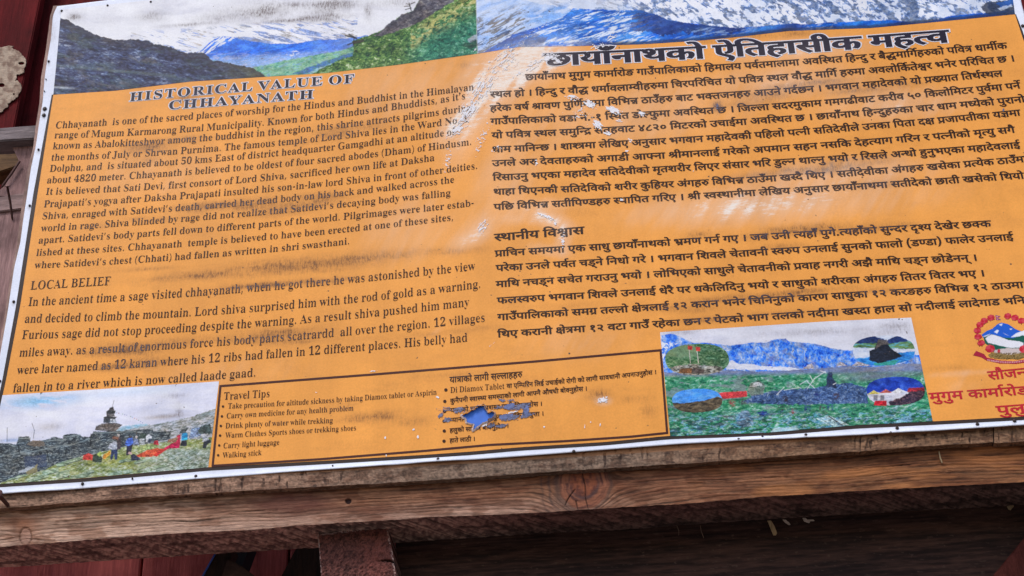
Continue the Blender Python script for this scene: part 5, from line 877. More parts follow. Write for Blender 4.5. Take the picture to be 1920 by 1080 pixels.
    (156,[[6,0,0,6,13,3,4,3,3,4,2,14,-1,118,-1,6,-3,4,-4,2,-13,3,0,7,93,-1,15,-2,11,-3,8,-4,7,-6,5,-6,4,-7,2,-8,1,-9,-1,-14,-6,-11,-9,-10,-12,-7,-15,-4,-19,-2,-22,0,0,
    -46,2,-14,2,-4,4,-3,14,-3,0,-6],[68,86,18,0,9,3,6,5,4,7,3,9,1,12,-1,12,-2,10,-4,7,-5,5,-7,3,-14,1,-3,-1,-4,-4,-1,-7]]),(114,[[53,-4,-41,101,-6,10,-7,2,0,7,62,0,0,-6,
    -9,-1,-3,-3,-1,-4,21,-56,19,48,2,7,-2,5,-4,3,-8,1,0,6,38,0,0,-6,-8,-4,-3,-2,-4,-8,-39,-100]]),(228,[[64,-4,-54,156,-4,7,-3,2,-9,2,0,7,73,0,0,-7,-8,-1,-5,-3,-1,-3,0,
    -7,2,-10,28,-82,29,74,-6,17,-4,9,-6,4,-11,2,0,7,79,0,0,-7,-10,-1,-6,-3,-2,-6,0,-2,30,-89,28,86,0,7,-2,3,-5,4,-10,1,0,7,45,0,0,-7,-8,-3,-3,-3,-5,-9,-50,-152,-7,0,-41,
    119,-47,-119]]),(140,[[24,0,0,13,25,1,5,3,3,7,0,131,-17,-19,-5,-4,-5,-2,-5,-1,-7,2,-3,3,-4,8,-1,5,11,4,13,6,32,23,28,0,1,-155,2,-7,2,-3,4,-1,25,-1,0,-13]]),(184,[[8,
    0,0,6,12,3,3,2,3,4,1,5,1,119,-1,9,-2,6,-2,5,-4,2,-13,2,0,7,76,0,28,-3,23,-7,18,-12,13,-17,8,-21,2,-25,-10,-47,-29,-29,-50,-9],[83,9,15,2,12,6,9,11,6,15,4,19,1,23,-5,
    42,-16,26,-26,8,-6,0,-4,-1,-2,-2,-3,-8,0,-7,0,-122,3,-8,2,-2,4,-2]]),(140,[[61,-2,-21,1,-16,6,-5,4,-4,4,-4,10,0,10,1,4,4,4,4,2,10,2,3,-14,5,-8,3,-3,10,-4,7,-1,10,2,9,
    5,4,4,5,12,2,8,0,9,-1,11,-3,10,-5,7,-6,5,-9,3,-10,1,-11,-1,-17,-3,-11,4,8,86,95,0,1,-45,-15,0,-3,14,-4,3,-2,1,-56,0,-4,-46,12,2,15,1,19,-1,15,-4,13,-8,10,-10,6,-14,1,
    -16,0,-10,-2,-9,-3,-8,-5,-7,-11,-11,-14,-7,-15,-4]]),(140,[[70,-2,-14,1,-12,4,-10,6,-8,9,-7,10,-5,13,-3,15,-2,16,-1,18,1,17,2,17,3,14,5,13,7,10,8,9,10,6,12,4,14,1,14,
    -1,12,-4,9,-6,9,-9,6,-10,5,-13,3,-15,3,-16,0,-17,0,-18,-3,-16,-3,-15,-5,-13,-7,-10,-8,-9,-10,-6,-11,-4],[70,14,8,2,6,7,4,11,3,15,1,41,0,22,-1,18,-3,15,-4,11,-6,7,-8,
    2,-8,-2,-6,-7,-4,-11,-3,-15,-2,-40,2,-41,3,-15,4,-11,6,-7]]),(136,[[65,-52,0,6,7,1,8,3,3,6,0,47,-9,-8,-10,-5,-11,-2,-9,1,-8,3,-7,4,-6,5,-5,7,-5,8,-3,9,-2,10,0,11,0,
    12,3,11,4,10,5,9,7,8,8,6,8,5,10,3,10,1,11,-2,11,-4,11,-8,19,14,4,0,0,-155,3,-6,2,-2,8,-2,0,-6],[66,11,8,2,3,2,3,3,3,7,0,65,-2,11,-5,7,-9,2,-8,-2,-6,-4,-4,-7,-3,-10,
    -2,-13,0,-16,0,-15,2,-11,3,-10,4,-6,6,-4]]),(189,[[100,-4,-17,1,-16,4,-14,6,-13,9,-10,10,-9,12,-6,14,-4,16,-1,17,1,17,4,15,6,14,9,12,10,11,12,8,13,6,15,4,16,1,13,-1,
    14,-3,21,-7,3,1,4,2,5,8,7,0,0,-59,-7,0,-8,19,-12,15,-14,11,-7,3,-8,2,-7,1,-26,-9,-15,-27,-5,-44,2,-24,4,-20,7,-16,10,-11,11,-7,14,-2,9,0,7,2,4,3,3,4,2,6,1,28,-1,6,-2,
    6,-3,3,-4,3,-16,2,0,6,84,0,0,-6,-12,-2,-4,-2,-2,-4,-2,-12,0,-37,-22,-8,-22,-5]]),(140,[[45,0,0,13,17,2,4,1,4,3,2,5,0,22,-69,0,0,16,71,116,35,0,0,-115,26,0,0,-17,-26,
    0,1,-22,2,-5,3,-3,9,-2,9,-1,0,-13],[21,63,51,0,1,59,1,33,-15,-29]]),(140,[[68,-2,-13,0,-11,2,-10,4,-8,5,-7,6,-5,6,-4,8,-2,8,0,9,1,10,3,8,6,8,16,13,10,5,-9,6,-8,7,-6,
    7,-4,8,-3,8,-1,10,1,7,5,15,4,6,6,6,8,4,9,4,12,2,13,1,16,-1,14,-4,10,-7,8,-9,4,-11,1,-12,-1,-9,-3,-8,-5,-6,-6,-6,-18,-11,13,-8,11,-7,8,-8,5,-8,3,-9,1,-10,-2,-14,-5,
    -12,-10,-10,-12,-8,-16,-4],[76,105,10,8,5,11,2,14,-1,9,-4,9,-5,6,-8,4,-5,0,-7,0,-5,-3,-4,-5,-3,-5,-2,-7,-1,-8,1,-8,3,-6,4,-6,12,-9],[70,12,7,1,7,3,6,4,4,7,3,7,1,9,-1,
    8,-3,7,-5,5,-7,6,-21,11,-10,-8,-7,-12,-2,-7,-1,-9,1,-9,3,-7,4,-7,6,-5,7,-3]]),(140,[[9,0,0,26,46,48,15,17,4,8,7,15,2,8,1,16,0,9,-2,7,-3,5,-4,4,-5,2,-5,1,-8,-1,-6,-4,
    -4,-6,-3,-9,-2,-10,0,-14,-9,1,-8,2,-6,3,-5,5,-3,6,-1,8,0,6,2,6,4,5,5,5,6,4,16,6,22,2,17,-1,14,-4,11,-6,9,-8,4,-11,2,-11,0,-6,-3,-12,-11,-18,-12,-14,-27,-27,-37,-35,
    64,0,8,4,3,3,3,5,4,12,14,0,-1,-52]]),(75,[[47,-40,-12,16,-9,16,-7,18,-5,19,-3,20,-1,19,1,21,3,19,5,19,7,19,9,17,12,15,21,0,-11,-16,-9,-17,-7,-18,-5,-19,-3,-20,-1,-19,
    1,-19,3,-19,5,-19,7,-18,9,-17,10,-17]]),(75,[[8,-40,10,17,9,17,7,18,5,19,3,19,1,19,-1,19,-3,20,-5,19,-7,18,-9,17,-10,16,20,0,12,-15,9,-17,7,-19,5,-19,3,-19,1,-21,-1,
    -19,-3,-20,-5,-19,-7,-18,-9,-16,-12,-16]]),(78,[[40,135,-6,1,-4,2,-4,3,-3,4,-2,4,0,5,0,5,2,5,3,4,4,3,5,1,5,1,5,-1,4,-1,4,-3,3,-4,2,-5,0,-5,0,-5,-2,-4,-3,-4,-4,-3,-4,
    -2],[13,-52,-12,1,-10,5,-7,7,-3,4,-2,9,2,8,2,3,7,4,9,0,7,-3,3,-7,0,-6,-5,-10,1,-4,2,-2,9,0,4,2,3,9,1,12,-1,119,-2,7,-3,2,-10,2,0,6,51,0,0,-124,-1,-13,-4,-11,-7,-9,-9,
    -6,-11,-4]]),(80,[[10,57,0,20,60,0,0,-20]]),(109,[[5,0,0,5,57,102,-23,-1,-7,-2,-5,-3,-4,-5,-4,-7,-3,-9,-6,0,2,36,90,0,0,-8,-55,-99,20,1,9,2,7,4,5,6,5,8,4,10,6,0,-3,
    -40]]),(119,[[2,0,0,6,7,3,7,5,7,7,23,30,-30,47,-5,6,-4,4,-5,1,0,7,61,0,0,-6,-6,-1,-4,-2,-1,-3,4,-7,12,-21,17,23,2,5,0,2,-3,2,-9,2,0,6,41,0,0,-6,-7,-2,-7,-6,-28,-34,
    36,-57,4,-4,5,-1,0,-6,-61,0,0,6,8,1,2,1,1,3,-2,7,-16,24,-17,-23,-2,-6,1,-4,3,-3,8,0,0,-6]]),(175,[[74,18,12,0,12,3,11,4,10,6,8,7,7,9,5,9,3,10,2,12,-1,7,-2,6,-3,6,-5,
    4,-5,3,-6,1,-5,-1,-4,-1,-3,-3,-4,-7,0,-3,1,-6,2,-4,4,-5,5,-4,16,-6,-8,-15,-13,4,-10,5,-7,7,-5,7,-3,8,-1,8,1,8,2,6,4,7,5,4,7,4,8,2,0,18,-114,0,0,18,179,0,0,-18,-45,0,
    0,-19,8,-3,7,-4,6,-6,5,-8,2,-10,1,-11,0,-10,-3,-9,-3,-9,-5,-9,-6,-8,-7,-8,-8,-7,-10,-6,-10,-5,-11,-3,-13,-2,-13,-1,-15,1,-12,4,-9,5,-7,8,-4,9,-2,10,2,11,6,10,-12,8,
    -4,5,-4,6,-2,6,0,7,1,9,4,8,6,6,8,4,10,3,15,1,17,-3,-2,-17,-14,3,-15,-2,-8,-5,-2,-9,1,-5,1,-4,3,-3,9,-4,5,-2,11,2,16,0,-1,-18,-7,0,-13,-1,-8,-6,-2,-10,0,-6,3,-5,4,-4,
    6,-2,7,-2]]),(65,[[42,138,0,-138,-20,0,0,138,-22,0,0,18,68,0,0,-18]]),(145,[[149,156,0,-18,-26,0,0,-138,-21,0,0,45,-16,-8,-15,-4,-8,0,-14,2,-12,5,-10,8,-8,11,-6,14,
    -3,15,17,6,5,3,5,5,2,5,1,7,-1,9,-4,8,-4,7,-31,0,0,18],[32,75,8,-13,5,-5,5,-4,7,-2,8,0,15,2,6,3,12,8,4,4,0,70,-49,0,4,-9,2,-9,1,-9,-3,-16,-9,-12]]),(0,[[-47,212,0,3,4,
    5,2,2,6,2,4,0,5,-4,2,-2,2,-6,-2,-7,-2,-2,-5,-3,-4,-1,-6,2,-2,2,-4,5],[17,216,-4,-15,-7,-12,-8,-9,-9,-5,-11,-4,-12,-1,-12,1,-10,4,-10,6,-8,9,-8,11,-6,15,17,6,10,-20,5,
    -6,6,-5,8,-3,8,-1,9,1,7,3,6,5,4,7,4,9,3,10]]),(139,[[0,156,142,0,0,-18,-26,0,0,-138,-20,0,0,74,-45,0,0,-13,-2,-8,-4,-4,-7,-2,-8,2,-9,7,-7,9,-4,10,-1,5,2,6,4,5,4,1,77,
    0,0,46,-96,0]]),(160,[[138,138,0,-138,-20,0,0,45,-11,-6,-13,-4,-17,-2,-13,1,-12,4,-11,7,-9,9,-7,12,-4,14,14,4,11,5,8,5,5,7,4,7,1,9,-1,7,-2,7,-3,5,-4,3,-5,2,-6,1,-8,
    -1,-3,-2,-2,-2,-2,-7,3,-7,7,-5,11,-3,-2,-17,-10,2,-9,3,-7,5,-5,5,-3,8,-1,9,1,8,3,7,5,6,6,4,8,2,8,1,7,0,13,-4,6,-4,9,-10,3,-6,2,-8,1,-9,-1,-11,-3,-10,-6,-9,-8,-7,-9,
    -6,-11,-6,8,-9,4,-4,6,-2,14,-2,16,2,7,3,6,3,11,10,0,69,-20,0,0,18,66,0,0,-18]]),(190,[[194,138,-81,0,0,-51,9,7,9,4,11,2,10,-1,9,-4,8,-6,5,-8,4,-9,1,-12,-2,-16,-5,-17,
    -9,-17,-18,10,4,6,6,12,2,7,2,14,-2,13,-3,5,-4,3,-4,2,-6,0,-9,-1,-9,-7,-9,-10,0,-64,-20,0,0,44,-10,-7,-11,-5,-8,-2,-15,0,-15,4,-6,4,-6,5,-4,6,-4,7,-2,8,0,8,1,13,5,11,
    7,8,10,7,12,4,18,1,20,-2,-2,-19,-17,3,-13,-1,-7,-2,-6,-4,-5,-5,-2,-6,-1,-7,1,-8,2,-7,4,-5,6,-3,6,-2,13,0,13,4,16,13,0,73,-93,0,0,18,194,0]]),(65,[[42,138,0,-138,-20,
    0,0,138,-22,0,0,18,68,0,0,-18],[22,154,-10,31,-7,12,-4,4,-10,4,-12,0,-11,-3,-6,18,15,4,17,-1,8,-2,7,-3,6,-6,6,-7,5,-9,6,-12,9,-30]]),(138,[[142,138,-24,0,0,-51,-3,
    -17,-5,-8,-7,-7,-10,-5,-12,-2,-4,18,9,3,5,2,5,7,2,6,0,54,-58,0,0,-63,1,-10,3,-7,4,-6,7,-6,47,-27,13,-12,4,-6,2,-6,0,-15,-4,-12,-7,-14,-18,10,6,11,2,8,1,6,-4,8,-11,9,
    -47,28,-9,9,-4,5,-4,12,-2,9,0,69,-20,0,0,18,142,0],[98,154,-10,31,-7,12,-4,4,-10,4,-12,0,-11,-3,-6,18,15,4,17,-1,8,-2,7,-3,6,-6,6,-7,5,-9,10,-26,5,-16]]),(65,[[22,
    138,-22,0,0,18,20,0,-5,11,-2,14,2,12,5,11,8,8,10,7,13,4,15,1,23,-2,21,-6,19,-11,17,-14,16,-17,14,-20,-21,0,-26,29,-28,17,-30,6,-11,-1,-9,-2,-8,-4,-5,-6,-3,-7,-1,-12,
    2,-9,5,-9,27,0,0,-18,-26,0,0,-138,-20,0]]),(142,[[120,138,0,-138,-20,0,0,82,-37,0,-13,-2,-9,-3,-7,-6,-2,-5,0,-7,1,-8,3,-8,5,-7,7,-8,20,-18,-14,-13,-21,20,-6,7,-10,14,
    -3,7,-2,8,-1,7,2,11,4,10,6,7,5,4,13,5,16,2,43,1,0,38,-100,0,0,18,146,0,0,-18]]),(133,[[80,17,11,5,7,6,2,4,1,5,-1,6,-2,5,-4,4,-6,3,-8,2,-10,0,-11,-1,-8,-2,-7,-4,-5,-5,
    -3,-7,-2,-7,2,-10,4,-10,9,-11,27,-22,-14,-14,-26,23,-9,11,-7,10,-4,12,-2,12,1,7,3,10,3,5,8,8,-6,7,-4,9,-1,5,0,9,2,8,4,6,11,7,16,3,39,0,0,22,-90,0,0,18,136,0,0,-18,
    -26,0,0,-40,-61,0,-8,-3,-3,-5,-1,-3,1,-6,4,-6,4,-4,8,2,17,2,11,-1,9,-1,8,-3,7,-4,5,-5,4,-5,3,-6,2,-12,-1,-9,-3,-8,-4,-7,-7,-5,-8,-5,-10,-4]]),(169,[[147,138,0,-138,
    -21,0,0,66,-14,-2,-24,-1,-15,2,-20,4,-11,-6,24,-27,29,-26,-13,-13,-27,25,-22,23,-18,24,-4,10,-1,6,2,6,5,5,4,2,5,0,8,-1,6,-4,5,-5,3,3,4,9,2,14,-1,14,-3,10,-50,0,0,18,
    173,0,0,-18],[92,80,18,2,16,3,0,53,-56,0,4,-14,0,-16,-2,-12,-6,-13]]),(65,[[-46,154,-7,16,-2,11,1,16,4,9,6,8,7,5,10,4,12,1,9,-1,9,-2,7,-4,6,-6,6,-7,5,-9,9,-24,5,-15,
    27,0,0,-18,-26,0,0,-138,-20,0,0,138,-22,0,0,18,22,0,-5,15,-5,13,-5,10,-6,7,-7,4,-8,1,-6,0,-5,-2,-5,-4,-2,-4,-2,-6,-1,-7,1,-10,8,-19]]),(150,[[127,138,0,-138,-20,0,0,
    62,-55,0,-1,-14,-1,-4,-4,-5,-6,-1,-10,3,-7,5,-6,6,-6,11,-1,9,3,5,3,2,4,1,12,0,0,58,-32,0,0,18,153,0,0,-18],[107,138,-55,0,0,-58,55,0]]),(87,[[0,156,91,0,0,-18,-91,0],
    [11,60,2,11,4,10,6,7,11,7,14,3,9,1,38,1,0,-18,-32,0,-13,-2,-9,-3,-7,-6,-2,-5,0,-7,1,-8,3,-8,5,-7,7,-8,20,-18,-14,-13,-21,20,-12,14,-7,14,-2,8]]),(139,[[143,138,-26,0,
    0,-138,-20,0,0,41,-10,-5,-13,-5,-16,-1,-8,0,-8,2,-8,3,-6,4,-6,5,-4,5,-4,7,-2,7,0,9,1,13,5,11,8,8,10,7,13,4,17,1,22,-2,-1,-19,-18,3,-14,-1,-8,-2,-7,-4,-4,-5,-3,-7,-1,
    -7,1,-8,2,-6,5,-5,5,-3,7,-2,15,0,7,2,7,3,16,12,0,73,-97,0,0,18,143,0]]),(0,[[-62,-3,9,3,19,3,12,-1,9,-4,8,-5,6,-7,3,-8,2,-10,-2,-10,-4,-8,-6,-7,-9,-6,-11,-3,-13,-1,
    -16,1,-14,4,-12,6,-12,9,-10,10,-11,12,16,11,18,-20,6,-5,13,-6,6,-2,16,-2,14,2,9,6,3,11,0,5,-2,4,-4,3,-9,3,-9,1,-8,-2,-11,-4]]),(141,[[52,138,0,-84,-3,-6,-5,-3,-8,0,
    -9,5,-9,8,-3,4,-4,10,0,9,3,5,6,3,12,1,0,48,-32,0,0,18,144,0,0,-18,-26,0,0,-138,-20,0,0,138]]),(0,[[-48,154,-8,18,-4,12,0,6,1,11,4,8,6,7,8,4,9,3,11,1,10,-1,9,-2,7,-3,
    -5,-16,-9,3,-11,2,-6,-1,-5,-2,-4,-3,-3,-4,-1,-5,-1,-11,3,-10,10,-17]]),(102,[[99,10,-14,-13,-27,25,-24,23,-15,19,-7,12,-2,6,0,6,4,6,3,2,9,2,8,-1,6,-4,5,-6,11,8,4,5,4,
    11,-1,14,-3,13,-60,0,0,18,106,0,0,-18,-26,0,4,-14,-1,-18,-1,-8,-4,-7,-4,-6,-10,-10,-22,-11,26,-27]]),(162,[[90,56,-15,-2,-13,-5,-7,5,-13,12,-4,6,-3,8,0,12,2,8,4,6,11,
    7,17,3,31,0,0,22,-100,0,0,18,166,0,0,-18,-46,0,0,-40,-54,0,-8,-3,-3,-5,0,-7,1,-3,9,-11,17,4,8,1,12,-2,10,-3,9,-5,7,-7,4,-8,2,-11,-2,-10,-4,-9,-7,-8,-9,-6,-13,-4,-15,
    -1,-16,1,-14,4,-14,6,-12,8,-11,10,-11,11,16,12,9,-11,10,-8,10,-6,10,-5,11,-3,12,-1,16,3,10,6,3,11,0,5,-2,5,-4,3,-5,3],[128,84,0,4,4,6,2,2,7,2,3,0,6,-4,2,-3,2,-7,-2,
    -6,-2,-3,-3,-3,-6,-2,-7,2,-2,3,-4,6]]),(137,[[0,156,141,0,0,-18,-28,0,5,-7,2,-7,1,-8,-2,-14,-7,-11,-10,-9,5,-6,11,-13,4,-7,2,-9,1,-9,-1,-8,-2,-7,-3,-6,-4,-5,-5,-4,
    -13,-6,-15,-2,-9,1,-9,2,-9,5,-9,6,-8,8,-8,10,-8,13,-7,15,-8,18,18,6,10,-23,11,-20,13,-14,6,-5,8,-3,7,-1,6,1,11,4,4,4,2,6,1,7,-3,13,-7,12,-12,10,-16,-1,-1,17,11,1,9,2,
    7,4,5,4,3,6,1,8,0,5,-4,8,-6,6,-3,3,-88,0]]),(142,[[120,138,0,-138,-20,0,0,48,-11,-6,-11,-4,-7,-1,-14,0,-6,1,-11,4,-8,6,-4,5,-5,11,-3,16,0,58,-20,0,0,18,146,0,0,-18],
    [100,138,-60,0,1,-62,1,-7,2,-5,4,-4,4,-3,6,-2,8,-1,13,2,11,6,10,8]]),(170,[[0,138,0,18,173,0,0,-18,-26,0,0,-138,-20,0,0,89,-12,-1,-8,-5,-4,-3,-7,-11,-7,-17,-19,6,8,
    20,-12,8,-9,2,-11,0,-5,-2,-4,-4,-3,-4,-2,-5,0,-11,5,-12,9,-12,31,-28,-13,-13,-27,24,-14,15,-9,16,-2,8,-1,9,1,8,2,7,3,6,5,5,11,8,6,2,12,1,14,-1,12,-5,11,-8,11,8,12,5,
    16,1,0,32]]),(191,[[118,54,-2,-10,-4,-9,-6,-7,-8,-4,-9,-3,-11,-1,-14,2,-13,5,-11,9,-11,13,-11,18,-11,22,18,7,7,-17,8,-14,8,-11,9,-9,9,-5,10,-2,11,2,5,3,3,3,2,5,1,6,
    -3,11,-2,5,-8,9,-5,5,-15,-2,-1,18,10,1,8,2,6,3,4,4,2,5,1,6,-1,5,-2,4,-3,3,-4,3,-9,1,-17,-2,-16,-7,-7,17,17,7,14,3,19,-1,10,-3,8,-6,6,-7,4,-8,1,-9,-2,-12,-6,-10,-9,-8,
    5,-5,24,-1,21,3,0,47,-18,0,0,18,65,0,0,-18,-26,0,0,-138,-21,0,0,72,-15,-2,-19,0,2,-5]]),(256,[[95,10,-13,-13,-18,16,-24,25,-13,14,-12,17,-4,7,-1,9,2,6,5,5,9,2,8,-1,6,
    -4,5,-5,3,3,3,4,2,10,1,9,-1,14,-3,10,-50,0,0,18,124,0,14,2,13,-2,13,-6,9,-10,3,-6,2,-8,1,-9,-1,-11,-3,-10,-6,-9,-8,-7,-9,-6,-12,-6,9,-9,5,-4,12,-4,8,0,15,2,7,3,6,3,
    11,10,0,69,-21,0,0,18,67,0,0,-18,-26,0,0,-138,-20,0,0,45,-11,-6,-13,-4,-17,-2,-11,1,-10,3,-9,4,-9,6,-7,8,-5,10,-17,-2,-16,0,-15,2,-20,4,-11,-6,24,-27],[92,80,19,1,19,
    3,9,4,8,4,5,6,4,5,2,7,1,7,-1,7,-2,7,-3,5,-4,3,-5,2,-6,1,-4,0,-6,-3,-4,-5,0,-4,2,-7,6,-5,12,-3,-2,-17,-10,2,-9,3,-7,5,-5,5,-3,8,-2,9,2,8,-38,0,4,-14,0,-16,-2,-12,-6,
    -13]]),(90,[[0,156,93,0,0,-18,-93,0],[51,74,0,-17,-3,-7,-6,-3,-4,0,-8,2,-4,3,-9,8,-6,10,-1,5,0,8,3,6,2,2,9,1,72,0,0,-18]]),(130,[[74,-3,13,4,7,1,-8,16,-14,-1,-14,1,
    -14,4,-13,6,-10,10,-4,6,-3,7,-2,8,0,9,1,13,2,6,7,9,9,9,15,6,17,3,11,0,0,24,-74,0,0,18,134,0,0,-18,-40,0,0,-42,-29,-1,-17,-4,-8,-5,-5,-7,-3,-8,0,-5,1,-9,3,-7,5,-6,8,
    -5,10,-3,19,-1,-1,6,0,8,2,4,6,5,8,2,7,-1,5,-2,5,-3,5,-9,0,-9,-3,-8,-10,-6,13,-21,8,-2,6,-4,5,-6,4,-6,3,-7,1,-8,-2,-10,-4,-8,-6,-7,-9,-6,-11,-3,-13,-1,-16,1,-14,4,-12,
    6,-12,9,-10,10,-11,12,16,11,18,-20,12,-8,7,-3,6,-2,16,-2,14,2,9,6,3,11,0,5,-2,4,-4,3,-9,3,-9,1,-8,-2,-11,-4]]),(143,[[146,138,-26,0,0,-138,-20,0,0,41,-10,-5,-13,-5,
    -17,-1,-9,0,-8,2,-8,3,-7,4,-6,5,-4,5,-4,7,-2,7,0,9,1,13,5,11,9,8,11,7,13,4,18,1,23,-2,-1,-18,-20,3,-13,-1,33,-42,9,8,0,74,-100,0,0,18,146,0],[32,72,1,-8,2,-7,5,-5,6,
    -3,7,-2,7,-1,9,1,8,2,-35,43,-6,-5,-3,-7]]),(0,[[-45,154,-12,14,-11,6,-15,2,-7,-2,-10,-4,-7,18,12,4,9,1,12,0,6,-2,12,-7,9,-11,1,1,-6,14,-4,6,-6,7,-8,4,-9,2,-10,-1,-7,
    -3,-6,17,14,4,17,-1,8,-2,7,-3,6,-6,6,-7,6,-9,5,-12,9,-30]]),(198,[[189,-34,-17,-8,-14,40,-12,-13,-14,-12,-16,-9,-9,-3,-21,-2,-14,1,-11,3,-9,5,-7,7,-4,8,-1,9,0,6,5,12,
    -9,3,-9,4,-7,5,-6,7,-3,8,-1,9,1,9,3,8,6,7,7,5,8,3,9,1,8,0,7,-3,6,-3,5,-5,3,-6,0,-10,-3,-11,-6,-7,-14,10,2,3,2,7,-2,6,-5,3,-7,0,-7,-5,-3,-4,-2,-9,1,-5,1,-4,3,-3,7,-5,
    5,-2,15,-3,12,3,16,0,-2,-17,-11,0,-6,-2,-4,-2,-3,-3,-2,-4,0,-4,0,-6,3,-4,4,-3,11,-4,6,-1,14,2,12,3,11,7,10,8,10,10,9,12,-16,0,-14,2,-14,5,-12,8,-9,11,-3,7,-2,8,0,16,
    1,6,5,11,7,8,6,5,15,6,17,3,11,0,0,24,-142,0,0,18,202,0,0,-18,-40,0,0,-42,-29,-1,-7,-1,-10,-3,-8,-5,-5,-7,-3,-8,0,-5,1,-9,3,-7,6,-6,7,-5,11,-3,18,-1,-1,8,0,6,2,4,6,5,
    8,2,7,-1,5,-2,4,-3,5,-9,1,-9,-4,-8,-3,-3,-8,-4]]),(141,[[130,74,-1,-8,-3,-14,-3,-7,-9,-13,-18,10,9,14,4,12,0,11,-1,5,-3,4,-3,2,-4,2,-6,1,-11,-2,-5,-3,-9,-10,-5,-4,
    -20,-10,26,-27,31,-27,-14,-13,-27,25,-30,30,-12,17,-4,7,-2,6,0,6,2,3,5,5,4,2,5,0,8,-1,6,-4,5,-6,11,8,4,5,4,11,-1,14,-3,13,-60,0,0,18,144,0,0,-18,-64,0,4,-14,0,-17,14,
    3,8,-1,8,-3,6,-5,6,-7,3,-9]]),(138,[[32,16,-12,17,62,37,-7,8,-12,11,-5,4,-6,1,-7,1,-9,-1,-10,-3,-12,-5,-7,18,11,5,13,4,14,1,12,-1,11,-5,5,-3,11,-10,12,-13,0,56,-96,0,
    0,18,142,0,0,-18,-26,0,0,-138,-20,0,0,58]]),(154,[[158,138,-26,0,0,-138,-21,0,0,38,-17,-9,-14,-3,-9,0,-12,1,-11,3,-8,6,-7,7,-4,9,-1,15,4,13,5,7,-7,3,-7,5,-5,5,-4,7,
    -3,7,-1,9,2,10,3,8,6,7,7,6,9,3,10,1,8,-1,7,-2,7,-4,5,-5,3,-6,1,-7,-1,-8,-4,-7,-5,-7,-16,9,4,6,1,8,-2,5,-5,3,-8,-1,-8,-5,-3,-4,-2,-10,0,-5,4,-8,6,-5,4,-2,13,-3,10,2,
    17,-1,-1,-17,-15,0,-7,-2,-5,-3,-4,-4,-2,-5,-1,-5,1,-7,2,-5,4,-4,5,-3,13,-2,8,1,8,2,7,3,11,8,4,4,0,77,-15,0,0,18,62,0]]),(65,[[22,138,-22,0,0,18,22,0,-5,15,-5,13,-5,
    10,-6,7,-7,4,-8,1,-6,0,-5,-2,-5,-4,-2,-4,-2,-6,0,-12,2,-10,6,-14,-20,0,-5,11,-3,11,-1,11,1,10,4,9,6,8,7,5,10,4,12,1,13,-2,11,-5,9,-9,7,9,5,3,12,4,18,-1,9,-2,7,-3,-6,
    -16,-12,4,-13,0,-5,-2,-4,-3,-3,-4,-2,-5,0,-6,10,-30,27,0,0,-18,-26,0,0,-138,-20,0]]),(95,[[48,156,21,0,0,-156,-21,0]]),(65,[[42,138,0,-138,-20,0,0,138,-22,0,0,18,68,
    0,0,-18],[20,154,-12,14,-11,6,-16,2,-7,-2,-10,-4,-6,18,12,4,9,1,11,0,7,-2,12,-7,9,-11,1,1,-7,14,-3,6,-6,7,-8,4,-9,2,-10,-1,-8,-3,-6,17,15,4,17,-1,8,-2,7,-3,6,-6,6,-7,
    5,-9,6,-12,9,-30]]),(88,[[52,80,55,0,0,-18,-55,0,-1,-14,-1,-4,-4,-5,-3,-1,-6,0,-11,5,-6,6,-5,7,-4,7,-1,7,1,5,5,4,4,1,12,0,0,58,-32,0,0,18,91,0,0,-18,-39,0]]),(158,
    [[162,138,-26,0,0,-138,-20,0,0,41,-15,-8,-14,-3,-8,0,-12,1,-10,3,-9,6,-7,8,-4,10,-2,11,2,9,4,8,5,7,-36,-1,0,18,87,0,-1,-18,-18,0,-7,-2,-7,-4,-5,-4,-3,-6,-1,-8,1,-6,2,
    -5,4,-5,6,-3,11,-2,8,1,7,1,12,7,10,9,0,73,-116,0,0,18,162,0]]),(0,[[-42,154,-11,31,-7,12,-4,4,-9,4,-13,0,-10,-3,-6,18,14,4,17,-1,8,-2,7,-3,6,-6,6,-7,6,-9,5,-12,9,
    -30]]),(174,[[152,138,0,-172,-20,0,0,19,-15,-6,-12,-2,-14,0,-14,4,-11,8,-4,6,-3,6,-2,7,-1,7,2,11,4,10,7,7,9,6,11,3,16,1,19,-2,-2,-17,-18,2,-8,0,-7,-2,-5,-3,-5,-4,-2,
    -6,-1,-7,1,-6,2,-6,5,-4,5,-2,13,-2,6,0,10,3,14,8,0,57,-12,1,-24,5,-32,10,-45,-28,-12,18,39,20,-14,13,-7,12,-3,13,1,8,4,8,6,6,8,6,9,3,12,1,10,-1,9,-3,8,-5,6,-7,4,-8,1,
    -9,-1,-7,-2,-6,-3,-6,-4,-6,-10,-10,15,-4,17,-4,20,-2,0,58,-16,0,0,18,62,0,0,-18],[62,98,9,8,4,4,4,10,1,5,-1,5,-2,4,-3,4,-3,2,-10,2,-5,-1,-8,-4,-3,-3,-2,-4,-1,-6,2,-8,
    2,-4,9,-9]]),(176,[[44,158,11,-1,10,-4,8,-7,5,-8,4,-11,1,-8,0,-39,50,0,0,58,-33,0,0,18,79,0,0,-18,-25,0,0,-138,-21,0,0,62,-50,0,0,-14,-2,-4,-4,-5,-6,-1,-7,1,-7,4,-6,
    6,-5,7,-5,10,0,6,1,3,5,4,4,1,12,0,0,40,-3,12,-6,7,-5,2,-7,1,-7,-1,-3,-2,-3,-5,0,-8,2,-4,3,-2,12,-4,8,-1,-2,-18,-11,2,-10,3,-8,4,-7,6,-3,8,-1,10,1,9,3,7,5,5,7,4,7,
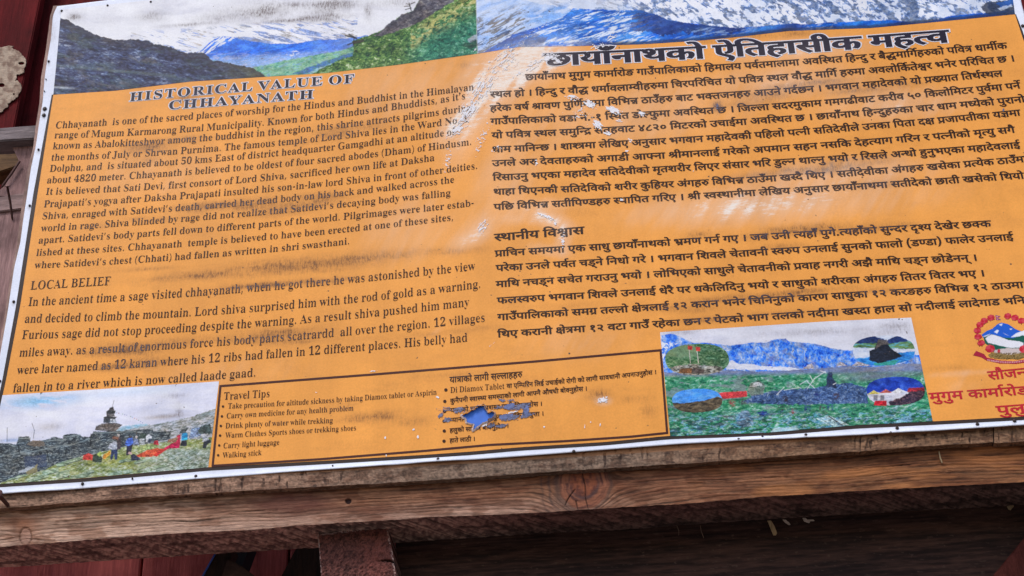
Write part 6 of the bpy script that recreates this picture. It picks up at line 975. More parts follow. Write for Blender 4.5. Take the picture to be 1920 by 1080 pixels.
    2]]),(144,[[148,156,0,-18,-26,0,0,-138,-20,0,0,48,-11,-6,-12,-4,-8,-1,-14,0,-6,1,-11,4,-8,6,-4,5,-5,11,-3,16,0,58,-20,0,0,18],[102,138,-51,0,51,-66],[47,60,5,-3,6,-2,
    8,-1,12,2,12,5,-50,66,0,-51,3,-10]]),(177,[[61,10,-12,17,63,37,-26,7,-22,7,-45,-28,-12,18,39,20,-14,13,-7,12,-3,13,1,8,4,8,6,6,8,6,9,3,12,1,10,-1,9,-3,8,-5,6,-7,4,-8,
    1,-9,-1,-7,-2,-6,-3,-6,-4,-6,-10,-10,26,-8,28,-4,0,60,-19,0,0,18,65,0,0,-18,-26,0,0,-138,-20,0,0,58],[42,124,2,-8,2,-4,9,-9,7,-5,9,8,4,4,4,10,1,5,-1,5,-2,4,-3,4,-3,2,
    -10,2,-5,-1,-8,-4,-3,-3,-2,-4]]),(181,[[158,138,0,-138,-20,0,0,138,-33,0,0,-64,-2,-12,-7,-12,-8,-8,-11,-4,-14,-2,-14,2,-12,5,-9,8,-4,9,-3,12,-1,8,0,58,-20,0,0,18,184,
    0,0,-18],[62,54,8,1,6,3,4,4,3,6,2,14,0,56,-45,0,0,-56,2,-13,2,-6,5,-5,5,-3]]),(154,[[38,59,-8,2,-4,3,-9,8,-3,4,-4,10,-1,5,1,4,3,5,2,2,9,2,87,0,0,34,-111,0,0,18,158,0,
    0,-18,-26,0,0,-138,-21,0,0,64,-33,-28,7,-8,4,-7,0,-7,-4,-6,-8,-3,-15,1,-9,2,-5,3,-5,5,-2,3,0,4,1,4,5,8,39,31,25,19,0,1,-60,0,0,-14,-2,-7,-4,-5]]),(146,[[150,138,-57,
    0,0,-34,12,-6,10,-7,9,-9,6,-10,4,-11,1,-11,-1,-11,-3,-10,-5,-8,-6,-6,-7,-6,-9,-4,-19,-4,-11,-1,-17,2,-16,4,-12,8,-10,11,-6,13,-1,16,0,11,3,9,5,8,6,7,8,6,8,4,10,3,10,
    2,10,1,0,33,-72,0,0,18,150,0],[73,18,11,1,10,2,9,5,6,6,4,8,1,10,0,8,-3,7,-4,7,-5,6,-8,5,-8,4,-21,-1,-10,-2,-8,-4,-5,-3,-6,-8,-4,-10,0,-7,1,-10,4,-9,6,-7,9,-4,10,
    -3]]),(126,[[130,138,-37,0,0,-51,-28,-1,-16,-4,-4,-2,-7,-8,-5,-8,-1,-10,0,-8,2,-6,3,-6,9,-9,5,-3,13,-3,15,0,15,3,20,8,6,-18,-23,-9,-8,-1,-17,-2,-12,1,-10,2,-9,3,-9,5,
    -7,7,-6,7,-4,9,-3,10,0,11,0,10,3,9,5,8,6,7,8,6,8,4,10,3,10,2,10,1,0,33,-72,0,0,18,130,0]]),(151,[[154,138,-41,0,0,-54,8,4,9,3,28,1,0,-18,-26,-1,-9,-3,-10,-7,0,-63,
    -20,0,0,44,-10,-7,-11,-5,-16,-2,-15,2,-7,2,-6,4,-6,5,-4,6,-4,7,-2,8,0,8,1,13,5,11,7,8,10,7,12,4,18,1,20,-2,-2,-19,-17,3,-13,-1,-7,-2,-6,-4,-5,-5,-2,-6,-1,-7,1,-8,2,
    -7,4,-5,6,-3,6,-2,13,0,13,4,16,13,0,73,-93,0,0,18,154,0]]),(186,[[163,138,0,-138,-20,0,0,92,-49,1,11,-11,7,-13,2,-7,0,-15,-2,-6,-3,-6,-8,-8,-11,-5,-12,-2,-9,1,-9,2,
    -8,5,-8,6,-7,8,-8,11,-7,13,-14,34,18,6,7,-20,8,-17,9,-13,8,-10,9,-6,9,-2,6,1,8,3,2,4,2,5,1,6,-1,7,-3,7,-4,7,-5,6,-14,10,8,16,67,0,0,28,-143,0,0,18,189,0,0,-18]]),
    (256,[[118,54,-2,-10,-4,-9,-6,-7,-8,-4,-9,-3,-11,-1,-14,2,-13,5,-11,9,-11,13,-11,18,-11,22,18,7,7,-17,8,-14,8,-11,9,-9,9,-5,10,-2,11,2,5,3,3,3,2,5,1,6,-3,11,-2,5,-8,
    9,-5,5,-15,-2,-1,18,10,1,8,2,6,3,4,4,2,5,1,6,-1,5,-2,4,-3,3,-4,3,-9,1,-17,-2,-16,-7,-7,17,17,7,14,3,19,-1,10,-3,8,-6,6,-7,4,-8,1,-9,-2,-12,-6,-10,-9,-8,5,-5,24,-1,21,
    3,0,47,-18,0,0,18,130,0,0,-18,-26,0,0,-138,-21,0,0,138,-44,0,0,-138,-21,0,0,72,-15,-2,-19,0,2,-5]]),(130,[[103,-14,-17,32,-14,-1,-14,1,-14,4,-7,3,-11,7,-5,6,-4,6,-3,
    7,-2,8,0,9,1,13,2,6,7,9,9,9,15,6,17,3,11,0,0,24,-74,0,0,18,134,0,0,-18,-40,0,0,-42,-29,-1,-17,-4,-5,-2,-6,-6,-4,-8,-1,-4,1,-14,3,-7,5,-6,8,-5,10,-3,19,-1,-1,6,0,8,2,
    4,6,5,8,2,7,-1,5,-2,5,-3,5,-9,0,-9,-3,-8,-10,-6,18,-28]]),(142,[[11,13,43,25,-9,2,-7,4,-6,4,-7,11,-4,12,-1,9,0,58,-20,0,0,18,146,0,0,-18,-26,0,0,-138,-20,0,0,48,-77,
    -51],[100,138,-60,0,1,-62,1,-7,2,-5,4,-4,4,-3,6,-2,8,-1,12,2,12,6,10,8]]),(162,[[175,18,-15,-7,-16,-7,-10,-2,-12,0,-18,1,-17,5,-17,7,-16,11,-16,15,-17,19,-9,14,-2,10,
    2,7,2,3,3,2,4,2,5,0,8,-1,6,-4,5,-5,3,3,4,9,2,14,0,9,-4,15,-50,0,0,18,166,0,0,-18,-96,0,3,-10,1,-14,0,-12,-3,-11,-5,-9,-7,-7,-8,-7,-9,-5,11,-13,13,-10,12,-9,14,-6,15,
    -4,15,-1,9,0,15,3,8,3,15,9],[168,54,-10,-7,-6,-2,-14,-4,-15,1,-14,4,-11,8,-7,12,-2,14,1,11,4,9,7,8,9,6,10,3,16,1,18,-2,-2,-18,-14,3,-10,-1,-7,-1,-5,-3,-4,-5,-2,-5,-1,
    -7,1,-7,2,-5,4,-4,5,-3,6,-1,7,-1,10,2,6,2,12,8]]),(144,[[90,56,-15,-2,-13,-5,-7,5,-13,12,-4,6,-3,8,0,12,2,8,4,6,11,7,17,3,31,0,0,22,-100,0,0,18,148,0,0,-18,-28,0,0,
    -40,-54,0,-8,-3,-3,-5,0,-7,1,-3,9,-11,17,4,8,1,12,-2,10,-3,9,-5,7,-7,4,-8,2,-11,-2,-10,-4,-9,-7,-8,-9,-6,-13,-4,-15,-1,-16,1,-14,4,-14,6,-12,8,-11,10,-11,11,16,12,9,
    -11,10,-8,10,-6,10,-5,11,-3,12,-1,16,3,10,6,3,11,0,5,-2,5,-4,3,-5,3]]),(0,[[-46,193,0,4,4,6,3,3,7,2,3,-1,6,-4,2,-3,2,-7,-2,-7,-2,-3,-6,-4,-3,-1,-4,1,-6,4,-4,6]]),(67,
    [[18,14,0,5,2,4,2,3,4,3,7,1,4,0,7,-4,3,-3,1,-4,1,-5,-1,-6,-1,-4,-3,-4,-3,-2,-8,-2,-7,2,-4,2,-2,4]]),(85,[[12,84,61,0,0,-20,-61,0]]),(138,[[69,158,11,-1,9,-3,8,-6,6,
    -6,3,-8,1,-9,0,-7,-4,-12,-4,-6,-11,-13,-7,-7,-21,-16,36,-29,8,-10,4,-11,0,-11,-3,-9,-9,-14,-16,12,6,8,1,5,0,10,-3,5,-52,44,1,5,30,21,10,9,8,9,4,8,2,8,-1,5,-1,4,-7,6,
    -9,1,-9,-1,-6,-5,-1,-3,0,-7,3,-6,8,-5,6,-2,-12,-15,-14,9,-4,5,-4,5,-2,7,0,12,3,9,3,4,9,7,5,2]]),(125,[[0,156,129,0,0,-18,-129,0],[134,87,-7,2,-8,0,-8,-3,-4,-3,-8,-8,
    -3,-6,-7,-17,-19,6,8,20,-8,5,-8,4,-10,1,-6,0,-5,-2,-4,-4,-3,-4,-2,-5,0,-5,2,-13,3,-5,9,-12,31,-28,-13,-13,-27,24,-14,15,-9,16,-2,8,-1,9,1,8,2,7,3,6,10,10,12,5,12,1,
    14,-1,12,-5,11,-8,11,8,12,5,14,1,10,0,4,-2]]),(193,[[115,138,0,-51,13,9,11,3,16,0,9,-4,7,-6,6,-8,3,-9,1,-12,0,-8,-3,-17,-4,-8,-9,-17,-18,10,7,12,5,13,2,14,0,7,-2,6,
    -3,5,-3,3,-5,2,-6,0,-8,-2,-10,-6,-9,-10,0,-64,-20,0,0,48,-9,-6,-11,-4,-6,-1,-13,0,-6,1,-11,5,-8,6,-4,5,-5,11,-2,15,0,58,-20,0,0,18,196,0,0,-18],[40,138,0,-56,3,-16,4,
    -6,4,-3,5,-2,13,0,11,3,15,12,0,68]]),(141,[[77,0,-13,1,-11,2,-10,4,-9,5,-8,7,-6,8,-5,9,-3,10,0,12,1,11,3,10,4,8,7,7,8,6,9,5,10,4,11,2,11,1,0,26,-76,0,0,18,144,0,0,
    -18,-48,0,0,-44,-28,-1,-12,-3,-5,-2,-9,-6,-6,-9,-4,-11,0,-7,0,-9,3,-8,5,-6,6,-6,7,-4,9,-3,-3,13,-1,7,2,11,6,10,9,7,12,4,16,0,6,-1,11,-6,7,-9,2,-5,2,-11,-2,-11,-5,-9,
    -8,-8,-10,-6,-14,-4],[76,35,2,-12,3,-5,8,0,8,2,6,3,5,5,3,5,1,6,0,5,-2,4,-6,5,-8,2,-5,0,-5,-2,-4,-3,-3,-4,-2,-5]]),(138,[[119,-17,-15,30,-17,39,-16,0,-14,2,-7,3,-11,6,
    -5,5,-8,12,-3,8,-1,9,-1,18,3,17,3,9,9,17,21,-5,-12,-24,-4,-16,0,-9,1,-10,3,-9,5,-7,7,-5,9,-3,16,-1,-2,9,1,5,1,4,7,6,9,1,6,0,5,-2,4,-4,3,-4,3,-10,-2,-8,-5,-7,-8,-4,17,
    -35,16,-29]]),(138,[[69,30,-10,1,-8,2,-8,4,-7,4,-6,6,-5,7,-3,8,-3,9,0,9,0,10,3,8,3,8,5,7,6,6,7,5,8,3,8,2,9,1,10,-1,9,-2,8,-3,7,-5,6,-6,4,-7,4,-8,2,-9,1,-9,-1,-10,-2,
    -8,-3,-8,-5,-7,-6,-6,-7,-5,-8,-3,-9,-2],[68,48,9,1,7,3,6,5,5,7,3,8,0,8,0,9,-3,8,-5,7,-5,4,-7,3,-9,1,-8,-1,-7,-3,-6,-5,-5,-7,-3,-8,-1,-8,1,-9,3,-8,4,-6,6,-5,7,-3]]),
    (0,[[-42,154,-11,31,-7,12,-4,4,-9,4,-13,0,-10,-3,-6,18,7,2,15,2,15,-2,5,-2,5,-4,10,-11,6,10,11,7,14,2,5,0,10,-2,12,-4,-6,-16,-9,3,-10,2,-6,-1,-5,-2,-4,-3,-3,-4,-2,-5,
    0,-9,8,-29]]),(130,[[10,1,43,19,-14,5,-6,3,-11,9,-5,7,-3,7,-2,8,0,9,1,13,2,6,3,5,8,8,12,8,16,5,20,1,0,24,-74,0,0,18,134,0,0,-18,-40,0,0,-42,-29,-1,-17,-4,-5,-2,-6,-6,
    -4,-8,-1,-4,1,-14,3,-7,5,-6,8,-5,10,-3,19,-1,-1,6,0,8,2,4,6,5,8,2,7,-1,5,-2,5,-3,5,-9,0,-9,-3,-8,-10,-6,18,-28,-17,-8,-17,32,-66,-34]]),(138,[[107,32,-1,-9,-4,-8,-5,
    -6,-8,-5,-9,-3,-11,-1,-13,1,-12,6,-9,8,-3,6,-1,5,-1,11,2,9,7,14,17,20,-21,23,-9,12,-6,10,-3,8,-1,8,0,8,1,9,21,-4,-1,-6,0,-7,4,-13,12,-18,16,-16,15,16,13,18,4,13,0,6,
    -1,7,21,4,1,-9,0,-9,-1,-8,-3,-8,-10,-15,-26,-29,13,-14,7,-12,4,-10],[50,34,2,-8,2,-4,4,-2,4,-2,6,-1,6,1,8,4,4,7,1,5,-1,8,-3,6,-5,8,-10,10,-8,-9,-6,-8,-3,-7]]),(138,
    [[68,0,-16,2,-8,2,-7,4,-6,5,-6,5,-4,7,-2,9,-1,9,1,10,6,16,8,13,63,76,15,-13,-53,-64,-12,-16,-3,-6,-4,-11,-1,-6,1,-8,3,-6,5,-4,6,-3,6,-2,8,-1,17,2,8,3,7,3,17,10,9,-19,
    -25,-12,-20,-4]]),(138,[[119,8,-16,-11,-15,22,-15,18,-13,15,-19,-1,-9,4,-3,4,-2,4,0,9,1,4,6,5,8,1,6,-1,7,-2,9,-6,7,3,6,4,5,6,5,7,2,8,1,9,-1,10,-3,7,-4,6,-6,4,-7,2,
    -14,1,-11,-2,-16,-6,-7,17,13,5,14,3,14,1,9,-1,16,-4,7,-4,5,-6,5,-6,4,-8,2,-9,1,-10,-1,-11,-3,-11,-5,-9,-6,-8,-8,-7,-9,-6,22,-25]]),(123,[[68,56,-15,-2,-13,-5,-7,5,
    -13,12,-4,6,-3,8,0,12,2,8,4,6,11,7,18,3,30,0,0,22,-78,0,0,18,126,0,0,-18,-27,0,0,-40,-55,0,-8,-3,-3,-5,0,-7,1,-3,10,-11,16,4,9,1,11,-2,11,-3,9,-5,6,-7,4,-8,2,-11,-1,
    -10,-4,-8,-6,-7,-7,-6,-10,-4,-12,-2,32,-11,-8,-18,-28,14,-24,14,-17,3,-6,2,-5,3,-3,3,-1,5,2,7,4,4,3,2,4,0,7,-1,7,-4,9,-6,5,-1,13,1,9,1,7,3,5,4,3,6,2,6,-1,5,-2,5,-4,3,
    -4,3],[73,154,-9,18,-3,12,0,6,1,11,4,8,6,7,8,4,9,3,11,1,10,-1,9,-2,7,-3,-6,-16,-8,3,-11,2,-6,-1,-5,-2,-4,-3,-3,-4,-2,-5,0,-11,3,-10,10,-17]]),(90,[[120,44,-6,-4,-14,
    -9,-8,-3,-10,-2,-11,0,-12,1,-11,3,-8,6,-7,7,-4,9,-1,11,2,13,7,11,-7,3,-7,5,-5,5,-4,7,-3,7,-1,9,2,10,3,8,6,7,7,6,9,3,10,1,8,-1,7,-2,7,-4,5,-5,3,-6,1,-7,-1,-8,-4,-7,-5,
    -7,-16,9,4,6,2,6,-2,4,-3,4,-7,2,-8,-2,-7,-8,-1,-4,-1,-6,2,-9,2,-4,6,-5,8,-3,9,-2,10,2,17,-1,-1,-17,-15,0,-7,-2,-5,-3,-4,-4,-2,-5,-1,-5,1,-7,2,-5,4,-4,5,-3,6,-1,15,0,
    8,2,7,3,15,12]]),(170,[[30,47,-10,2,-7,6,-2,4,-1,5,2,8,6,5,4,1,7,0,10,-3,9,-6,8,3,6,5,6,7,5,8,2,9,1,10,-1,8,-2,8,-4,6,-6,5,-6,3,-7,1,-5,-1,-7,-3,-2,-2,-2,-7,2,-5,3,
    -6,7,-4,6,-2,16,-2,-5,-18,-14,2,-12,4,-9,6,-6,8,-4,8,-2,9,1,8,3,7,5,6,7,4,9,3,10,1,15,-2,7,-3,6,-5,6,-5,5,-6,3,-8,2,-9,1,-10,-1,-11,-3,-11,-5,-10,-6,-9,-8,-8,-9,-6,
    21,-21,19,-23,-16,-11,-24,29,-19,19],[148,138,0,-138,-20,0,0,138,-23,0,0,18,69,0,0,-18]]),(102,[[30,47,-10,2,-7,6,-2,4,-1,5,2,8,6,5,4,1,7,0,10,-3,9,-6,8,3,6,5,6,7,5,
    8,2,9,1,10,-1,8,-2,8,-4,6,-6,5,-6,3,-7,1,-5,-1,-7,-3,-2,-2,-2,-7,2,-5,3,-6,7,-4,6,-2,16,-2,-5,-18,-14,2,-12,4,-9,6,-6,8,-4,8,-2,9,1,8,3,7,5,6,7,4,9,3,10,1,15,-2,7,-3,
    6,-5,6,-5,5,-6,3,-8,2,-9,1,-10,-1,-11,-3,-11,-5,-10,-6,-9,-8,-8,-9,-6,21,-21,19,-23,-16,-11,-24,29,-19,19]]),(204,[[182,138,0,-138,-20,0,0,11,-12,-5,-14,-3,-14,-1,
    -18,1,-17,5,-17,7,-16,11,-16,15,-21,24,-5,9,-2,7,0,7,2,3,5,5,4,2,9,0,7,-3,8,-7,6,7,2,10,1,9,-1,13,-3,11,-50,0,0,18,208,0,0,-18],[134,58,10,2,6,2,12,8,0,68,-92,0,3,-7,
    1,-17,0,-12,-3,-11,-5,-9,-7,-7,-8,-7,-9,-5,11,-13,13,-10,12,-9,14,-6,15,-4,23,-1,19,4,13,6,0,20,-14,-6,-11,-3,-14,1,-7,1,-13,7,-5,4,-7,12,-1,6,-1,8,1,11,4,9,7,8,9,6,
    10,3,20,1,14,-2,-2,-18,-17,3,-7,-1,-7,-1,-5,-3,-4,-5,-2,-5,-1,-7,1,-7,2,-5,4,-4,5,-3,6,-1]]),(138,[[142,138,-24,0,0,-51,-3,-17,-5,-8,-7,-7,-10,-5,-12,-2,-4,18,9,3,5,
    2,5,7,2,6,0,54,-58,0,0,-63,1,-10,3,-7,4,-6,7,-6,47,-27,13,-12,4,-6,2,-6,0,-15,-4,-12,-7,-14,-18,10,6,11,2,8,1,6,-4,8,-11,9,-47,28,-9,9,-4,5,-4,12,-2,9,0,69,-20,0,0,
    18,142,0]]),(178,[[156,138,0,-138,-20,0,0,81,-17,-6,-21,-2,-23,3,-19,6,-18,-14,-3,-5,-2,-5,-1,-9,2,-7,3,-3,7,-6,10,-3,13,0,-1,6,0,8,2,4,6,4,8,2,6,-1,6,-2,4,-3,5,-9,0,
    -9,-3,-7,-9,-7,21,-22,-14,-10,-13,15,-11,14,-13,-1,-18,3,-15,6,-6,5,-4,6,-4,6,-2,6,0,7,0,9,3,8,5,6,6,6,15,10,-12,11,-5,5,-3,7,-2,6,-1,8,2,8,3,8,6,6,7,5,10,3,12,1,10,
    -1,8,-2,8,-4,7,-6,3,-7,2,-9,-1,-8,-2,-7,-8,-11,-11,-10,10,-1,18,-1,14,3,13,5,7,4,0,35,-23,0,0,18,69,0,0,-18],[38,126,3,-11,3,-4,8,-8,5,-3,10,8,7,9,2,9,-1,4,-3,7,-4,3,
    -11,2,-5,-1,-8,-4,-3,-3,-2,-4]]),(160,[[67,56,-1,8,-4,7,-6,6,-8,6,-12,5,-14,6,6,16,90,0,0,28,-118,0,0,18,164,0,0,-18,-26,0,0,-138,-20,0,0,92,-42,1,-18,1,9,-6,8,-5,5,
    -7,4,-6,2,-8,1,-8,-1,-7,-2,-7,-4,-6,-6,-5,-6,-4,-7,-3,17,-8,17,-6,-8,-18,-25,13,-22,15,-16,2,-6,2,-5,3,-3,4,-1,9,3,5,3,2,7,2,7,-1,7,-4,10,-6,6,1,5,2,4,3,3,5,2,4]]),
    (153,[[156,138,-41,0,0,-54,8,4,9,3,28,1,0,-18,-20,0,-11,-2,-9,-4,-5,-4,0,-64,-20,0,0,48,-9,-6,-11,-4,-6,-1,-13,0,-6,1,-11,5,-8,6,-4,5,-5,11,-2,15,0,58,-20,0,0,18,156,
    0],[40,138,0,-56,3,-16,4,-6,4,-3,5,-2,13,0,11,4,15,11,0,68]]),(0,[[7,-58,-15,-6,-12,-3,-18,1,-10,3,-8,6,-6,7,-3,9,-1,9,1,9,3,9,7,7,8,6,11,4,14,1,2,-16,-16,-4,-6,-3,
    -3,-4,-2,-5,-1,-5,1,-5,2,-4,3,-3,5,-3,9,-1,14,2,14,6]]),(226,[[230,138,-26,0,0,-138,-21,0,0,38,-17,-9,-6,-2,-17,-1,-12,1,-11,3,-8,6,-7,7,-4,9,-1,15,4,13,5,7,-7,3,-7,
    5,-5,5,-4,7,-3,7,-1,9,2,10,3,8,6,7,7,6,9,3,10,1,8,-1,7,-2,7,-4,5,-5,3,-6,1,-7,-1,-8,-4,-7,-5,-7,-16,9,4,6,1,8,-2,5,-5,3,-8,-1,-8,-5,-3,-4,-2,-10,2,-9,2,-4,6,-5,4,-2,
    13,-3,10,2,17,-1,-1,-17,-15,0,-7,-2,-5,-3,-4,-4,-2,-5,-1,-5,1,-7,2,-5,4,-4,5,-3,13,-2,8,1,8,2,7,3,11,8,4,4,0,77,-15,0,0,18,62,0],[0,156,76,0,0,-18,-76,0],[51,74,0,
    -17,-3,-7,-6,-3,-4,0,-8,2,-4,3,-9,8,-6,10,-1,5,0,8,3,6,2,2,9,1,71,0,0,-18]]),(133,[[71,75,21,-2,8,-3,6,-4,5,-4,4,-5,5,-11,0,-6,-1,-8,-2,-8,-5,-6,-5,-5,-8,-5,-9,-4,-7,
    17,13,7,4,7,1,4,-1,6,-2,4,-4,3,-6,3,-8,2,-21,0,-9,-3,-7,-4,-5,-4,-3,-6,0,-10,2,-8,6,-9,5,-5,6,-5,19,-11,8,1,12,-1,10,-4,7,-5,6,-7,4,-8,1,-10,-2,-10,-3,-8,-7,-7,-9,-6,
    -11,-3,-13,-1,-15,1,-14,4,-13,6,-11,9,-11,10,-10,12,15,11,12,-14,12,-11,13,-6,14,-4,8,0,15,2,9,6,2,11,0,5,-2,4,-4,3,-9,3,-13,0,-14,-5,-4,10,-14,9,-10,9,-8,8,-5,9,-3,
    9,-2,10,2,11,2,5,3,5,7,7,-8,11,-2,10,0,9,4,11,4,5,5,3,14,4,45,1,0,22,-90,0,0,18,136,0,0,-18,-26,0,0,-40,-61,0,-6,-2,-4,-3,-2,-6,1,-6,3,-5,5,-5,16,4]]),(97,[[92,80,14,
    1,14,2,2,-18,-18,-2,-16,0,-15,2,-20,4,-11,-6,24,-27,29,-26,-13,-13,-27,25,-22,23,-18,24,-4,10,-1,6,2,6,5,5,4,2,5,0,8,-1,6,-4,5,-5,3,3,4,9,2,14,-1,14,-3,10,-50,0,0,18,
    101,0,0,-18,-31,0,4,-14,0,-16,-2,-12,-6,-13]]),(117,[[63,36,-14,2,-12,5,-9,8,-2,4,-4,11,-2,14,0,58,-20,0,0,18,120,0,0,-18,-15,0,0,-64,-4,-16,-5,-8,-8,-8,-11,-4],[62,
    54,8,1,6,3,4,4,3,6,2,14,0,56,-45,0,0,-56,2,-13,2,-6,5,-5,5,-3]]),(176,[[78,-6,-12,17,67,41,0,10,-50,0,0,-14,-2,-4,-4,-5,-3,-1,-6,0,-11,5,-6,6,-5,7,-4,7,-1,7,1,5,5,4,
    4,1,12,0,0,40,-3,12,-6,7,-5,2,-11,1,-6,-3,-2,-3,-2,-6,1,-4,2,-4,3,-2,5,-3,15,-2,-2,-18,-11,2,-10,3,-8,4,-7,6,-3,8,-1,10,1,9,3,7,5,5,7,4,7,2,14,1,11,-3,5,-2,4,-3,7,-7,
    4,-10,3,-14,0,-39,50,0,0,58,-33,0,0,18,79,0,0,-18,-25,0,0,-138,-21,0,0,31]]),(130,[[110,-67,-12,1,-10,3,-8,6,-6,7,-3,9,-1,9,0,8,3,7,3,5,6,6,13,7,-9,17,-14,-1,-14,1,
    -14,4,-7,3,-11,7,-5,6,-4,6,-3,7,-2,8,0,9,1,13,2,6,7,9,9,9,15,6,17,3,11,0,0,24,-74,0,0,18,134,0,0,-18,-40,0,0,-42,-29,-1,-17,-4,-5,-2,-6,-6,-4,-8,-1,-4,1,-14,3,-7,5,
    -6,8,-5,10,-3,19,-1,-2,9,1,5,2,4,3,3,7,4,11,-1,5,-2,5,-3,3,-4,2,-10,-1,-9,-5,-6,-7,-3,9,-14,11,-16,-18,-6,-10,-6,-3,-3,-2,-5,-1,-5,1,-5,2,-4,3,-3,9,-4,5,0,14,2,14,6,
    7,-17,-21,-8]]),(0,[[-45,-11,12,1,11,0,10,-3,9,-3,15,-11,7,-6,19,-24,-14,-10,-9,12,-8,10,-9,7,-9,6,-9,3,-11,1,-11,-2]]),(88,[[53,-41,-11,18,-9,19,-7,21,-5,22,-3,22,
    -1,23,1,23,3,22,5,22,7,20,9,19,11,18,21,0,-11,-18,-9,-20,-7,-20,-5,-22,-3,-22,-1,-22,1,-22,3,-22,5,-22,7,-21,9,-20,11,-18]]),(88,[[15,-41,10,18,9,20,7,20,5,22,3,21,1,
    22,-1,23,-3,22,-5,21,-7,21,-9,20,-10,19,20,0,12,-18,9,-19,7,-21,5,-23,3,-22,1,-23,-1,-23,-3,-22,-5,-21,-7,-21,-9,-19,-12,-17]]),(189,[[68,56,-15,-2,-13,-5,-7,5,-13,
    12,-4,6,-3,8,0,12,2,8,4,6,11,7,17,3,31,0,0,22,-78,0,0,18,193,0,0,-18,-26,0,0,-138,-21,0,0,52,-16,-2,-12,-1,-8,1,2,-12,-1,-10,-4,-8,-6,-7,-7,-6,-10,-4,-12,-2,32,-11,
    -8,-18,-28,14,-24,14,-17,3,-6,2,-5,3,-3,3,-1,5,2,7,1,2,6,4,4,0,7,-1,7,-4,9,-6,5,-1,13,1,9,1,7,3,5,4,3,6,2,6,-1,5,-2,5,-4,3,-4,3],[120,67,18,2,8,2,0,67,-47,0,0,-40,
    -55,0,-8,-3,-3,-5,0,-7,1,-3,10,-11,7,3,18,2,7,-1,27,-5]]),(141,[[43,-6,-12,17,67,40,0,87,-46,0,0,-84,-3,-6,-3,-2,-6,-2,-4,1,-9,5,-9,8,-6,9,-2,10,2,7,4,4,4,1,12,1,0,
    48,-32,0,0,18,144,0,0,-18,-26,0,0,-138,-20,0,0,30]]),(229,[[206,138,0,-138,-20,0,0,48,-10,-6,-12,-4,-6,-1,-14,0,-12,3,-9,5,-8,8,-5,9,-58,0,-1,-14,-1,-4,-4,-5,-6,-1,
    -7,1,-10,7,-8,10,-4,7,-1,9,3,5,7,3,12,0,0,58,-32,0,0,18,232,0,0,-18],[52,80,55,0,-1,58,-54,0],[186,138,-59,0,1,-62,1,-7,2,-5,3,-4,5,-3,6,-2,7,-1,13,2,12,6,9,8]]),
    (192,[[95,10,-13,-13,-18,16,-24,25,-13,14,-12,17,-4,7,-1,9,2,6,5,5,9,2,8,-1,6,-4,5,-5,3,3,3,4,2,10,1,9,-1,14,-3,10,-50,0,0,18,124,0,9,2,12,0,13,-4,6,-4,9,-10,3,-6,2,
    -8,1,-9,-1,-11,-3,-10,-6,-9,-8,-7,-9,-6,-12,-6,9,-9,5,-4,12,-4,8,0,8,0,14,5,12,8,5,5,9,-17,-13,-9,-17,-7,-9,-2,-11,-1,-11,1,-10,3,-9,4,-9,6,-7,8,-5,10,-17,-2,-16,0,
    -15,2,-20,4,-11,-6,24,-27],[92,80,19,1,19,3,9,4,8,4,5,6,4,5,2,7,1,7,-1,7,-2,7,-3,5,-4,3,-5,2,-6,1,-4,0,-6,-3,-4,-5,0,-4,2,-7,6,-5,12,-3,-2,-17,-10,2,-9,3,-7,5,-5,5,
    -3,8,-2,9,2,8,-38,0,4,-14,0,-16,-2,-12,-6,-13]]),(256,[[118,54,-2,-10,-4,-9,-6,-7,-8,-4,-9,-3,-11,-1,-14,2,-13,5,-11,9,-11,13,-11,18,-11,22,18,7,7,-17,8,-14,8,-11,9,
    -9,9,-5,10,-2,11,2,5,3,3,3,2,5,1,6,-3,11,-2,5,-8,9,-5,5,-15,-2,-1,18,10,1,8,2,6,3,4,4,2,5,1,6,-1,5,-2,4,-3,3,-4,3,-9,1,-17,-2,-16,-7,-7,17,17,7,14,3,19,-1,10,-3,8,-6,
    6,-7,4,-8,1,-9,-2,-12,-6,-10,-9,-8,5,-5,24,-1,21,3,0,47,-18,0,0,18,130,0,0,-18,-26,0,0,-138,-21,0,0,138,-44,0,0,-138,-21,0,0,72,-15,-2,-19,0,2,-5],[211,154,-12,14,
    -11,6,-16,2,-6,-2,-11,-4,-6,18,12,4,9,1,11,0,7,-2,12,-7,9,-11,1,1,-7,14,-3,6,-6,7,-8,4,-9,2,-10,-1,-8,-3,-5,17,14,4,17,-1,8,-2,7,-3,6,-6,6,-7,5,-9,10,-26,5,-16]]),
    (126,[[130,138,-37,0,0,-51,-28,-1,-16,-4,-4,-2,-7,-8,-5,-8,-1,-10,0,-8,2,-6,3,-6,9,-9,5,-3,13,-3,15,0,15,3,20,8,6,-18,-23,-9,-8,-1,-17,-2,-12,1,-10,2,-9,3,-9,5,-7,7,
    -6,7,-4,9,-3,10,0,11,0,10,3,9,5,8,6,7,8,6,8,4,10,3,10,2,10,1,0,33,-72,0,0,18,130,0],[8,-41,62,38,10,0,36,-45,-14,-10,-30,37,-52,-37]]),(170,[[85,-3,-14,13,-13,14,-10,
    14,-3,7,-2,8,0,12,3,8,6,9,-42,0,0,18,118,0,0,38,-128,0,0,18,174,0,0,-18,-26,0,0,-138,-20,0,0,82,-37,0,-11,-2,-8,-3,-7,-6,-2,-5,0,-7,1,-8,3,-8,5,-7,7,-8,20,-18]]),
]
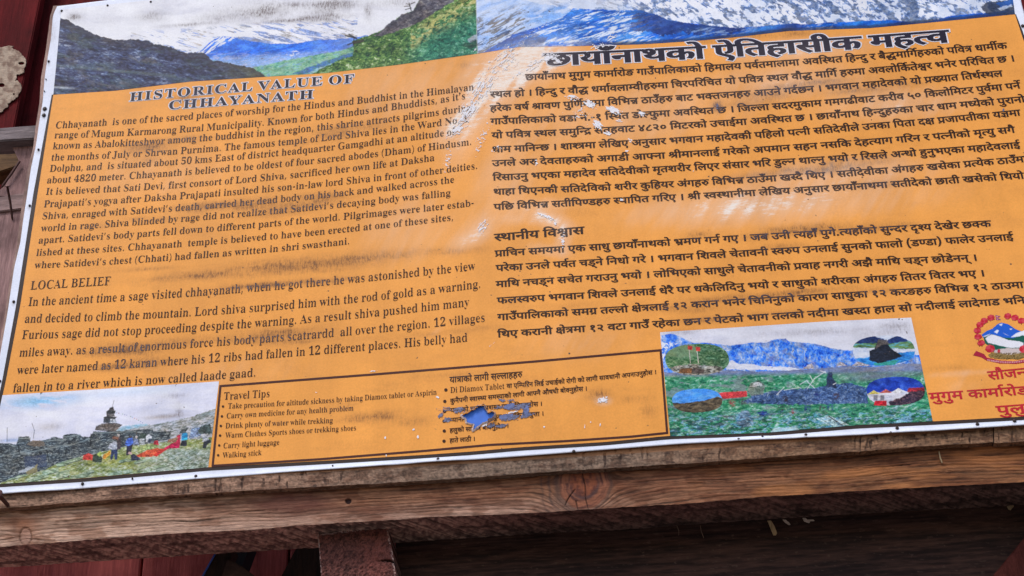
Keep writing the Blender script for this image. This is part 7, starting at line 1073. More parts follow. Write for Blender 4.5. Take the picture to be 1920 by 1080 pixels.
LATIN = {'H': 0, 'I': 1, 'S': 2, 'T': 3, 'O': 4, 'R': 5, 'C': 6, 'A': 7, 'L': 8, ',': 9, 'V': 10, 'U': 11, 'E': 12, 'F': 13, 'Y': 14, 'N': 15, 'h': 16, 'a': 17, 'y': 18, 'n': 19, 't': 20, 'i': 21, 's': 22, 'o': 23, 'e': 24, 'f': 25, 'c': 26, 'r': 27, 'd': 28, 'p': 29, 'l': 30, 'w': 31, 'u': 32, 'B': 33, 'm': 34, 'g': 35, 'M': 36, 'K': 37, '.': 38, 'b': 39, 'k': 40, 'J': 41, 'P': 42, 'v': 43, 'W': 44, '1': 45, 'D': 46, '5': 47, '0': 48, 'q': 49, 'G': 50, '4': 51, '8': 52, '2': 53, '(': 54, ')': 55, 'j': 56, '-': 57, 'z': 58, 'x': 59}
NEPALI = [   # one row per Nepali line: width, then glyph numbers; a triple moves that glyph off the pen
    (2675,[60,61,62,61,63,64,61,65,66,67,(68,65,0),69,70,71,61,72,73,66,(74,65,0),71,75,76]),(9581,[60,61,62,61,63,64,61,65,(74,65,0),77,78,77,74,(66,65,0),61,74,61,79,
    80,67,81,(78,65,0),61,82,(63,-9,0),83,61,69,84,66,61,66,67,(69,65,0),71,74,61,84,62,(83,65,0),76,79,70,74,61,84,61,74,61,(85,65,0),76,69,86,70,(69,65,0),71,87,88,(80,
    65,0),(89,65,0),90,91,74,61,69,78,79,71,92,66,67,(83,65,0),69,76,93,(94,65,0),61,74,95,66]),(10356,[86,84,(71,65,0),67,(96,65,0),(69,65,0),71,87,88,(80,65,0),(76,65,
    0),97,91,(94,65,0),74,61,79,76,84,61,98,76,73,71,92,74,61,(69,65,0),99,80,83,69,80,69,99,70,(62,65,0),67,(83,65,0),69,76,93,(86,65,0),84,(76,65,0),97,91,(74,65,0),61,
    69,78,79,(71,65,0),92,74,61,(85,65,0),76,84,67,69,66,(79,-55,0),70,100,101,80,(102,65,0),64,100,80,(83,65,0),69,80,69,99,70,(60,65,0),(96,65,0)]),(10081,[71,80,100,
    66,(76,65,0),103,79,(104,65,0),61,76,105,(83,65,0),77,69,105,79,74,61,74,61,(69,65,0),76,69,102,106,(107,65,0),61,82,(63,-9,0),71,92,(89,65,0),61,108,(102,65,0),109,
    70,110,64,71,92,(111,65,0),82,64,100,(78,65,0),112,(79,-14,0),60,64,(96,65,0),(102,65,0),78,76,61,64,(74,65,0),71,61,112,(100,-14,0),76,66,67,(62,65,0),67,(113,65,0),
    114,62,61,70,(69,65,0),70,65,79,86,84]),(10323,[78,61,82,(63,-9,0),83,61,69,84,66,61,66,67,(76,65,0),115,61,(64,65,0),116,117,118,119,(69,65,0),86,70,(115,65,0),67,
    120,121,(77,-56,0),74,61,(85,65,0),76,69,86,70,(60,65,0),(96,65,0),(69,65,0),110,120,84,61,(72,65,0),112,80,74,77,66,61,74,(78,65,0),74,78,122,73,76,61,108,(66,65,0),
    80,73,76,(123,65,0),124,(69,65,0),66,84,67,69,74,108,80,(83,65,0),77,76,79,74,61,(83,65,0),64,125]),(10150,[62,67,(83,65,0),69,76,93,(86,65,0),84,(72,65,0),74,77,69,
    87,126,(72,65,0),70,71,76,61,108,(127,65,0),128,129,124,(69,65,0),74,108,80,66,67,(82,65,0),99,61,130,74,61,(85,65,0),76,69,86,70,(60,65,0),(96,65,0),(60,65,0),61,62,
    61,63,64,61,65,(69,65,0),71,87,88,71,92,66,61,(99,65,0),61,80,(94,65,0),61,74,(74,65,0),131,62,100,66,67,(83,65,0),77,80,61,64,67]),(10237,[94,61,74,(74,65,0),61,69,
    64,87,60,(96,65,0),(132,65,0),61,133,93,74,61,(84,65,0),100,69,134,135,(85,65,0),64,77,72,61,80,(102,65,0),78,76,61,64,(74,65,0),71,61,112,(100,-14,0),76,66,73,(83,
    65,0),69,71,84,67,(83,65,0),75,64,73,(72,65,0),69,70,112,(100,-14,0),76,73,84,100,(82,65,0),64,66,61,(69,65,0),83,70,61,(112,65,0),136,(113,65,0),110,61,83,70,73,66,
    61,(62,65,0),137,74,61]),(9743,[82,64,84,100,(85,65,0),92,(112,65,0),(100,-14,0),76,70,61,71,92,66,67,(85,65,0),78,61,115,73,(111,65,0),138,64,61,(104,65,0),73,74,61,
    64,84,61,130,(78,65,0),80,100,66,67,(85,65,0),83,74,61,64,(72,65,0),71,64,(64,65,0),72,69,66,(112,65,0),(100,-14,0),71,75,62,61,78,(78,65,0),69,80,64,(80,65,0),(83,
    65,0),75,64,73,66,67,(74,65,0),139,75,62,77,(72,65,0),78,90]),(10041,[69,80,72,61,82,64,77,(102,65,0),135,66,61,(74,65,0),71,61,112,(100,-14,0),76,(72,65,0),69,70,
    112,(100,-14,0),76,73,66,67,(74,65,0),139,70,132,80,73,80,(69,65,0),84,135,80,(72,65,0),116,72,61,80,(102,65,0),69,80,(115,65,0),(77,-19,0),120,64,(65,65,0),61,120,
    64,77,(102,65,0),62,67,(80,65,0),(69,65,0),80,72,84,100,(85,65,0),140,67,(141,65,0),64,77,102,135,66,61,(74,65,0),71,61,112,(100,-14,0),76,84,61,130]),(10177,[65,61,
    71,61,(69,65,0),65,135,64,66,73,(72,65,0),69,70,112,(100,-14,0),69,76,66,67,(132,65,0),80,73,80,(66,65,0),(77,-55,0),69,71,62,80,(85,65,0),116,78,71,92,(69,65,0),76,
    69,102,106,(107,65,0),61,82,(63,-9,0),74,61,(134,65,0),142,112,(90,-14,0),(69,65,0),65,135,(96,65,0),(72,65,0),70,73,112,(100,-14,0),76,73,66,61,(85,65,0),116,78,71,
    92,(134,65,0),72,100,66,61,(113,65,0),75,62,100,66,(107,65,0),61,82,(63,-9,0),74,61]),(9984,[83,69,60,(69,65,0),76,69,102,106,(72,65,0),70,73,69,83,143,115,71,92,(86,
    65,0),61,69,83,70,(78,65,0),69,80,135,(96,65,0),(104,65,0),73,(142,65,0),76,86,61,64,73,74,61,(84,65,0),100,69,134,62,(85,65,0),64,77,72,61,80,(60,65,0),61,62,61,63,
    64,61,65,74,61,(72,65,0),70,73,112,(100,-14,0),66,67,(60,65,0),61,70,73,(134,65,0),72,100,66,67,(69,65,0),65,62,67]),(1345,[86,61,64,73,62,(69,65,0),76,101,61,72]),
    (9185,[113,61,69,99,64,(72,65,0),74,62,74,61,(135,65,0),66,(72,65,0),61,94,77,(60,65,0),61,62,61,63,64,61,65,66,67,(144,65,0),74,105,(78,65,0),64,79,(78,65,0),135,
    (96,65,0),(110,65,0),89,(82,65,0),64,73,(75,65,0),62,71,61,63,(83,65,0),77,78,100,117,75,62,71,61,63,66,67,(72,65,0),77,87,112,80,(145,65,0),133,62,(112,65,0),(100,
    -14,0),134,100,80,(60,65,0),109,66]),(9536,[83,80,100,66,61,(82,65,0),64,84,100,(83,65,0),76,79,70,(99,65,0),115,(146,-19,0),64,100,(69,65,0),64,94,67,(78,65,0),80,
    100,(96,65,0),(102,65,0),78,76,61,64,(69,65,0),132,76,84,100,(99,65,0),100,70,61,76,64,73,(142,65,0),76,92,83,(82,65,0),64,84,61,130,(72,65,0),77,64,66,67,(121,65,0),
    61,84,67,(147,65,0),115,143,115,61,148,(121,65,0),61,84,100,80,(82,65,0),64,84,61,130]),(8860,[74,61,69,65,(64,65,0),99,115,(146,-19,0),64,(72,65,0),99,100,70,(78,65,
    0),80,61,82,64,77,(102,65,0),62,67,(96,65,0),(84,65,0),67,69,102,135,66,67,(72,65,0),61,94,77,84,100,(99,65,0),100,70,61,76,64,73,66,67,(113,65,0),76,61,71,(64,65,0),
    78,80,73,(85,65,0),149,90,(74,65,0),61,69,65,(99,65,0),115,(146,-19,0),64,(60,65,0),67,115,(100,-2,0),64,64,146,(96,65,0)]),(8843,[121,84,142,76,92,83,(102,65,0),78,
    76,61,64,(69,65,0),132,76,84,100,(82,65,0),64,84,61,130,(94,65,0),100,80,90,(83,65,0),80,(94,65,0),66,(100,-55,0),69,84,69,112,64,77,(102,65,0),62,67,(80,65,0),(72,
    65,0),61,94,77,66,67,(132,65,0),80,73,80,66,61,(85,65,0),116,78,71,92,(69,65,0),70,70,80,(69,65,0),76,70,80,(102,65,0),135,(96,65,0)]),(9468,[78,61,82,(63,-9,0),83,
    61,69,84,66,61,66,67,(72,65,0),74,150,(70,65,0),120,84,67,(136,65,0),100,93,84,61,130,(119,65,0),129,(66,65,0),80,61,64,(102,65,0),64,100,80,(69,65,0),99,69,64,64,77,
    66,67,(66,65,0),61,80,105,(72,65,0),61,94,77,66,61,(119,65,0),129,(66,65,0),80,81,71,92,(69,65,0),76,69,102,106,(119,65,0),129,(107,65,0),61,82,74,61]),(9380,[69,65,
    135,(66,65,0),80,61,64,73,(136,65,0),100,93,74,61,(119,65,0),129,(76,65,0),108,61,(78,65,0),61,82,(63,-9,0),(80,65,0),71,100,66,61,(60,65,0),64,(80,65,0),(83,65,0),
    100,108,66,67,(102,65,0),61,78,(70,65,0),84,66,67,(64,65,0),112,73,74,61,(134,65,0),142,112,61,(71,65,0),61,84,(72,65,0),67,(64,65,0),112,73,84,61,130,(84,65,0),61,
    112,(100,-14,0),78,61,115,(102,65,0),69,64]),(2172,[62,61,93,61,66,67,(84,65,0),61,78,73,(72,65,0),120,84,61,71,71,92]),(5757,[76,61,(135,65,0),69,151,69,80,64,(69,
    65,0),84,130,(82,65,0),99,61,130,66,67,(80,65,0),67,78,73,(66,65,0),67,(84,65,0),61,78,73,(72,65,0),61,76,94,61,64,73,(85,65,0),83,64,61,82,64,77,71,67,72,(96,65,
    0)]),(5213,[66,(77,-55,0),64,90,83,64,73,(142,65,0),76,61,152,62,(72,65,0),74,142,62,61,66,67,(84,65,0),61,78,73,(111,65,0),138,64,90,(153,65,0),103,94,73,(89,65,0),
    67,109,64,77,71,67,72,(96,65,0)]),(3362,[62,61,93,61,66,67,(72,65,0),74,62,(113,65,0),132,142,70,(83,65,0),61,64,73,(69,65,0),83,82,64,77,71,67,72,(96,65,0)]),(3391,
    [87,62,61,64,67,(66,65,0),83,115,61,(134,65,0),100,84,66,(77,-55,0),112,(76,65,0),61,(154,65,0),(100,-11,0),69,66,81,(110,65,0),77,155,61,(96,65,0)]),(2298,[71,84,77,
    66,67,(72,65,0),61,74,61,64,(89,65,0),67,109,64,77,71,67,72,(96,65,0)]),(1010,[71,61,70,100,(84,65,0),61,107,73,(96,65,0)]),(654,[72,97,110,87,62]),(2407,[74,77,78,
    77,74,(66,65,0),61,74,61,79,80,67,81,(78,65,0),61,82,(63,-9,0),83,61,69,84,66,61]),(312,[83,77,84,77]),
]
LINES = [   # script, style, text, letter height in photo pixels, baseline anchors in photo pixels
    ('en', 'title', 'HISTORICAL VALUE OF', 16, ((242, 190), (500, 167.5), (667, 155))),
    ('en', 'title', 'CHHAYANATH', 16, ((315, 205.5), (450, 195), (591, 184))),
    ('en', 'body', 'Chhayanath  is one of the sacred places of worship for the Hindus and Buddhist in the Himalayan', 12.6, ((103, 241), (400, 219), (638, 199), (889, 168))),
    ('en', 'body', "range of Mugum Karmarong Rural Municipality. Known for both Hindus and Bhuddists, as it's", 12.6, ((101, 259), (633, 220), (873, 185))),
    ('en', 'body', 'known as Abalokitteshwor among the buddhist in the region, this shrine attracts pilgrims during', 12.6, ((98, 279.5), (627, 241), (884, 207))),
    ('en', 'body', 'the months of July or Shrwan Purnima. The famous temple of Lord Shiva lies in the Ward No. 1', 12.6, ((95, 301), (637, 260.5), (878, 228))),
    ('en', 'body', 'Dolphu, and  is situated about 50 kms East of district headquarter Gamgadhi at an altitude of', 12.6, ((92, 322), (627, 281), (853, 252))),
    ('en', 'body', 'about 4820 meter. Chhayanath is believed to be oldest of four sacred abodes (Dham) of Hindusm.', 12.6, ((87, 343.5), (633, 302), (885, 271))),
    ('en', 'body', 'It is believed that Sati Devi, first consort of Lord Shiva, sacrificed her own life at Daksha', 12.6, ((85, 365), (627, 325), (815, 301))),
    ('en', 'body', 'Prajapati’s yogya after Daksha Prajapati insulted his son-in-law lord Shiva in front of other deities.', 12.6, ((81, 388.5), (633, 347), (896, 316))),
    ('en', 'body', "Shiva, enraged with Satidevi's death, carried her dead body on his back and walked across the", 12.6, ((78, 411), (633, 368), (852, 342))),
    ('en', 'body', 'world in rage. Shiva blinded by rage did not realize that Satidevi’s decaying body was falling', 12.6, ((76, 434), (628, 390), (845, 367))),
    ('en', 'body', "apart. Satidevi's body parts fell down to different parts of the world. Pilgrimages were later estab-", 12.6, ((71, 456.5), (638, 412.5), (889, 386))),
    ('en', 'body', 'lished at these sites. Chhayanath  temple is believed to have been erected at one of these sites,', 12.6, ((67, 479.5), (635, 436.5), (851, 412.5))),
    ('en', 'body', "where Satidevi's chest (Chhati) had fallen as written in shri swasthani.", 12.6, ((64, 503), (400, 482), (656, 457.5))),
    ('en', 'light', 'LOCAL BELIEF', 15.6, ((56, 543), (207, 534))),
    ('en', 'light', 'In the ancient time a sage visited chhayanath, when he got there he was astonished by the view', 16, ((52, 573.5), (340, 557), (630, 533), (891, 506))),
    ('en', 'light', 'and decided to climb the mountain. Lord shiva surprised him with the rod of gold as a warning.', 16, ((45, 605), (638, 570), (902, 539))),
    ('en', 'light', 'Furious sage did not stop proceeding despite the warning. As a result shiva pushed him many', 16, ((40, 635.5), (633, 600), (880, 573.5))),
    ('en', 'light', 'miles away. as a result of enormous force his body parts scatrardd  all over the region. 12 villages', 16, ((35, 668.5), (627, 631), (910, 602.5))),
    ('en', 'light', 'were later named as 12 karan where his 12 ribs had fallen in 12 different places. His belly had', 16, ((31, 701.5), (638, 661), (877, 640))),
    ('en', 'light', 'fallen in to a river which is now called laade gaad.', 16, ((23, 735.5), (250, 722), (480, 705.5))),
    ('en', 'light', 'Travel Tips', 13.8, ((419, 749.5), (506, 744))),
    ('en', 'light', 'Take precaution for altitude sickness by taking Diamox tablet or Aspirin', 9.9, ((427, 766), (640, 753.5), (819, 739.5))),
    ('en', 'light', 'Carry own medicine for any health problem', 9.9, ((424, 784.5), (663, 769.5))),
    ('en', 'light', 'Drink plenty of water while trekking', 9.9, ((422, 803), (624, 792.5))),
    ('en', 'light', 'Warm Clothes Sports shoes or trekking shoes', 9.9, ((422, 821), (668, 806.5))),
    ('en', 'light', 'Carry light luggage', 9.9, ((418, 840.5), (524, 833.5))),
    ('en', 'light', 'Walking stick', 9.9, ((417, 858.5), (490, 853))),
    ('ne', 'title', 'छायाँनाथको ऐतिहासीक महत्व', 22.5, ((1022, 123), (1323, 109.5), (1500, 98), (1780, 79))),
    ('ne', 'body', 'छायाँनाथ मुगुम कार्मारोङ गाउँपालिकाको हिमालय पर्वतमालामा अवस्थित हिन्दु र बैद्धमार्गिहरुको पवित्र धार्मीक', 11, ((985, 149.5), (1273, 138), (1500, 120), (1888, 91))),
    ('ne', 'body', 'स्थल हो । हिन्दु र वौद्ध धर्मावलाम्वीहरुमा चिरपरिचित यो पवित्र स्थल वौद्ध मार्गि हरुमा अवलोर्कितेश्वर भनेर परिचित छ ।', 11, ((919, 182), (1247, 167), (1473, 148), (1903, 115))),
    ('ne', 'body', 'हरेक वर्ष श्रावण पुर्णिमामा विभिन्न ठाउँहरु बाट भक्तजनहरु आउने गर्दछन । भगवान महादेवको यो प्रख्यात तिर्थस्थल', 11, ((919, 208), (1267, 192), (1527, 169.5), (1880, 143.5))),
    ('ne', 'body', 'गाउँपालिकाको वडा नं.-१ स्थित डोल्फुमा अवस्थित छ । जिल्ला सदरमुकाम गमगढीवाट करीव ५० किलोमिटर पुर्वमा पर्ने', 11, ((920, 233.5), (1255, 216), (1537, 200), (1913, 165))),
    ('ne', 'body', 'यो पवित्र स्थल समुन्द्रि सतहवाट ४८२० मिटरको उचाईमा अवस्थित छ । छायाँनाथ हिन्दुहरुका चार धाम मध्येको पुरानो', 11, ((922, 259.5), (1247, 242), (1502, 227), (1922, 191))),
    ('ne', 'body', 'धाम मानिन्छ । शाश्त्रमा लेखिए अनुसार भगवान महादेवकी पहिलो पत्नी सतिदेवीले उनका पिता दक्ष प्रजापतीका यज्ञमा', 11, ((923, 286), (1245, 268.5), (1515, 253), (1913, 216))),
    ('ne', 'body', 'उनले अरु देवताहरुको अगाडी आफ्ना श्रीमानलाई गरेको अपमान सहन नसकि देहत्याग गरिन र पत्नीको मृत्यु सगै', 11, ((923, 312), (1245, 295), (1522, 281), (1903, 248))),
    ('ne', 'body', 'रिसाउनु भएका महादेव सतिदेवीको मृतशरीर लिएर संसार भरि डुल्न थाल्नु भयो र रिसले अन्धो हुनुभएका महादेवलाई', 11, ((924, 338.5), (1273, 320), (1483, 309), (1913, 277))),
    ('ne', 'body', 'थाहा थिएनकी सतिदेविको शरीर कुहियर अंगहरु विभिन्न ठाउँमा खस्दै थिए । सतीदेवीका अंगहरु खसेका प्रत्येक ठाउँमा', 11, ((925, 365), (1462, 339), (1927, 303))),
    ('ne', 'body', 'पछि विभिन्न सतीपिण्डहरु स्थापित गरिए । श्री स्वस्थानीमा लेखिय अनुसार छायाँनाथमा सतीदेको छाती खसेको थियो', 11, ((926, 394.5), (1267, 372.5), (1663, 355), (1920, 333))),
    ('ne', 'body', 'स्थानीय विश्वास', 13.2, ((927, 452), (1095, 438))),
    ('ne', 'body', 'प्राचिन समयमा एक साधु छायाँनाथको भ्रमण गर्न गए । जब उनी त्यहाँ पुगे.त्यहाँको सुन्दर दृश्य देखेर छक्क', 11.4, ((928, 482), (1248, 458), (1633, 441), (1858, 423))),
    ('ne', 'body', 'परेका उनले पर्वत चड्ने निधो गरे । भगवान शिवले चेतावनी स्वरुप उनलाई सुनको फालो (डण्डा) फालेर उनलाई', 11.4, ((930, 509.5), (1207, 489), (1563, 473), (1900, 449))),
    ('ne', 'body', 'माथि नचड्न सचेत गराउनु भयो । लोभिएको साधुले चेतावनीको प्रवाह नगरी अझै माथि चड्न छोडेनन् ।', 11.4, ((930, 540), (1202, 518), (1582, 504), (1833, 487))),
    ('ne', 'body', 'फलस्वरुप भगवान शिवले उनलाई धेरै पर धकेलिदिनु भयो र साधुको शरीरका अंगहरु तितर वितर भए ।', 11.4, ((932, 570.5), (1223, 549), (1610, 534), (1847, 516))),
    ('ne', 'body', 'गाउँपालिकाको समग्र तल्लो क्षेत्रलाई १२ करान भनेर चिनिनुको कारण साधुका १२ करङहरु विभिन्न १२ ठाउमा', 11.4, ((933, 601.5), (1247, 577), (1620, 561), (1919, 538))),
    ('ne', 'body', 'थिए करानी क्षेत्रमा १२ वटा गाउँ रहेका छन र पेटको भाग तलको नदीमा खस्दा हाल सो नदीलाई लादेगाड भनि', 11.4, ((933, 633.5), (1263, 608), (1623, 591), (1922, 567))),
    ('ne', 'tip', 'यात्राको लागी सल्लाहहरु', 10.5, ((843, 717.5), (979, 707))),
    ('en', 'light', 'Di Diamox Tablet', 10.5, ((844, 736.5), (946, 728.5))),
    ('ne', 'tip', 'वा एम्पिरिन लिई उचाईको रोगी को लागी सावधानी अपनाउनुहोस ।', 7.6, ((950, 727.5), (1100, 715), (1231, 701))),
    ('ne', 'tip', 'कुनैपनी स्वास्थ्य समस्याको लागी आफ्नै औषधी बोक्नुहोस ।', 7.6, ((844, 755.5), (1101, 732))),
    ('ne', 'tip', 'यात्राको समय प्रशस्त पानी पिउनुहोस ।', 7.6, ((844, 773), (1017, 760.5))),
    ('ne', 'tip', 'न्यानो कपडा खेलकुद वा ट्रेकिङ जुत्ता ।', 7.6, ((843, 791.5), (1020, 779))),
    ('ne', 'tip', 'हलुको सामान बोक्नुहोस ।', 7.6, ((843, 811), (954, 802))),
    ('ne', 'tip', 'हाते लाठी ।', 7.6, ((843, 830), (891, 826.5))),
    ('ne', 'red', 'सौजन्य', 15.5, ((1854, 712), (1938, 704))),
    ('ne', 'red', 'मुगुम कार्मारोङ गाउँपालिका', 15, ((1744, 752), (1925, 739), (2090, 728))),
    ('ne', 'red', 'पुलु', 15.5, ((1870, 777), (1924, 773))),
]
GLY = [[np.cumsum(np.array(c, float).reshape(-1, 2), 0)*4 for c in cs] for _, cs in GLYPHS]
ADV = [a*4 for a, _ in GLYPHS]
RUNS = []; ni = 0
for kind, sty, text, h, anch in LINES:
    x = 0; r = []
    if kind == 'en':
        for ch in text:
            if ch == ' ': x += 250; continue
            up = 560 if ch in "\u2019'" else 0
            k = LATIN[',' if up else ch]; r.append((k, x, up)); x += ADV[k]+(90 if sty == 'title' else 0)
    else:
        row = NEPALI[ni]; ni += 1
        for e in row[1]:
            k, dx, dy = (e, 0, 0) if isinstance(e, int) else e
            r.append((k, x+dx*4, dy*4)); x = x+dx*4+ADV[k] if ADV[k] else x
        x = row[0]*4
    RUNS.append((x, r))
def offset(P_, ox, oy):
    keep = np.hypot(*(P_-np.roll(P_, 1, 0)).T) > .5; P_ = P_[keep]
    e = np.roll(P_, -1, 0)-P_; e /= np.hypot(e[:, 0], e[:, 1])[:, None]; n1 = np.stack([-e[:, 1], e[:, 0]], -1); n0 = np.roll(n1, 1, 0)
    m = n0+n1; l = (m*m).sum(1); m = m*(2/np.maximum(l, .9))[:, None]
    return P_+m*np.array([ox, oy])
TRI = {}
def glyph_tris(g_, ox, oy):
    """triangulated outline, weight changed by (ox, oy) units; winding number decides what is ink"""
    key = (g_, ox, oy)
    if key in TRI: return TRI[key]
    V = []; E = []
    for c in GLY[g_]:
        if len(c) < 3: continue
        P_ = offset(c, ox, oy); o = len(V); V += [Vector(p_) for p_ in P_]; E += [(o+i, o+(i+1) % len(P_)) for i in range(len(P_))]
    if not V: TRI[key] = (np.zeros((0, 2)), np.zeros((0, 3), int)); return TRI[key]
    vo, eo, fo, *_ = delaunay_2d_cdt(V, E, [], 0, 0.01)
    vo = np.array([(v_.x, v_.y) for v_ in vo]); fo = np.array([f_ for f_ in fo if len(f_) == 3]); ce = vo[fo].mean(1)
    wn_ = np.zeros(len(ce), int); A_ = np.array([tuple(V[a]) for a, b in E]); B_ = np.array([tuple(V[b]) for a, b in E])
    for (x0, y0), (x1, y1) in zip(A_, B_):
        up = (y0 <= ce[:, 1]) & (y1 > ce[:, 1]); dn = (y1 <= ce[:, 1]) & (y0 > ce[:, 1])
        if y0 != y1:
            s = ce[:, 0] < x0+(ce[:, 1]-y0)*(x1-x0)/(y1-y0); wn_ += (up & s)*1-(dn & s)*1
    TRI[key] = (vo, fo[wn_ != 0]); return TRI[key]
STY = {('en', 'title'): ('title', 4, 4, 'title'), ('en', 'body'): ('text_line', -14, 2, 'ink'), ('en', 'light'): ('text_line', -18, 2, 'ink'),
       ('ne', 'title'): ('title', 42, 20, 'title'), ('ne', 'body'): ('text_line', 30, 12, 'ink_deva'), ('ne', 'tip'): ('text_line', 20, 14, 'ink'), ('ne', 'red'): ('sponsor_line', 22, 14, 'red')}
def set_line(kind, sty, h, anch, run, ox, oy, mat, name, lift, parent):
    wd, r = run; Aa = np.array(anch, float); P0 = at(Aa[:, 0], Aa[:, 1]); X = P0[:, 0]; Z = P0[:, 2]
    dg = min(len(X)-1, 2); pf = np.polyfit(X, Z, dg)
    um = 622.0 if kind == 'ne' else 678.0
    zs = (at(Aa[:, 0], Aa[:, 1]-h)[:, 2]-Z).mean()/um; xs_ = (X[-1]-X[0])/wd
    Vs = []; Fs = []; o = 0
    for g_, gx_, gy_ in r:
        v_, f_ = glyph_tris(g_, ox, oy)
        if not len(f_): continue
        Vs.append(v_+np.array([gx_, gy_])); Fs.append(f_+o); o += len(v_)
    v_ = np.concatenate(Vs); XX = X[0]+v_[:, 0]*xs_; ZZ = np.polyval(pf, XX)+v_[:, 1]*zs
    P_ = np.stack([XX, 0*XX, ZZ], -1); d = P_-CAM; px_ = 960+FPX*(d@AX[0])/(d@AX[2]); py_ = 540-FPX*(d@AX[1])/(d@AX[2])
    return mesh_np(name, onboard(P_, lift), np.concatenate(Fs)[:, ::1], mat, parent, None, {'soot': np.clip(soot_at(px_, py_)*1.1, 0, 1), 'scuff_sheen': scuff_sheen_at(px_, py_)*.75})
for (kind, sty, text, h, anch), run in zip(LINES, RUNS):
    nm, ox, oy, mt = STY[(kind, sty)]
    o = set_line(kind, sty, h, anch, run, ox, oy, MT[mt], nm, .0016, board)
    if sty == 'title': set_line(kind, sty, h, anch, run, ox+(44 if kind == 'en' else 36), oy+(50 if kind == 'en' else 40), MT['halo'], 'outline', .0013, board).parent = o
    if sty == 'title':
        o.children[0].matrix_parent_inverse = Matrix.Identity(4)
        o.children[0].location = (0, 0, 0)
# bullets of the two tip lists
BUL = [(418, 762), (416, 780.5), (414, 798.5), (412.5, 816.5), (411, 835), (409, 853.5), (836, 731), (834, 752.5), (833.5, 771), (832.5, 789.5), (833, 808), (832.5, 827)]
for k, (x, y) in enumerate(BUL):
    r = 2.3 if k < 6 else 3.1; ph = np.linspace(0, 2*np.pi, 17)[:-1]; xx = np.r_[x, x+r*np.cos(ph)]; yy = np.r_[y, y+r*np.sin(ph)]
    F = np.array([(0, 1+(j+1) % 16, 1+j) for j in range(16)])
    mesh_np('bullet', bpx(xx, yy, .0016), F, MT['ink'], board, None, {'soot': xx*0, 'scuff_sheen': xx*0})

# ------------------------------------------------------------------ wear: scraped-off print, the torn hole, nail heads
def chips(name, boxes, mat, lift, seed, step=.7, an=(1.0, 1.0), thick=0.0):
    Vs = []; Fs = []; o = 0
    for cx, cy, rx, ry, ang, dens in boxes:
        R_ = max(rx, ry)*1.5; px, py = np.meshgrid(np.arange(cx-R_, cx+R_, step), np.arange(cy-R_, cy+R_, step))
        m = blob(px, py, cx, cy, rx, ry, ang)
        a = math.radians(ang); uu = (px*math.cos(a)+py*math.sin(a)); vv = (-px*math.sin(a)+py*math.cos(a))
        nz = .62*fbm(uu/9, vv/1.7, 4, seed)+.38*fbm(px/2.2, py/2.2, 2, seed+4)
        k = (nz > 1-dens*m)[:-1, :-1]
        if not k.any(): continue
        F = gridfaces(*px.shape, keep=k); u_, inv = np.unique(F, return_inverse=True)
        P_ = bpx(px, py, lift).reshape(-1, 3)[u_]; Vs.append(P_); Fs.append(inv.reshape(-1, 4)+o); o += len(P_)
    return mesh_np(name, np.concatenate(Vs), np.concatenate(Fs), mat, board)
CH = [(945, 112, 60, 30, -45, .50), (905, 165, 54, 30, -58, .515), (880, 205, 60, 22, -55, .535), (858, 240, 34, 17, -35, .55), (1033, 106, 22, 11, -10, .62), (1046, 113, 9, 7, 40, .66), (908, 797, 10, 3.5, -35, .66), (962, 772, 16, 2.5, -12, .62), (985, 766, 1.6, 10, 8, .7), (840, 789, 4, 3, 0, .7), (1000, 120, 50, 12, -35, .50), (962, 90, 40, 8, -25, .46),
      (1072, 182, 20, 8, 10, .64), (1105, 194, 20, 9, 30, .66), (1090, 203, 16, 6, -30, .56), (1150, 206, 22, 9, 25, .70), (1160, 225, 10, 4, 10, .6), (1120, 233, 14, 11, 40, .70), (1138, 250, 12, 6, 20, .62), (1180, 262, 10, 5, 30, .64), (1203, 212, 9, 6, 20, .62), (1175, 283, 5, 4, 0, .6),
      (905, 255, 16, 60, 20, .44), (840, 300, 12, 40, 10, .44), (930, 280, 14, 20, 60, .44), (1020, 404, 34, 5, 25, .56), (1042, 418, 18, 5, 60, .56), (1055, 450, 7, 24, 5, .5), (905, 425, 26, 12, -45, .5), (1130, 750, 13, 8, -10, .70), (1165, 374, 5, 3, 0, .7), (1300, 320, 3, 2, 0, .7),
      (922, 645, 14, 2, -40, .62), (1005, 305, 4, 9, 0, .56), (775, 805, 2.2, 3, 80, .8), (783, 819, 2, 4, 0, .95), (1020, 800, 3, 2, 0, .85), (1107, 791, 2.2, 2, 0, .8), (1125, 796, 1.1, 6, 8, .7), (1096, 800, 1.1, 5, 4, .7), (722, 820, 2, 3, 0, .8), (820, 744, 6, 2.5, 20, .7), (724, 854, 1.4, 4, 0, .8),
      (700, 1055-300, 14, 2, 0, .3), (870, 700, 14, 1.5, 0, .3), (595, 735, 10, 2, 0, .5), (700, 695, 9, 1.8, -5, .7), (1085, 215, 60, 30, 20, .36), (1000, 60, 60, 14, -40, .38), (1130, 80, 60, 12, -30, .46), (890, 95, 20, 6, -40, .4)]
chips('scuff_marks', CH, MT['chip'], .0019, 37)['kind'] = 'stuff'
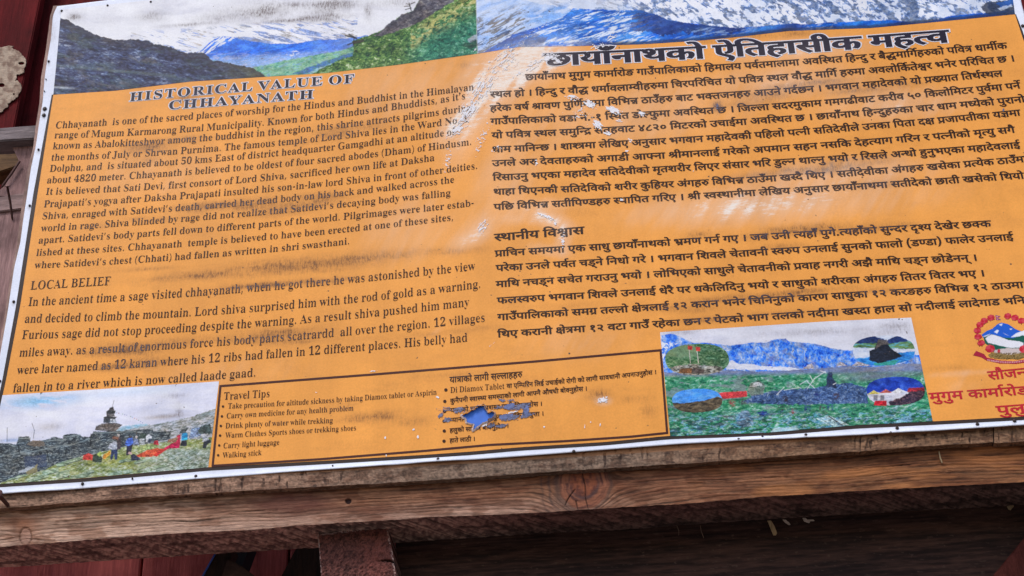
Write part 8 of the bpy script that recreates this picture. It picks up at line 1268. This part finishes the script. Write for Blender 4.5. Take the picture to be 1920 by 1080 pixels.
CH2 = [(837, 766+2, 26, 10, -5, .50), (862, 768, 18, 9, -10, .66), (975, 762, 26, 8, -12, .72), (940, 763, 30, 6, -8, .55), (955, 783, 24, 8, -8, .74), (985, 778, 20, 8, -10, .66), (985, 768, 6, 14, 15, .85), (940, 798, 18, 6, -8, .66), (838, 787, 10, 6, 0, .72), (825, 779, 4, 9, 55, .72), (920, 797, 12, 7, -20, .7), (960, 750, 24, 5, -8, .58), (940, 749, 10, 4, 10, .66), (893, 803, 10, 5, -40, .7), (900, 765, 24, 10, 0, .5), (1345, 199, 8, 8, 0, .60), (1345, 196, 14, 4, -30, .52), (1881, 206, 2, 4, 0, .9)]
chips('torn_shreds', CH2, MT['flake'], .0022, 45, .5)['kind'] = 'stuff'
# torn hole showing the blue layer, with a lifted ragged rim
HP = np.array([(625, 290), (660, 280), (700, 268), (760, 232), (820, 205), (880, 168), (925, 160), (960, 160), (950, 200), (975, 235), (1000, 272), (1030, 250), (1055, 240), (1090, 256), (1085, 320), (1050, 350), (1000, 370), (930, 390), (880, 430), (835, 462), (800, 490), (788, 500), (795, 450), (802, 410), (750, 402), (700, 388), (690, 330), (650, 310)], float)/7.385+np.array([780, 740])
def polymesh(name, poly, lift, mat, parent):
    V = [Vector((float(x), float(-y))) for x, y in poly]; n_ = len(V)
    vo, eo, fo, *_ = delaunay_2d_cdt(V, [(i, (i+1) % n_) for i in range(n_)], [], 1, 1e-4)
    xx = np.array([v_.x for v_ in vo]); yy = np.array([-v_.y for v_ in vo]); return mesh_np(name, bpx(xx, yy, lift), np.array([tuple(f_) for f_ in fo]), mat, parent)
q = resample(np.vstack([HP, HP[:1]]), 220)[:-1]; q = q+np.stack([fbm(np.arange(219)/4, np.zeros(219), 3, 3)-.5, fbm(np.arange(219)/4, np.zeros(219), 3, 5)-.5], -1)*2.2
th = polymesh('torn_hole', q, .0024, MT['blue'], board); th['label'] = 'bright blue layer showing through the torn print'
# rim: a thin curled band standing proud along the tear
nn = len(q); d = np.roll(q, -1, 0)-np.roll(q, 1, 0); d /= np.hypot(d[:, 0], d[:, 1])[:, None]; nv_ = np.stack([d[:, 1], -d[:, 0]], -1)
if (nv_*(q-q.mean(0))).sum() < 0: nv_ = -nv_
wv = (1.0+3.0*fbm(np.arange(nn)/6, np.zeros(nn), 3, 13))[:, None]
upl = (q[:, 1]-q[:, 0]*.25 < 780-890*.25+4)      # upper left part of the tear stands highest
hgt = np.where(upl, .009, .0015)*(0.5+fbm(np.arange(nn)/5, np.zeros(nn), 2, 17))
r0 = bpx(*(q-nv_*.6).T, .0026); r0[:, 1] -= hgt; r1 = bpx(*(q+nv_*wv*.55).T, .0026); r1[:, 1] -= hgt*.5; r2 = bpx(*(q+nv_*wv).T, .0022)
i = np.arange(nn); j = (i+1) % nn
F = np.concatenate([np.stack([i, j, j+nn, i+nn], -1), np.stack([i+nn, j+nn, j+2*nn, i+2*nn], -1)])
rim_m = plain('ragged torn edge', C8(186, 164, 156), .7, var=.5, scale=300)
mesh_np('torn_rim', np.concatenate([r0, r1, r2]), F, rim_m, th)
for pl in ([(1200, 185), (1260, 135), (1330, 112), (1362, 118), (1368, 160), (1320, 195), (1270, 208)], [(1488, 215), (1520, 160), (1535, 130), (1558, 165), (1566, 205), (1552, 290), (1515, 300)], [(1150, 330), (1160, 290), (1240, 268), (1350, 262), (1338, 300), (1250, 330), (1190, 345)]):
    a = np.array(pl, float)/7.385+np.array([780, 740]); q2 = resample(np.vstack([a, a[:1]]), 70)[:-1]; q2 = q2+(np.stack([fbm(np.arange(69)/3, np.zeros(69), 2, 23), fbm(np.arange(69)/3, np.zeros(69), 2, 29)], -1)-.5)*3
    polymesh('torn_flake', q2, .0026, plain('grey blue torn layer', C8(92, 104, 150), .6, var=.4, scale=200), board)
def nailhead(name, x, y, r, parent, mat):
    n_ = 14; ph = np.linspace(0, 2*np.pi, n_, endpoint=False); c = bpx(np.array([x]), np.array([y]), 0.0)[0]; rr = r*.00118*1.0
    V = []
    for s, dy in ((1.0, .0002), (1.0, -.0012), (.75, -.0024), (.35, -.003)): V.append(np.stack([c[0]+rr*s*np.cos(ph), np.full(n_, c[1]+dy-.0008), c[2]+rr*s*np.sin(ph)*1.1], -1))
    V = np.concatenate(V+[[c+np.array([0, -.0039, 0])]]); F = []
    for k in range(3):
        for j_ in range(n_): F.append((k*n_+j_, k*n_+(j_+1) % n_, (k+1)*n_+(j_+1) % n_, (k+1)*n_+j_))
    for j_ in range(n_): F.append((3*n_+j_, 3*n_+(j_+1) % n_, len(V)-1))
    me = bpy.data.meshes.new(name); me.from_pydata([tuple(v_) for v_ in V-np.array(parent.location)], [], F); me.materials.append(mat)
    for p_ in me.polygons: p_.use_smooth = True
    return link(name, me, parent)
for x, y, r in [(116, 21, 2.6), (202, 11, 2.3), (283, 4, 2.3), (91.5, 115.5, 2.4), (86.5, 149.5, 1.3), (83.5, 171.5, 1.3), (84, 204.5, 4.4), (82.5, 216.5, 4.0), (72.5, 281, 2.3), (56, 386, 2.4), (26, 566, 2.6), (0.5, 715, 2.2),
                (155, 907.5, 2.7), (367.5, 893.5, 2.8), (248.5, 898, 1.7), (821.5, 861.5, 2.8), (1076, 847, 2.9), (1385, 824.5, 2.6), (1429.5, 818, 1.9), (1511, 816, 2.7), (1682, 803, 2.9), (1832.5, 796, 3.0), (1902, 789, 3.0), (1917.5, 49, 3.4), (624, 874, 1.6), (1930, 95, 3), (2010, 330, 3)]:
    nailhead('nail', x, y, r, board, MT['nail'])
